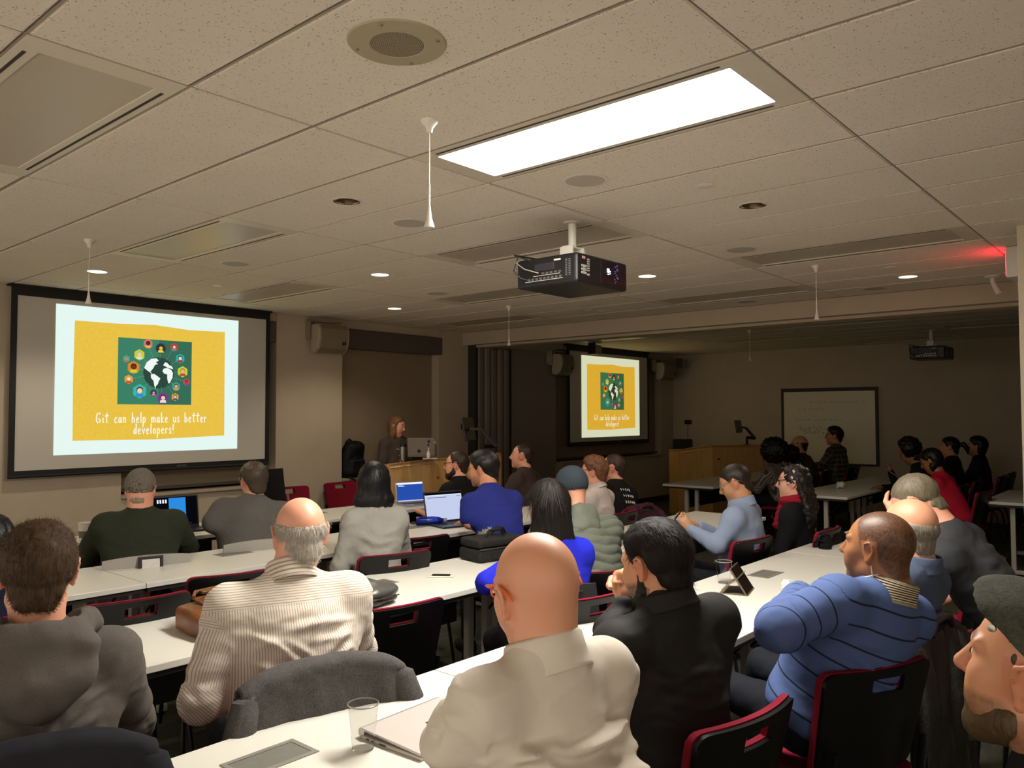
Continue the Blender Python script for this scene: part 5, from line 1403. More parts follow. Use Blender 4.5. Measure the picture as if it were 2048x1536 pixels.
# ================= nearest of all, right edge
def flat_cap(root, H, M, hs, Lc, hh, W):
    F = Field(H-.2, H+.2, .0055)
    F.ell(W(0, -.012, .066), np.array([.094, .118, .058])*hs, M @ rotx(.22), .03); F.ell(W(0, .056, .080), np.array([.084, .080, .036])*hs, M @ rotx(.06), .03)
    F.ell(W(0, -.030, .024), np.array([.088, .104, .062])*hs, M @ rotx(.3), .02)
    F.ell(W(0, .122, .070), np.array([.064, .034, .010])*hs, M @ rotx(.0), .012)
    F.ell(W(0, -.010, -.02), np.array([.079, .100, .062])*hs, M, .008, 'sub'); F.box(W(0, .0, .038)-M @ rotx(.62) @ np.array([0, 0, .085])*hs, np.array([.2, .3, .085])*hs, M @ rotx(.62), .004, .006, 'sub')
    V, Q = F.surf(2); N = vnormals(V, Q); V = V+N*(vnoise(V*26, 3)*.003)[:, None]
    b = NB('green tweed'); co = b.coord(); nz = b.noise(co, 160, 3, .7); n2 = b.noise(co, 22, 2, .6); b.col(b.mix(.5, b.ramp(nz, [(.3, srgb('1f211b')), (.7, srgb('50513f'))]), b.ramp(n2, [(.35, srgb('26281f')), (.65, srgb('43453a'))]))); b.rough(.95); b.bump(nz, .6, .004)
    c = mesh_np('flat_cap', V-Lc, Q, b.m, root)
    mb = MB(); p = W(-.0815, .045, .066)-Lc; mb.lathe([(.0065, 0), (.006, .003), (.0005, .004)], n=12, M=Matrix.Translation(Vector(p)) @ Matrix(M.tolist()).to_4x4() @ Matrix.Rotation(-math.pi/2, 4, 'Y')); mb.build('cap_badge', plain('pewter', 'a9a396', .3, .9), c, True)
def rotx(a):
    c, s = math.cos(a), math.sin(a); return np.array([[1, 0, 0], [0, c, -s], [0, s, c]])
p19 = person('person', 'bearded man in green flat cap in profile at the lower right corner', (2090, 1346, 1.21), 77, hp=7, baz=92, lean=.05, skin='tan', hs=1.03, hat=flat_cap, facecol=dict(beard=('4a3a24', .006, 'chin'), stubble=('4a3a26', .7), brow='4a3520'), face=dict(eyes=1, nose=1.0, jaw=1.0),
    hair=dict(style='short', col='3a2c1c', t=.004, line='short', fade=.08), top=dict(mat=C_('black sweatshirt', '141416'), sleeve='long', ease=.016, folds=.4), pants='18181b', arms=('lap', 'lap'))
# ================= second row from the camera
M_HD = C_('charcoal hoodie fleece', '56504b', wrinkle=.55, weave=420, fleck=.16, wscale=7)
p1 = person('person', 'dark-haired person in navy top, cut off by the left edge', (-20, 1088, 3.40), 80, baz=80, lean=.10, skin='tan', hair=dict(style='long', col='120f10', t=.016, len=.10, back=.06, wide=.08), top=dict(mat=C_('navy top', '10152b'), sleeve='long', folds=.4), pants='15161b')
p2 = person('person', 'brown-haired man in charcoal hooded sweatshirt, seen from behind', (76, 1143, 2.12), 71, hp=-4, hr=2, baz=74, lean=.06, sw=.190, g=1.02, neckup=.160, skin='pink', hs=1.04,
    hair=dict(style='short', col='3f2f20', t=.013, line='short', rough=.6, spec=.15, strands=14000, sl=.020, flow='crown', mess=.45, lift=.16, top=.006, streak=.45, rgh=.004), face=dict(neck=1.05),
    top=dict(mat=M_HD, sleeve='long', ease=.022, folds=1.2, hood=dict(s=1.12, rise=.0, wr=2.2), name='hoodie'), pants='1d1f26', arms=('table', 'table'))
M_ST = striped('white shirt with tan pinstripes', 'd8cec2', 'ab9c8c', 0, .0082, .14, .42, yoke=None, horizontal_above=-.075)
p3 = person('person', 'balding grey-haired man in pinstriped shirt, seen from behind', (600, 1068, 2.78), 66, hp=-10, hr=0, baz=70, lean=.10, sw=.215, g=1.28, belly=1.08, neckup=.138, skin='pink', hs=1.06,
    hair=dict(style='fringe', col='a8a194', t=.009, strands=9000, sl=.030, mess=.28, lift=.10, streak=.4, crown=[.012, .022, .035, .05, .055], extra=.01), face=dict(neck=1.15),
    top=dict(mat=M_ST, sleeve='long', ease=.016, folds=1.2, yoke=.078, cuff=1, arm=1.1), neckpos=(-.035, .012, 0), collar=dict(mat=striped('pinstripe collar', 'd8cec2', '9b8a7a', 2, .0082, .16, .1), r=.072, h=.045, fall=.052, up=.004), pants='2a2a2e', arms=('back', 'table'))
M_BL = C_('cobalt knit', '1b22b0', wrinkle=.5, weave=600)
p10 = person('person', 'woman in cobalt blue sweater with long straight dark hair', (1096, 1012, 3.76), 62, hp=-4, baz=70, lean=.10, sw=.165, g=.92, skin='fair', hs=.98, neckup=.15,
    hair=dict(style='long', col='1b1613', t=.017, len=.40, back=.085, wide=.098, rough=.5, spec=.2, strands=5200, sl=.10, sw=.0014, mess=.05, lift=.01, streak=.5), top=dict(mat=M_BL, sleeve='long', ease=.010, folds=.5, name='sweater'), pants='141418', arms=((at(975, 1165, 3.55), at(1020, 1150, 3.95)), 'table'))
M_PF = fabric('sage puffer nylon', '5b5f54', .25, 500, .6, fleck=.05)
def dome_cap(colr, brim=False, strap=False, name='cap', tilt=0., low=0.):
    def fn(root, H, M, hs, Lc, hh, W):
        F = Field(H-.17, H+.19, max(.006, hh)); Mt = M @ rotx(tilt)
        F.ell(W(0, -.010, .036), np.array([.089, .112, .100])*hs, Mt, .02)
        F.ell(W(0, -.010, .030), np.array([.080, .102, .09])*hs, Mt, .004, 'sub'); F.box(H+Mt @ np.array([0, 0, -.125-low])*hs, np.array([.2, .2, .15])*hs, Mt, .004, .004, 'sub')
        V, Q = F.surf(1); N = vnormals(V, Q); q = (V-H) @ Mt
        V = V-N*(np.exp(-((np.abs(np.sin(3*np.arctan2(q[:, 0], q[:, 1])))/.05)**2))*.0012)[:, None]+N*(vnoise(V*24, 5)*.0015)[:, None]
        m = fabric('cap cloth '+colr, colr, .2, 500, .9, fleck=.15)
        c = mesh_np(name, V-Lc, Q, m, root)
        if brim:
            fl = [[(u*.075, .085+ (1-u*u)*.065, .030-.018*u*u+.006*k) for u in np.linspace(-1, 1, 13)]+[(u*.075, .070, .030-.018*u*u+.006*k) for u in np.linspace(1, -1, 13)] for k in (0, 1)]
            n = 26; vs = [tuple(W(*p)-Lc) for L in fl for p in L]
            MB().add(vs, [tuple(range(n-1, -1, -1)), tuple(range(n, 2*n))]+[(i, (i+1) % n, n+(i+1) % n, n+i) for i in range(n)]).build('cap_brim', m, c)
        if strap:
            mb = MB(); mb.tube([W(.03*s, -.112+.012*abs(s)**2, .034+.002*s)-Lc for s in np.linspace(-1.2, 1.2, 9)], .006, 6); mb.build('cap_strap', m, c, True)
            MB().cbox(W(.018, -.118, .034)-Lc, (.016, .016, .014)).build('cap_buckle', M_STEEL, c)
    return fn
p11 = person('person', 'person in sage green quilted puffer jacket and slate blue cap', (1143, 978, 4.62), 74, hp=-12, baz=60, lean=.34, sw=.20, g=1.1, skin='pink', hat=dome_cap('2d353b', brim=False, low=.04), neckup=.17, neckback=.05,
    top=dict(mat=M_PF, sleeve='long', ease=.034, folds=.25, puff=.052, hood=dict(s=.88, rise=.0, wr=2.), name='puffer_jacket'), pants='22242b', arms=('lean', 'lean'), detail=2.0)
M_LB = C_('light blue oxford shirt', '8693ab', wrinkle=.45, weave=700, fleck=.06)
p20 = person('person', 'man in light blue shirt and glasses looking down at a phone', (1470, 966, 5.38), 112, hp=-24, baz=98, lean=.02, sw=.195, g=1.14, belly=1.15, skin='olive', neckup=.140, neckback=.05, hair=dict(style='short', col='241a13', t=.010, line='short'),
    facecol=dict(stubble=('4a3a30', .3), brow='1c1510'), glasses=('7a7672', .0016), face=dict(eyes=1, jaw=1.12, neck=1.12), top=dict(mat=M_LB, sleeve='long', ease=.014, folds=.7, cuff=1), collar=dict(mat=M_LB, r=.070, h=.034, fall=.045), pants='17181c',
    arms=((at(1436, 1092, 5.15), at(1380, 1058, 5.30)), (at(1470, 1085, 5.55), at(1396, 1054, 5.42))), hands=(dict(dir=at(1366, 1034, 5.34)-at(1384, 1060, 5.30), n=-_f*1.0+_u*-.1, curl=.5), dict(dir=at(1376, 1042, 5.40)-at(1398, 1054, 5.42), n=_u-_r*.2, curl=.6)), fine_hands=(.13, .13))
def head_band(root, H, M, hs, Lc, hh, W):
    F = Field(H-.17, H+.17, .007); F.ell(W(0, -.006, .036), np.array([.092, .112, .102])*hs, M, .0); F.ell(W(0, -.006, .034), np.array([.084, .104, .094])*hs, M, .0, 'sub')
    Mt = M @ rotx(.42); F.box(H+Mt @ np.array([0, .13, .0])*hs, np.array([.2, .09, .3])*hs, Mt, .002, 0, 'sub'); F.box(H+Mt @ np.array([0, -.115, .0])*hs, np.array([.2, .09, .3])*hs, Mt, .002, 0, 'sub'); F.box(W(0, 0, -.18), np.array([.2, .2, .15])*hs, M, .002, 0, 'sub')
    V, Q = F.surf(1); b = NB('striped scarf cloth'); mp = b.mapping(b.coord(), (1, 1, 1), (.5, .4, .9)); w = b.n('ShaderNodeTexWave'); w.inputs['Scale'].default_value = 9; w.inputs['Distortion'].default_value = 2.5; b.l(mp, w.inputs[0]); b.col(b.ramp(w.outputs[0], [(.0, srgb('23253f')), (.42, srgb('7e2a3c')), (.62, srgb('2a2744')), (.8, srgb('c9b8b0'))])); b.rough(.85)
    mesh_np('headband', V-Lc, Q, b.m, root)
p21 = person('person', 'woman in glasses with striped headband, dark curls and red scarf', (1586, 965, 5.62), 110, hp=0, baz=95, lean=.0, sw=.165, g=.95, skin='fair', hs=.96, hat=head_band, glasses=('141214', .0024), face=dict(eyes=1),
    hair=dict(style='long', col='1b1410', t=.018, len=.26, back=.13, wide=.10, curly=.022), top=dict(mat=C_('black cardigan', '101012'), sleeve='long', ease=.016, folds=.3, name='cardigan'), pants='121215', arms=('lap', 'lap'))
sc = MB(); 
Fz = Field(p21['Nk']-.22, p21['Nk']+.2, .010)
for t0 in np.linspace(0, 2*math.pi, 14)[:-1]:
    q_ = lambda t: p21['Nk']+p21['R3']*math.sin(t)*.075+p21['F3']*(math.cos(t)*.075+.015)+p21['U']*(.018+.012*math.sin(2*t)); Fz.cap(q_(t0), q_(t0+.5), .030, .030, .02)
Fz.cap(p21['Nk']+p21['F3']*.09, p21['Nk']+p21['F3']*.14-p21['U']*.17-p21['R3']*.03, .040, .030, .02)
V, Q = Fz.surf(1); V = V+vnormals(V, Q)*(np.sin(V[:, 2:3]*150+V[:, :1]*40)*.003); mesh_np('scarf', V-p21['Lc'], Q, C_('crimson scarf', '8c1228', weave=300), p21['root'])
# ================= third row from the camera
M_GS = C_('heather grey sweater', '8d8a82', wrinkle=.5, weave=500, fleck=.1)
p6 = person('person', 'woman with straight black bob in heather grey sweater', (748, 966, 4.86), 52, baz=64, lean=.12, sw=.150, g=.86, hs=.98, skin='asian', hair=dict(style='long', col='0d0d0f', t=.020, len=.14, back=.085, wide=.085, rough=.36, spec=.35, strands=3000, sl=.05, sw=.0014, mess=.03, lift=.0), top=dict(mat=M_GS, sleeve='long', ease=.014, folds=.9, name='sweater'), pants='15171d', arms=('back', 'table'))
M_RB = C_('royal blue sport shirt', '242c78', wrinkle=.35, weave=500); M_GP = C_('grey sport panel', '8a897f', wrinkle=.5, weave=500)
p8 = person('person', 'dark-haired man in royal blue sport shirt leaning on the table', (966, 938, 5.62), 112, hp=-8, baz=74, lean=.34, sw=.182, g=1.0, neckup=.15, neckback=.09, skin='tan', hair=dict(style='short', col='100d0c', t=.018, line='low', top=.010, rgh=.004), facecol=dict(stubble=('2c211b', .5), brow='120e0c'), face=dict(eyes=1),
    top=dict(mat=[M_RB, M_GP], sleeve='short', ease=.018, folds=.5, name='sport_shirt', panel=lambda l, t, p: (p == 0) & (l[:, 0] < -.075-.25*np.clip(l[:, 2]-.2, 0, .3)) & (l[:, 2] < .40)), arms=((at(938, 1046, 5.36), at(988, 1066, 5.52)), 'lean'), pants='202229')
p12 = person('person', 'man with wavy ginger hair and glasses in pale shirt', (1187, 944, 6.62), 116, baz=100, lean=.06, skin='pink', glasses=('5a3b30', .002), hair=dict(style='short', col='70492f', t=.020, line='short', curly=.014, top=.012, streak=.5, strands=1500, sl=.03, sw=.001, mess=.5), face=dict(eyes=1), top=dict(mat=[C_('pale polo shirt', 'bfb3ad'), C_('pale polo shirt b', 'a99fa0')], sleeve='short', ease=.014, folds=.4), collar=dict(mat=C_('pale polo shirt', 'bfb3ad'), fall=.03), pants='2a2a30')
M_BT = C_('black t-shirt', '0f0e0f', wrinkle=.3)
p13 = person('person', 'man with receding brown hair in black shirt with white back print', (1226, 936, 7.02), 114, baz=90, hippos=(5.83, 3.78, .5), sw=.215, g=1.12, skin='pink', hair=dict(style='short', col='382820', t=.008, line='receding', rgh=.004, strands=900, sl=.03, sw=.001, mess=.6, lift=.3), face=dict(eyes=1), top=dict(mat=M_BT, sleeve='short', ease=.014, folds=.4, name='t_shirt'), pants='202028')
# ================= front row
M_GN = C_('dark green knit', '2b3022', wrinkle=.4, weave=450, fleck=.15)
p4 = person('person', 'heavy man in grey cap and dark green sweater at the front row', (281, 980, 5.05), 56, hp=-6, baz=68, lean=.10, sw=.205, g=1.22, belly=1.1, neckup=.135, hs=1.04, skin='pink', hair=dict(style='short', col='8a7a66', t=.004, line='short'), hat=dome_cap('6d655c', brim=True, strap=True, tilt=.10, low=.045), face=dict(neck=1.2), top=dict(mat=M_GN, sleeve='long', ease=.022, folds=.5, name='sweater', arm=1.2), pants='1b1b1e', arms=('lean', 'lean'))
M_GK = C_('grey knit pullover', '5e5a56', wrinkle=.35, weave=350, fleck=.2)
p5 = person('person', 'curly grey-brown haired man in grey pullover leaning left at the front row', (507, 960, 5.66), 84, hp=-4, hr=-4, baz=70, lean=.12, side=.06, sw=.22, g=1.3, skin='pink', hair=dict(style='short', col='453a2c', t=.016, line='low', curly=.007, top=.004), glasses=('b8b0a0', .0014), top=dict(mat=M_GK, sleeve='long', ease=.018, folds=.5, name='pullover', arm=1.1), pants='4a4642', arms=((at(425, 1045, 5.45), at(440, 1020, 5.85)), 'table'))
p7 = person('person', 'bearded man in glasses and black shirt with green print', (913, 930, 7.28), 124, baz=100, lean=.08, sw=.2, g=1.1, skin='pink', glasses=('221a18', .0022), hair=dict(style='short', col='2a1c15', t=.012, line='receding'), facecol=dict(beard=('2e1a12', .008)), face=dict(eyes=1), top=dict(mat=M_BT, sleeve='short', ease=.014, folds=.4, name='t_shirt'), pants='202028')
p9 = person('person', 'man with cropped hair in brown shirt looking at the left screen', (1044, 912, 8.05), 124, hp=4, baz=105, lean=.04, sw=.2, g=1.1, skin='pink', hs=1.05, hair=dict(style='short', col='30211a', t=.005, line='receding'), face=dict(eyes=1), top=dict(mat=C_('brown t-shirt', '3e322d'), sleeve='short', ease=.014, folds=.3, name='t_shirt'), pants='202028')
# ================= speaker
p30 = person('person', 'blonde woman in grey printed shirt standing behind the lectern, speaking', (794, 852, 9.6), 292, hp=-14, baz=265, stand=True, lean=.02, sw=.175, g=.95, skin='pink', hs=.98, hair=dict(style='long', col='6e4c30', t=.012, len=.16, back=.06, wide=.075, front=.06), face=dict(eyes=1), top=dict(mat=C_('grey-brown t-shirt', '4a423c'), sleeve='short', ease=.012, folds=.4, name='t_shirt'), pants='1c1d24', arms=('lectern', 'lectern'))
# ================= dark second room
p22 = person('person', 'person with big black afro in striped shirt in dark room', (1545, 908, 10.2), 62, baz=86, lean=.12, skin='brown', hair=dict(style='afro', col='0c0a0a', ar=.165, curly=.03), top=dict(mat=striped('grey striped shirt', '8a8078', '3c3835', 0, .02, .2, .3), sleeve='long', folds=.4), pants='1a1a1e')
p23 = person('person', 'dark-haired person half hidden behind the big afro', (1575, 915, 10.6), 95, baz=90, lean=.05, skin='tan', hair=dict(style='afro', col='0d0b0b', ar=.125, curly=.02), top=dict(mat=C_('black top b', '121113'), sleeve='long'), pants='1a1a1e')
p24 = person('person', 'balding man in glasses and brown jacket, hand at his mouth, in dark room', (1598, 890, 11.3), 112, baz=96, lean=.14, skin='tan', hs=1.1, sw=.225, g=1.3, glasses=('1c1818', .0024), hair=dict(style='fringe', col='241c18', t=.008), facecol=dict(beard=('1d1512', .006)), face=dict(eyes=1), top=dict(mat=C_('brown jacket', '3a322b'), sleeve='long', ease=.02, folds=.4, name='jacket'), arms=('chin', 'table'), hands=(.9, .5), pants='1a1a1e')
p25 = person('person', 'black-haired man in plaid shirt and glasses before the whiteboard', (1668, 872, 11.9), 112, baz=88, lean=.04, skin='tan', hs=1.1, sw=.21, g=1.2, glasses=('141214', .0024), hair=dict(style='short', col='120e0d', t=.018, line='short', top=.014), face=dict(eyes=1), top=dict(mat=plaid('dark plaid'), sleeve='long', ease=.014, folds=.4), pants='1a1a1e', sitz=.60)
p26 = person('person', 'curly dark-haired person bent forward over a phone in dark room', (1818, 905, 9.1), 100, hp=-30, baz=95, lean=.24, neckup=.15, neckback=.09, skin='brown', hair=dict(style='afro', col='0e0b0b', ar=.128, curly=.02), top=dict(mat=C_('dark top c', '151416'), sleeve='long'), arms=('chin', 'lean'), pants='1a1a1e')
p27 = person('person', 'dark-haired person in bright red shirt in the dark room', (1862, 922, 8.45), 96, hp=-26, baz=82, lean=.22, neckup=.15, neckback=.08, skin='brown', sw=.17, hair=dict(style='long', col='0d0b0c', t=.02, len=.06, back=.06), top=dict(mat=C_('red t-shirt', 'b01a34'), sleeve='short', name='t_shirt'), arms=('chin', 'table'), pants='17171c')
p28 = person('person', 'person with dark ponytail and dark clothes in the dark room', (1898, 894, 9.6), 104, baz=92, lean=.05, skin='tan', hair=dict(style='short', col='0d0b0b', t=.012, line='low'), top=dict(mat=C_('black top d', '111114'), sleeve='long'), pants='17171c', face=dict(eyes=1))
V_ = p28; mbp = MB(); mbp.tube([V_['Wh'](0, -.10, .03)-V_['Lc'], V_['Wh'](0, -.15, .035)-V_['Lc'], V_['Wh'](0, -.19, -.01)-V_['Lc'], V_['Wh'](0, -.20, -.08)-V_['Lc']], [.022, .034, .032, .010], 10); mbp.build('ponytail', hair_mat('hair 0d0b0b', '0d0b0b'), V_['root'], True)
p29 = person('person', 'person with dark bob hair nearest the column in the dark room', (1953, 893, 10.2), 104, baz=92, lean=.03, skin='tan', hair=dict(style='long', col='0f0c0c', t=.026, len=.07, back=.07, wide=.085), top=dict(mat=C_('dark print top', '1d191c', fleck=.5, weave=60), sleeve='long'), pants='17171c', face=dict(eyes=1))
# ------------------------------------------------------------------ a chair under everyone who sits
for p, az, l in ((p14, 66, 'chair of the bald man in white shirt'), (p1, 80, 'chair of the person cut off at the left edge'), (p2, 72, 'chair of the man in charcoal hoodie'), (p3, 74, 'chair of the man in pinstriped shirt'),
        (p10, 78, 'chair of the woman in cobalt blue'), (p11, 66, 'chair of the person in puffer jacket'), (p21, 92, 'chair of the woman in the headband'), (p18, 86, 'chair of the hunched man in charcoal shirt'), (p19, 92, 'chair of the man in flat cap'),
        (p6, 76, 'chair of the woman in grey sweater'), (p8, 80, 'chair of the man in royal blue sport shirt'), (p12, 95, 'chair of the ginger-haired man'), (p7, 96, 'chair of the man in black shirt with green print'), (p9, 98, 'chair of the man in brown shirt'),
        (p22, 88, 'chair of the person with the big afro'), (p23, 90, 'chair of the person behind the afro'), (p24, 94, 'chair of the man in brown jacket'), (p25, 88, 'chair of the man in plaid shirt'), (p26, 92, 'chair of the person bent over a phone'), (p27, 84, 'chair of the person in red shirt'), (p28, 92, 'chair of the person with ponytail'), (p29, 92, 'chair of the person with bob hair')):
    a = math.radians(az); chair(p['Hp'][0]+.03*math.cos(a), p['Hp'][1]+.03*math.sin(a), az, 'red and black '+l)
chair_b(4.84, 2.15, 84, 'red and black chair of the man with the phone')
chair_b(3.32, .80, 84, 'red and black chair of the bald man in faded blue shirt, under the leather jacket')
chair_b(2.67, .78, 65, 'red and black chair of the man in blue striped sweater')
chair_b(2.02, .92, 82, 'red and black chair of the man in black jacket, in the foreground')

jacket(p21['Hp'][0]-.0, p21['Hp'][1]-.22, 92, 'black coat draped over the chair of the woman in the headband', C_('black coat', '0c0c0e'), w=.25, back=.5, seed=14, fold=.02, top=.84, collar=False)

# pale grey chairs of the two men in the front row
for p, az, l in ((p4, 74, 'pale grey chair with a framed white label, under the man in grey cap'), (p5, 76, 'pale grey chair under the man in grey pullover')):
    a = math.radians(az-90); t = thing('lecture_chair', l, 'chair', (p['Hp'][0], p['Hp'][1], 0), a)
    m = plain('pale chair plastic', 'a39f97', .45, noise=.03)
    panel(16, 10, lambda u, v, th: (u*(.23+.01*v), -.235-.05*v+.03*(u*u)-th, .50+v*.31-.02*u*u), .02, None, 'backrest', m, t)
    panel(10, 8, lambda u, v, th: (u*.22, .22-.42*v, .455-.015*(1-u*u)-th), .02, None, 'seat', m, t)
    for sx in (-1, 1):
        MB().tube([(sx*.19, .17, .44), (sx*.23, .22, .01)], .011, 8).build('leg', M_DARKM, t, True); MB().tube([(sx*.19, -.17, .44), (sx*.23, -.26, .01)], .011, 8).build('leg', M_DARKM, t, True); MB().tube([(sx*.19, -.15, .44), (sx*.17, -.25, .55)], .012, 8).build('back_strut', M_DARKM, t, True)
    if p is p4:
        M_ = Matrix.Translation((.01, -.318, .755)) @ Matrix.Rotation(math.radians(-9), 4, 'X')
        MB().cbox((0, 0, 0), (.135, .010, .10), M_).build('label_holder', M_BLACK, t, bevel=.003); MB().cbox((0, -.006, .008), (.095, .003, .05), M_).build('label_card', plain('label card', 'c9c6bd', .5), t)

def on_chair(p, az): a = math.radians(az); return p['Hp'][0]-.25*math.cos(a), p['Hp'][1]-.25*math.sin(a), az
jacket(*on_chair(p3, 74), 'grey wool jacket draped over the chair of the man in striped shirt', fabric('grey wool', '4e4b4a', .6, 240, .95, fleck=.25), w=.285, back=.40, seed=2, top=.892, collar=False)
jacket(*on_chair(p2, 72), 'dark navy jacket draped over the chair of the man in grey hoodie', fabric('navy coat', '1d1c22', .5, 400, .9), w=.275, back=.42, seed=5, fold=.022, top=.892, collar=False)
jacket(3.32, .80, 84, 'black leather jacket hanging over the chair behind the blue sweater man', M_LEATHER, w=.25, back=.62, seed=8, fold=.022, flare=.02, top=.872)
chair_b(5.80, 3.57, 85, 'red and black chair of the man in black text shirt')
jacket(5.80, 3.57, 85, 'purple jacket draped over the chair of the man in black text shirt', fabric('purple fleece', '3d1c2c', .5, 300, .9), w=.25, back=.36, seed=11, fold=.02, top=.872)
# ------------------------------------------------------------------ lecterns
M_WOOD = wood_mat('maple veneer', 'c99a5c')
def lectern(label, A, B, C, zA, zB, zC, depth, loc0):
    t = thing('lectern', label, 'lectern', (B[0], B[1], 0))
    A_, B_, C_v = [Vector((p[0]-B[0], p[1]-B[1], 0)) for p in (A, B, C)]
    def wallp(p, q, zp, zq, name, mat):
        n = Vector(((q-p).y, -(q-p).x, 0)).normalized()*-.025
        vs = [p, q, q+n, p+n]; V = [(v.x, v.y, .0) for v in vs]+[(v.x, v.y, z) for v, z in zip(vs, (zp, zq, zq, zp))]
        return MB().add(V, [(0, 3, 2, 1), (4, 5, 6, 7), (0, 1, 5, 4), (1, 2, 6, 5), (2, 3, 7, 6), (3, 0, 4, 7)]).build(name, mat, t)
    wallp(A_, B_, zA, zB, 'front_panel', M_WOOD); wallp(B_, C_v, zB, zC, 'cabinet_panel', M_WOOD)
    bk = Vector((.68, .73, 0)).normalized()*depth
    wallp(A_+bk, A_, zA-.02, zA, 'side_panel', M_WOOD); wallp(C_v, C_v+bk, zC, zC, 'side_panel', M_WOOD)
    top = MB(); V = [(v.x, v.y, z) for v, z in ((A_, zA-.03), (B_, zB-.03), (C_v, zC-.03), (C_v+bk, zC-.03), (B_+bk, zB-.05), (A_+bk, zA-.06))]
    top.add(V+[(x, y, z+.02) for x, y, z in V], [(5, 4, 3, 2, 1, 0), (6, 7, 8, 9, 10, 11)]+[(i, (i+1) % 6, 6+(i+1) % 6, 6+i) for i in range(6)]).build('work_surface', M_WOOD, t)
    d = (B_-A_).normalized(); n = Vector((d.y, -d.x, 0))
    L = (B_-A_).length; p0 = A_+d*L*.08+n*.008; p1 = A_+d*L*.72+n*.008
    MB().tube([(p0.x, p0.y, zA-.045), (p1.x, p1.y, zA-.045+(zB-zA)*.64)], .010, 6).build('paper_ledge', wood_mat('pale maple edge', 'd8ae70'), t)
    d = (C_v-B_).normalized(); n = Vector((d.y, -d.x, 0)); p = B_+d*.10+n*.004
    MB().lathe([(.018, 0), (.016, .006), (.0005, .007)], n=16, M=Matrix.Translation((p.x, p.y, zB-.22)) @ n.to_track_quat('Z', 'Y').to_matrix().to_4x4()).build('lock', plain('brass lock', 'b08a4a', .25, .9), t, True)
    return t
lectern('maple lectern in front of the speaking woman', (5.98, 7.06), (6.38, 6.77), (7.25, 6.43), 1.062, 1.112, 1.146, .45, None)
LB = at(1425, 905, 12.3); LA = at(1357, 905, 12.7); LC = at(1525, 905, 12.5)
def ztop(P_, py):
    w = P_-CAMP; dd = w @ _f; return float(CAMP[2]+(_f*dd+_r*(w @ _r)+_u*(768-py)/FPX*dd)[2])
lectern('lectern in the dark second room, its side lit warm by the screen', LA[:2], LB[:2], LC[:2], ztop(LA, 899), ztop(LB, 890), ztop(LC, 890), .5, None)
def monitor_arm(label, P0, P1, P2, base, w=.42, h=.27, yaw=0):
    t = thing('monitor_arm', label, 'monitor', tuple(base))
    L = lambda p: Vector(p)-Vector(base)
    MB().lathe([(.06, 0), (.06, .015), (.02, .02), (.02, .14)], n=20).build('clamp_base', M_DARKM, t, True)
    MB().tube([(0, 0, .13), L(P2)], .022, 8).build('lower_arm', M_DARKM, t, True); MB().tube([L(P2), L(P1)], [.026, .022], 8).build('upper_arm', plain('arm grey', '4b4a49', .4, .4), t, True)
    MB().tube([L(P1), L(P0)], .016, 8).build('tilt_head', M_STEEL, t, True)
    M_ = Matrix.Translation(L(P0)) @ rz(yaw) @ Matrix.Rotation(math.radians(10), 4, 'X')
    s = MB().cbox((0, 0, 0), (w, .025, h), M_).build('monitor_housing', M_BLACK, t, bevel=.006); MB().cbox((0, -.0135, 0), (w-.02, .002, h-.02), M_).build('monitor_screen', plain('dark screen', '0a0b0d', .45, noise=0), t); MB().cbox((-w/2-.0, 0, 0), (.004, .022, h-.01), M_).build('bezel_edge', plain('bezel silver', '8f959b', .3, .5), t)
monitor_arm('black monitor on swing arm above the lectern, seen edge on', at(937, 858, 9.2), at(962, 858, 9.25), at(992, 893, 9.3), tuple(at(968, 915, 9.25)), w=.36, h=.27, yaw=math.radians(206))
monitor_arm('black monitor on swing arm in the dark second room', at(1477, 853, 12.5), at(1492, 856, 12.55), at(1510, 877, 12.6), tuple(at(1494, 891, 12.6)), w=.28, h=.2, yaw=math.radians(188))
tag(MB().cbox((0, 0, 0), (.34, .06, .16)).build('desk_monitor', M_BLACK, None, bevel=.012), 'low black monitor seen from behind on the dark room lectern', 'monitor').matrix_world = Matrix.Translation(Vector(at(1364, 888, 12.95))) @ rz(math.radians(-45))
# things on the lectern
def laptop(label, P, yaw, mat, screen, w=.33, d=.23, ang=105, grp=None, lid_extra=None, base=True):
    t = thing('laptop', label, 'laptop', tuple(P), yaw, grp)
    MB().box((-w/2, -d, 0), (w/2, 0, .014)).build('base', mat, t, bevel=.004)
    kb = MB()
    for r in range(5):
        for c in range(13): kb.cbox((-w/2+.03+c*(w-.06)/12, -d+.115+r*.019-.0, .0146), ((w-.06)/12*.82, .0155, .0012))
    k = kb.build('keyboard', plain('key black', '121214', .5, noise=0), t); k['kind'] = 'stuff'
    MB().cbox((0, -d+.05, .0144), (.10, .062, .0008)).build('touchpad', plain('touchpad grey', '4b4a4c', .35, noise=0), t)
    M_ = Matrix.Translation((0, .0, .010)) @ Matrix.Rotation(math.radians(-(ang-90)), 4, 'X')
    MB().box((-w/2, 0, 0), (w/2, .007, d), M_).build('lid', mat, t, bevel=.003)
    scr = MB(); e = .011; scr.add([M_ @ Vector(v) for v in ((-w/2+e, -.0008, e+.008), (w/2-e, -.0008, e+.008), (w/2-e, -.0008, d-e), (-w/2+e, -.0008, d-e))], [(0, 1, 2, 3)])
    so = scr.build('screen', screen, t)
    if lid_extra: lid_extra(so, t, M_, w, d, e)
    return t
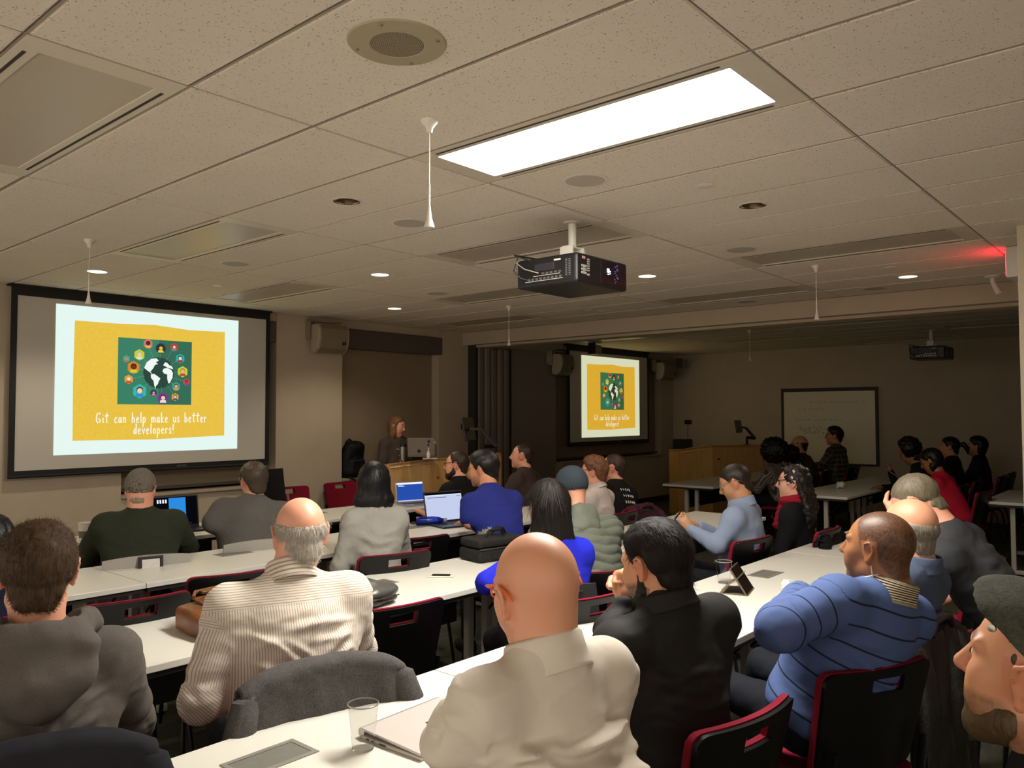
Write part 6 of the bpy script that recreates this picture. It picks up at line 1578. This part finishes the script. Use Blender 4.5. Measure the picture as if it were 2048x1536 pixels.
def screen_bits(items):
    """flat marks on a screen: (u0, v0, u1, v1, material)"""
    def fn(so, t, M_, w, d, e):
        groups = {}
        for u0, v0, u1, v1, m in items: groups.setdefault(m.name, (m, MB()))[1].add([M_ @ Vector((-w/2+e+u*(w-2*e), -.0016, e+.008+v*(d-2*e-.008))) for u, v in ((u0, v0), (u1, v0), (u1, v1), (u0, v1))], [(0, 1, 2, 3)])
        for n, (m, mb) in groups.items(): mb.build('screen_mark', m, so)
    return fn
E_W = emit('screen white', 'f2f5ff', 1.0); E_B = emit('screen blue', '2a55b8', .85); E_D = emit('screen dark', '0a0d14', .6); E_K = emit('screen sky blue', '2d8fe6', .95); E_G = emit('screen grey text', '5d6678', .5); E_P = emit('document pale', 'c9d3f2', .95)
M_SIL = plain('laptop silver', 'b5b1ab', .32, .7, noise=.01); M_LBK = plain('laptop black', '17171b', .4, noise=0)
rgl = random.Random(5)
yz = math.radians(-20)
laptop('laptop with blue sky picture in front of man in grey cap', onz(352, 1058, .7405), math.radians(-8), M_LBK, E_D, w=.36, d=.25, ang=100, lid_extra=screen_bits([(.36, .13, .74, .97, E_K)]+[(.10+.06*k, .80, .135+.06*k, .93, E_W) for k in range(4)]+[(.36+.03*k, .13, .36+.03*k+.024, .13+.05+rgl.random()*.08, E_P) for k in range(12)]+[(.02+.05*k, .03, .05+.05*k, .06, E_G) for k in range(17)]))
laptop('silver laptop with blue slide at front table left of bearded man', onz(822, 1008, .7405), math.radians(-14), M_SIL, E_B, w=.31, d=.215, ang=100, lid_extra=screen_bits([(0, .90, 1, 1, E_W), (0, .0, 1, .06, E_P), (.05, .80, .3, .83, E_W), (.05, .85, .24, .87, E_W)]))
laptop('large black laptop with white document before man in royal blue', onz(893, 1047, .7405), math.radians(-12), M_LBK, E_P, w=.375, d=.255, ang=104, lid_extra=screen_bits([(.0, .93, 1, 1, E_D), (.07, .82, .58, .84, E_G), (.86, .85, .96, .865, E_G), (.02, .90, .98, .925, E_W)]))
def stickers(so, t, M_, w, d, e):
    mb = MB()
    for (u, v, r) in ((-.09, .17, .016), (-.085, .13, .012), (.02, .06, .02)): mb.lathe([(r, 0), (r*.9, .001), (.0005, .001)], n=12, M=M_ @ Matrix.Translation((u, .0075, v)) @ Matrix.Rotation(-math.pi/2, 4, 'X'))
    mb.build('sticker', plain('sticker black', '161616', .5, noise=0), t)
laptop('open silver laptop with dark stickers on the lectern', at(842, 914, 9.0), math.radians(-48+180), plain('laptop dusk grey', '85796f', .4, .2), E_D, w=.30, d=.21, ang=100, lid_extra=stickers)
def lathe_thing(name, label, cat, loc, parts):
    t = thing(name, label, cat, tuple(loc))
    for pn, prof, m in parts: MB().lathe(prof, n=20).build(pn, m, t, True)
    return t
lathe_thing('steel_tumbler', 'brushed steel tumbler on the lectern before the speaking woman', 'tumbler', at(806, 921, 9.0), [('tumbler_body', [(.034, 0), (.040, .15), (.040, .155)], M_STEEL), ('tumbler_lid', [(.041, .155), (.041, .175), (.030, .185), (.0005, .186)], M_BLACK)])
lathe_thing('pump_bottle', 'small clear sanitizer pump bottle on the lectern corner', 'bottle', at(857, 917, 8.9), [('bottle_body', [(.020, 0), (.022, .06), (.012, .075), (.010, .085)], plain('sanitizer', 'cfd0cb', .2)), ('pump', [(.010, .085), (.010, .095), (.004, .097), (.004, .11), (.014, .112), (.014, .118), (.0005, .119)], M_WHITE)])
lathe_thing('water_bottle', 'bottle with white cap behind the laptop on the lectern', 'bottle', at(868, 914, 9.35), [('bottle_body', [(.034, 0), (.034, .13), (.018, .16)], plain('bottle grey', '6f6a62', .3)), ('bottle_cap', [(.020, .16), (.020, .185), (.0005, .186)], M_WHITE)])
tag(MB().cbox((0, 0, 0), (.16, .02, .012)).build('marker_tray', M_WHITE), 'small white strip lying at the lectern corner', 'tray').matrix_world = Matrix.Translation(Vector(at(860, 917, 8.95))) @ rz(math.radians(-35))
tag(MB().cbox((0, 0, .04), (.2, .14, .14)).build('shoulder_bag', plain('bag black c', '0b0b0c', .6), None, bevel=.03), 'black bag behind the lectern between the woman and her laptop', 'bag').location = tuple(at(827, 918, 9.5))
# backpack on the window sill
t = thing('backpack', 'black backpack standing on window sill left of the speaking woman', 'backpack', (5.98, YF+.02, .875))
Fq = Field(np.array([-.25, -.22, -.02]), np.array([.25, .22, .55]), .012)
Fq.box((0, 0, .17), (.15, .09, .17), np.eye(3), .07, .03); Fq.box((.02, -.07, .12), (.11, .05, .10), np.eye(3), .04, .02); Fq.ell((.02, -.02, .36), (.14, .10, .08), None, .05); Fq.cap((-.08, .02, .42), (-.02, .02, .46), .012, .012, .01); Fq.cap((-.02, .02, .46), (.03, .02, .42), .012, .012, .01)
V, Q = Fq.surf(1); V = V+vnormals(V, Q)*(vnoise(V*20)*.006)[:, None]; V[:, 2] = np.maximum(V[:, 2], .001); M_BAG = fabric('bag nylon black', '101012', .4, 400, .6)
mesh_np('bag_body', V, Q, M_BAG, t); MB().tube([(-.12, -.10, .02), (-.05, -.14, -.02), (.0, -.09, -.05)], .012, 6).build('strap', M_BAG, t, True); MB().tube([(-.08, -.125, .2), (.11, -.125, .21)], .004, 5).build('zip', plain('zip grey', '4a4a4c', .4, .5), t, True)
# ------------------------------------------------------------------ things on the tables
ZT = .7405
def cup(label, x, y, h=.12, r=.042):
    t = thing('plastic_cup', label, 'cup', (x, y, ZT))
    pr = [(r*.70, .0), (r*.72, .004), (r, h), (r-.0012, h), (r*.70, .006), (.0005, .005)]
    MB().lathe(pr, n=40).build('cup_wall', glass_mat(), t, True); MB().lathe([(r+.0018, h-.003), (r+.0022, h), (r+.0005, h+.001), (r-.001, h-.002)], n=40, cap=False).build('cup_rim', plain('cup rim clear grey', '8f8d88', .2, noise=0), t, True)
cup('clear plastic cup on the nearest table left of the closed laptop', 1.375, 1.715, .12, .040)
cup('clear plastic cup behind the folded tablet on nearest row', 3.93, 1.92, .115, .042)
# closed silver laptop with a four pane mark
a_, b2, c2 = onz(722, 1462, ZT+.02), onz(895, 1393, ZT+.02), onz(815, 1517, ZT)
xd = Vector(b2-a_); yd = Vector(c2-a_); Mx = frame((a_[0], a_[1], ZT), (xd.x, xd.y, 0), (yd.x, yd.y, 0)); flip = Mx.to_3x3().col[2].z < 0
t = thing('laptop', 'closed silver laptop with dark four-pane mark on the nearest table', 'laptop', (a_[0], a_[1], ZT), math.atan2(xd.y, xd.x))
W_, D_ = .315, .235
MB().box((0, -D_, 0), (W_, 0, .0095)).build('base', M_SIL2 if 'M_SIL2' in globals() else plain('laptop satin silver', 'c9c1ba', .35, .25, noise=.01), t, bevel=.003)
Ml = Matrix.Rotation(math.radians(-2.4), 4, 'X')
lid = MB().box((0, -D_, 0), (W_, 0, .0075), Matrix.Translation((0, 0, .0215)) @ Matrix.Rotation(math.radians(2.6), 4, 'X')).build('lid', plain('laptop satin silver', 'c9c1ba', .35, .25, noise=.01), t, bevel=.003)
MB().tube([(.004, .004, .015), (W_-.004, .004, .015)], .0125, 12).build('hinge', plain('hinge silver', 'b3aca4', .3, .5), t, True)
lm = MB(); Mt = Matrix.Translation((0, 0, .0293)) @ Matrix.Rotation(math.radians(2.6), 4, 'X')
for ix in (0, 1):
    for iy in (0, 1): lm.box((W_/2-.0135+ix*.0143, -D_/2-.0135+iy*.0143, 0), (W_/2-.0135+ix*.0143+.0127, -D_/2-.0135+iy*.0143+.0127, .0004), Mt)
lm.build('lid_mark', plain('mark dark', '2b2624', .3, noise=0), t); MB().lathe([(.0025, 0), (.0005, .0003)], c=(.02, -D_+.014, 0), n=12, M=Mt).build('camera_dot', plain('mark dark', '2b2624', .3, noise=0), t)
pb = MB()
for k, (y0, L) in enumerate(((-.022, .012), (-.044, .012), (-.075, .026))): pb.box((-.0006, y0-L, .0025), (.0, y0, .0065))
pb.build('port', plain('mark dark', '2b2624', .3, noise=0), t)
def phone(label, x, y, z, yaw, L=.145, W=.072, face='101012', edge='17171a', pitch=0., glow=None, M=None):
    t = thing('phone', label, 'phone', (x, y, z), yaw)
    if M is not None: t.matrix_world = M
    MB().box((-L/2, -W/2, 0), (L/2, W/2, .008)).build('phone_body', plain('phone edge '+edge, edge, .35, noise=0), t, bevel=.003)
    bz_ = .022 if edge[0] in 'dD' else .012
    MB().box((-L/2+bz_, -W/2+bz_*.33, .008), (L/2-bz_, W/2-bz_*.33, .0084)).build('phone_screen', glow or plain('phone glass '+face, face, .08, noise=0), t)
    return t
bp = onz(905, 1408, ZT+.0)
t = phone('black phone with round mark lying behind the closed laptop', 1.815, 1.76, ZT+.0, math.radians(35), edge='4a4542'); MB().lathe([(.017, .0085), (.016, .0092), (.0005, .0092)], c=(-.02, 0, 0), n=20).build('round_mark', plain('mark pale', 'd6d0c8', .4, noise=0), t)
MB().tube([(-.030, -.006, .0095), (-.022, .004, .0097), (-.016, -.004, .0097), (-.009, .006, .0095)], .0022, 5).build('mark_stroke', plain('mark dark', '2b2624', .3, noise=0), t)
phone('white-cased phone lying alone on the second row table', 3.085, 3.18, ZT, math.radians(-52), edge='d5d0c2', face='2b2d26')
ph = onz(373, 1063, ZT); phone('black phone by the elbow of man in grey pullover', ph[0], ph[1], ZT, math.radians(-10))
# the phone in the hands of the man in light blue
A1, A2, A3 = at(1352, 1028, 5.36), at(1384, 1066, 5.36), at(1362, 1026, 5.40)
ax_ = Vector(A2-A1).normalized(); Mph = frame(tuple((A1+A2)/2), tuple(ax_), tuple(Vector(_r*.7+_u*.5+_f*.5)))
t = phone('lit phone held by the man in light blue shirt', 0, 0, 0, 0, L=.15, W=.075, glow=emit('phone picture', 'b8c4e6', .8), M=Mph)
MB().box((-.055, -.03, .0086), (-.02, .03, .0088)).box((.03, -.03, .0086), (.055, .03, .0088)).build('screen_mark', emit('phone picture b', '9a3b3a', .7), t)
A1, A2 = at(1778, 943, 9.0), at(1790, 951, 9.0); Mph = frame(tuple((A1+A2)/2), tuple(Vector(A2-A1)), tuple(Vector(_f+_u*.2))); phone('phone held by the curly-haired person in dark room', 0, 0, 0, 0, edge='8f8f94', M=Mph)
# folding tablet on its cover
p1, p2, p3, p4 = [Vector(onz(px, py, ZT)) for px, py in ((1500, 1193), (1513, 1177), (1447, 1188), (1461, 1171))]
t = thing('tablet', 'bronze tablet propped on its folded cover on nearest row', 'tablet'); Mt = frame(tuple(p1), tuple(p2-p1), tuple(p3-p1)); t.matrix_world = Mt
if Mt.to_3x3().col[2].z < 0: Mt = frame(tuple(p2), tuple(p1-p2), tuple(p4-p2)); t.matrix_world = Mt
bz = plain('tablet bronze', '6b5f4b', .3, .5, noise=.02); wd = max(.15, (p2-p1).length)
Mq = Matrix.Translation((0, .012, .002)) @ Matrix.Rotation(math.radians(-33), 4, 'X')
MB().box((0, 0, 0), (wd, .009, .150), Mq).build('tablet_body', bz, t, bevel=.002); MB().box((.006, -.0008, .006), (wd-.006, .0, .144), Mq).build('tablet_screen', plain('tablet glass', '17130e', .15, noise=0), t)
MB().box((0, 0, 0), (wd, .003, .105), Matrix.Translation((0, .055, .085)) @ Matrix.Rotation(math.radians(-128), 4, 'X')).build('cover_flap', plain('cover taupe', '6d6250', .5), t); MB().box((0, .01, 0), (wd, .15, .003)).build('cover_base', plain('cover taupe', '6d6250', .5), t)
def crumple(label, x, y, z, r, seed):
    F = Field(np.array([-r*1.6]*3), np.array([r*1.6]*3), r/7); F.ell((0, 0, 0), (r*1.2, r*.9, r*.75), None, .01); rg_ = np.random.default_rng(seed)
    for k in range(5): F.ell(rg_.normal(0, r*.45, 3)*np.array([1, 1, .4]), (r*.55, r*.5, r*.45), None, .008)
    V, Q = F.surf(0); V = V+vnormals(V, Q)*((np.abs(vnoise(V*3.2/r, seed))-.3)*r*.5)[:, None]; V[:, 2] -= V[:, 2].min()
    o = tag(mesh_np('crumpled_tissue', V, Q, plain('tissue white', 'dedad0', .9), smooth=False), label, 'tissue'); o.location = (x, y, z)
crumple('crumpled white tissue beside the folding tablet', 3.98, 1.60, ZT, .030, 3); pz = onz(1682, 978, ZT); crumple('crumpled white tissue on the dark room table', pz[0], pz[1], ZT, .045, 6)
# brown leather satchel
b = NB('cognac leather'); co = b.coord(); nz = b.noise(co, 90, 3, .6); bg = b.noise(co, 7, 2, .6); b.col(b.ramp(bg, [(.3, srgb('5a3418')), (.7, srgb('8a5226'))])); b.rough(.36); b.bump(b.math('ADD', b.math('MULTIPLY', nz, .3), bg), .3, .01); M_COG = b.m
sx_, sy_ = onz(418, 1240, ZT+.08)[:2]
t = thing('satchel', 'brown leather satchel lying on the table beside man in pinstriped shirt', 'bag', (1.80, 3.09, ZT), math.radians(-4))
Fq = Field(np.array([-.3, -.26, -.02]), np.array([.3, .26, .2]), .008)
Fq.box((0, 0, .058), (.20, .145, .058), np.eye(3), .02, .02)
V, Q = Fq.surf(1); V[:, 2] -= .028*np.clip(-V[:, 1]/.15, 0, 1)*np.clip(V[:, 2]/.08, 0, 1)-.018*np.clip(V[:, 0]/.2, -1, 1)*np.clip(V[:, 2]/.08, 0, 1); V = V+vnormals(V, Q)*(vnoise(V*11, 2)*.006)[:, None]; V[:, 2] = np.maximum(V[:, 2], .001)
mesh_np('bag_body', V, Q, M_COG, t)
fl = panel(14, 12, lambda u, v, th: (.035+u*.165*(1-.06*v), .14-.27*v*(1-.06*u*u), .128-.03*v-.03*max(0, v-.75)*4*.5+.014*math.sin(u*2+.4)*(1-v)+th), .005, None, 'flap', M_COG, t)
MB().tube([(-.13, .12, .125), (-.1, .17, .135), (.06, .19, .14), (.12, .14, .14)], .008, 8).build('handle', M_COG, t, True); MB().cbox((-.06, .15, .135), (.05, .03, .012)).build('buckle', plain('antique brass', '6f5a34', .35, .8), t, bevel=.003); MB().cbox((-.19, -.09, .05), (.004, .05, .006)).build('side_ring', plain('antique brass', '6f5a34', .35, .8), t)
# grey pouch with handle on second row
b = NB('grey pouch leather'); co = b.coord(); nz = b.noise(co, 200, 2, .6); b.col(srgb('4c4a45')); b.rough(.34); b.bump(nz, .15, .004); M_PCH = b.m
q1, q2 = onz(705, 1192, ZT), onz(752, 1206, ZT)
t = thing('handbag', 'dark grey soft leather handbag lying on the second row table', 'bag', (float(q2[0])-.10, float(q2[1])-.0, ZT), math.radians(-8))
Fq = Field(np.array([-.26, -.2, -.02]), np.array([.26, .2, .16]), .008)
Fq.ell((0, 0, .062), (.20, .105, .040), None, .02); Fq.ell((.06, -.01, .066), (.13, .09, .038), None, .02); Fq.ell((0, 0, .025), (.20, .10, .024), None, .006)
V, Q = Fq.surf(1); V = V+vnormals(V, Q)*((np.sin(V[:, 0]*40+vnoise(V*9)*2)*.0025)+vnoise(V*14, 2)*.004)[:, None]; V[:, 2] = np.maximum(V[:, 2], .001)
mesh_np('bag_body', V, Q, M_PCH, t); MB().tube([(.12, .02, .09), (.05, .06, .115), (-.08, .08, .12), (-.2, .05, .11), (-.26, .0, .07)], [.009, .011, .011, .010, .008], 8).build('handle', M_PCH, t, True); MB().tube([(-.17, -.08, .045), (0, -.112, .045), (.17, -.075, .045)], .003, 5).build('zip', plain('zip dark', '2a2926', .4, .4), t, True)
# black equipment case
c0 = onz(975, 1108, ZT)
t = thing('equipment_bag', 'black padded equipment bag left of woman in cobalt sweater', 'bag', (3.68, 3.34, ZT), math.radians(-10)); t.scale = (.86, .86, .92)
M_EQ = fabric('bag nylon charcoal', '222120', .4, 500, .7)
MB().box((-.21, -.13, 0), (.21, .13, .085)).build('lower_case', M_EQ, t, bevel=.025, segs=3); MB().box((-.205, -.125, .09), (.205, .125, .15)).build('upper_case', M_EQ, t, bevel=.025, segs=3)
MB().tube([(-.21, -.128, .088), (.21, -.128, .088)], .004, 6).build('zip', plain('zip grey b', '57544e', .4, .5), t, True); MB().box((-.10, -.140, .02), (.12, -.128, .07)).build('front_pocket', M_EQ, t, bevel=.006)
MB().tube([(-.08, -.02, .15), (-.05, -.03, .19), (.05, -.03, .195), (.09, -.02, .15)], .011, 8).build('handle', M_EQ, t, True); MB().tube([(.02, .05, .15), (.06, .02, .20), (.12, .03, .19), (.16, .05, .15)], .010, 8).build('strap', M_EQ, t, True)
# blue bottle lying, wallet, cables near the big laptop
bb = onz(862, 1050, ZT)
t = thing('drink_bottle', 'translucent blue drink bottle lying on the third row table', 'bottle', (bb[0], bb[1], ZT+.035))
Mb = Matrix.Rotation(math.pi/2, 4, 'Y'); t.rotation_euler = (0, 0, math.radians(-38))
bm = NB('blue bottle plastic'); bm.col(srgb('1c2a92')); bm.rough(.12); bm.b.inputs['Transmission Weight'].default_value = .35; bm.b.inputs['IOR'].default_value = 1.3
MB().lathe([(.0005, -.12), (.032, -.118), (.035, -.10), (.035, .02), (.030, .06), (.018, .09), (.0175, .10)], n=24, M=Mb).build('bottle_body', bm.m, t, True); MB().lathe([(.019, .10), (.019, .125), (.010, .13), (.0005, .131)], n=20, M=Mb).build('bottle_cap', plain('cap clear', '8d93a8', .2), t, True)
ww = onz(915, 1052, ZT); o = tag(MB().box((-.09, -.06, 0), (.09, .06, .012)).build('notebook', plain('notebook black', '1b191a', .6), None, bevel=.004), 'thin black notebook lying right of the blue drink bottle', 'notebook'); o.location = (ww[0], ww[1], ZT); o.rotation_euler = (0, 0, math.radians(-30))
def coil(label, x, y, z, r, turns, seed, mat, th=.003):
    rg_ = random.Random(seed); pts = []
    for k in range(int(turns*14)):
        a = k*2*math.pi/14; q = r*(1+.25*math.sin(k*.37+seed)); pts.append((q*math.cos(a)*1.3, q*math.sin(a)*.7, z+.006+.008*abs(math.sin(k*.53))+.002*turns*k/(turns*14)))
    o = tag(MB().tube(pts, th, 6).build('cable_coil', mat, None, True), label, 'cable'); o.location = (x, y, 0); return o
cc = onz(838, 1048, ZT); coil('loose coil of dark cable left of the big black laptop', cc[0], cc[1], ZT-.002, .055, 5, 2, M_BLACK)
cc = onz(785, 1006, ZT); t = tag(MB().box((-.03, -.05, 0), (.03, .05, .03)).build('power_adapter', M_WHITE, None, bevel=.006), 'white power adapter beside the silver laptop on front table', 'adapter'); t.location = (cc[0], cc[1], ZT)
cc = onz(770, 1013, ZT); coil('white charging cable on front table beside the silver laptop', cc[0], cc[1], ZT-.002, .05, 2, 4, M_WHITE, .002)
# paper cups on the front table
def paper_cup(label, x, y, h, r, straw):
    t = thing('paper_cup', label, 'cup', (x, y, ZT)); MB().lathe([(r*.74, 0), (r, h*.9), (r, h*.92)], n=28).build('cup_body', plain('paper cup', 'c9c4b4', .6), t, True); MB().lathe([(r+.003, h*.92), (r+.003, h*.96), (r-.004, h), (.0005, h)], n=28).build('cup_lid', plain('cup lid', 'bcb6a8', .35), t, True)
    if straw: MB().tube([(0, 0, h), (.004, 0, h+.055)], .004, 8).build('straw', plain('straw', 'b8ab98', .4), t, True)
    else: MB().lathe([(r*.83, h*.30), (r*.93, h*.62)], n=28, cap=False).build('cup_sleeve', plain('cup sleeve', '5d5a48', .7), t, True)
p = onz(170, 1088, ZT); paper_cup('tall paper coffee cup left of the man in grey cap', p[0], p[1], .15, .045, False)
p = onz(423, 1040, ZT); paper_cup('paper cup with straw left of man in grey pullover', p[0]-.02, min(p[1], 6.2), .13, .044, True)
p = onz(405, 1058, ZT); o = tag(MB().box((-.06, -.09, 0), (.06, .09, .002)).build('paper_sheet', plain('paper', 'd6d2c6', .8)), 'white paper sheet by the elbow of man in grey pullover', 'paper'); o.location = (p[0], p[1], ZT); o.rotation_euler = (0, 0, .4)
p = onz(1020, 985, ZT)
# ------------------------------------------------------------------ print on clothes
def on_back(p, items, off, mat, name, parent):
    """flat print that follows the back: items = polylines in (across, down-from-neck) metres"""
    mb = MB(); dg = bpy.context.evaluated_depsgraph_get(); sh = [c for c in p['root'].children if c.name.split('.')[0] in ('t_shirt',)][0]
    co = np.empty(len(sh.data.vertices)*3, np.float32); sh.data.vertices.foreach_get('co', co); co = co.reshape(-1, 3)+p['Lc']
    loc = (co-p['Nk']) @ p['B']; side = -1 if off < 0 else 1
    bk = loc[loc[:, 1]*side > 0]
    for pl, r in items:
        pts = []
        for x, z in pl:
            d = (bk[:, 0]-x)**2+(bk[:, 2]+z)**2; k = np.argsort(d)[:6]; y = bk[k, 1].mean()+off
            pts.append(p['Nk']+p['B'] @ np.array([x, y, -z])-p['Lc'])
        mb.tube(pts, r, 4)
    return mb.build(name, mat, parent, True)
rg_ = random.Random(21); it = []
for row in range(6):                                              # white words down the back
    z = .055+row*.056; nlet = (5, 6, 6, 6, 5, 4)[row]; x = -.075+.004*row
    for k in range(nlet):
        w_ = .016
        shp = [[(x, z+.022), (x, z)], [(x, z), (x+w_*.8, z+.011), (x, z+.022)], [(x, z+.011), (x+w_*.8, z+.011)], [(x+w_*.4, z), (x+w_*.4, z+.024)]]
        it.append((shp[0], .0024)); it.append((shp[1+rg_.randrange(3)], .0024)); x += .027
on_back(p13, it, -.011, plain('print white', 'c9c4bc', .7), 'back_print', p13['root'])
it = []
for (cx, cz, r, a0, a1) in ((.0, .20, .05, 0, 5), (.05, .26, .045, 1, 6), (-.05, .27, .05, 2, 7.5), (.02, .33, .04, 0, 5.5), (.08, .19, .03, 3, 8), (-.02, .15, .03, 1, 6), (-.06, .36, .03, 0, 5), (.07, .36, .03, 2, 7)):
    it.append(([(cx+r*(1-.55*q/10)*math.cos(a0+(a1-a0)*q/10), cz+r*(1-.55*q/10)*math.sin(a0+(a1-a0)*q/10)) for q in range(11)], .0055))
on_back(p7, it, -.012, plain('print green', '4c9a3a', .7), 'back_print', p7['root'])
it = [([(-.05+.02*k, .135+.004*math.sin(k*2)), (-.038+.02*k, .13+.005*math.cos(k*3))], .006) for k in range(6)]+[([(-.03, .20), (.0, .17), (.03, .21), (.0, .24), (-.02, .28)], .009), ([(.0, .23), (.03, .26), (.01, .30)], .008)]
on_back(p30, it, .012, plain('print pale', 'b9ae9e', .7), 'front_print', p30['root'])

o = MB().tube([p16['Wh'](-.078, -.012, -.045)-p16['Lc'], p16['Wh'](-.076, -.02, -.085)-p16['Lc'], p16['Nk']-p16['R3']*.075+p16['F3']*.01+p16['U']*.045-p16['Lc'], p16['Nk']-p16['R3']*.105+p16['F3']*.05+p16['U']*.0-p16['Lc'], p16['Nk']-p16['R3']*.09+p16['F3']*.115-p16['U']*.06-p16['Lc']], .0022, 6).build('earphone_cord', plain('cord white', 'd8d3c8', .4, noise=0), p16['root'], True)
tb_ = onz(1150, 1236, ZT); t = thing('tablet', 'small black tablet propped up right beside the bald man in white shirt', 'tablet', (tb_[0], tb_[1]-.02, ZT), math.radians(-35))
Mq = Matrix.Rotation(math.radians(-20), 4, 'X'); MB().box((-.10, 0, 0), (.10, .009, .15), Mq).build('tablet_body', M_BLACK, t, bevel=.002); MB().box((-.03, .05, 0), (.03, .056, .10), Matrix.Translation((0, .02, 0)) @ Matrix.Rotation(math.radians(24), 4, 'X')).build('kickstand', M_BLACK, t)
def wall_plate(name, label, cat, loc, size, m):
    t = thing(name, label, cat, loc); w, d, h = size
    MB().cbox((0, 0, 0), size).build('plate', m, t, bevel=.004); MB().cbox((0, -d/2-.004, h*.1), (w*.6, .008, h*.4)).build('rocker', M_GREY, t); return t
wall_plate('wall_control', 'small dark wall control behind the lectern monitor', 'control', (7.86, YF-.012, 1.46), (.07, .022, .07), M_BLACK)
t = wall_plate('wall_phone', 'small dark wall phone near corner of the dark room', 'phone', (XE-.02, 7.35, 1.47), (.03, .14, .08), M_BLACK); MB().tube([(-.01, 0, -.04), (-.012, .01, -.2), (-.01, -.005, -.42)], .004, 6).build('phone_cord', M_BLACK, t, True)
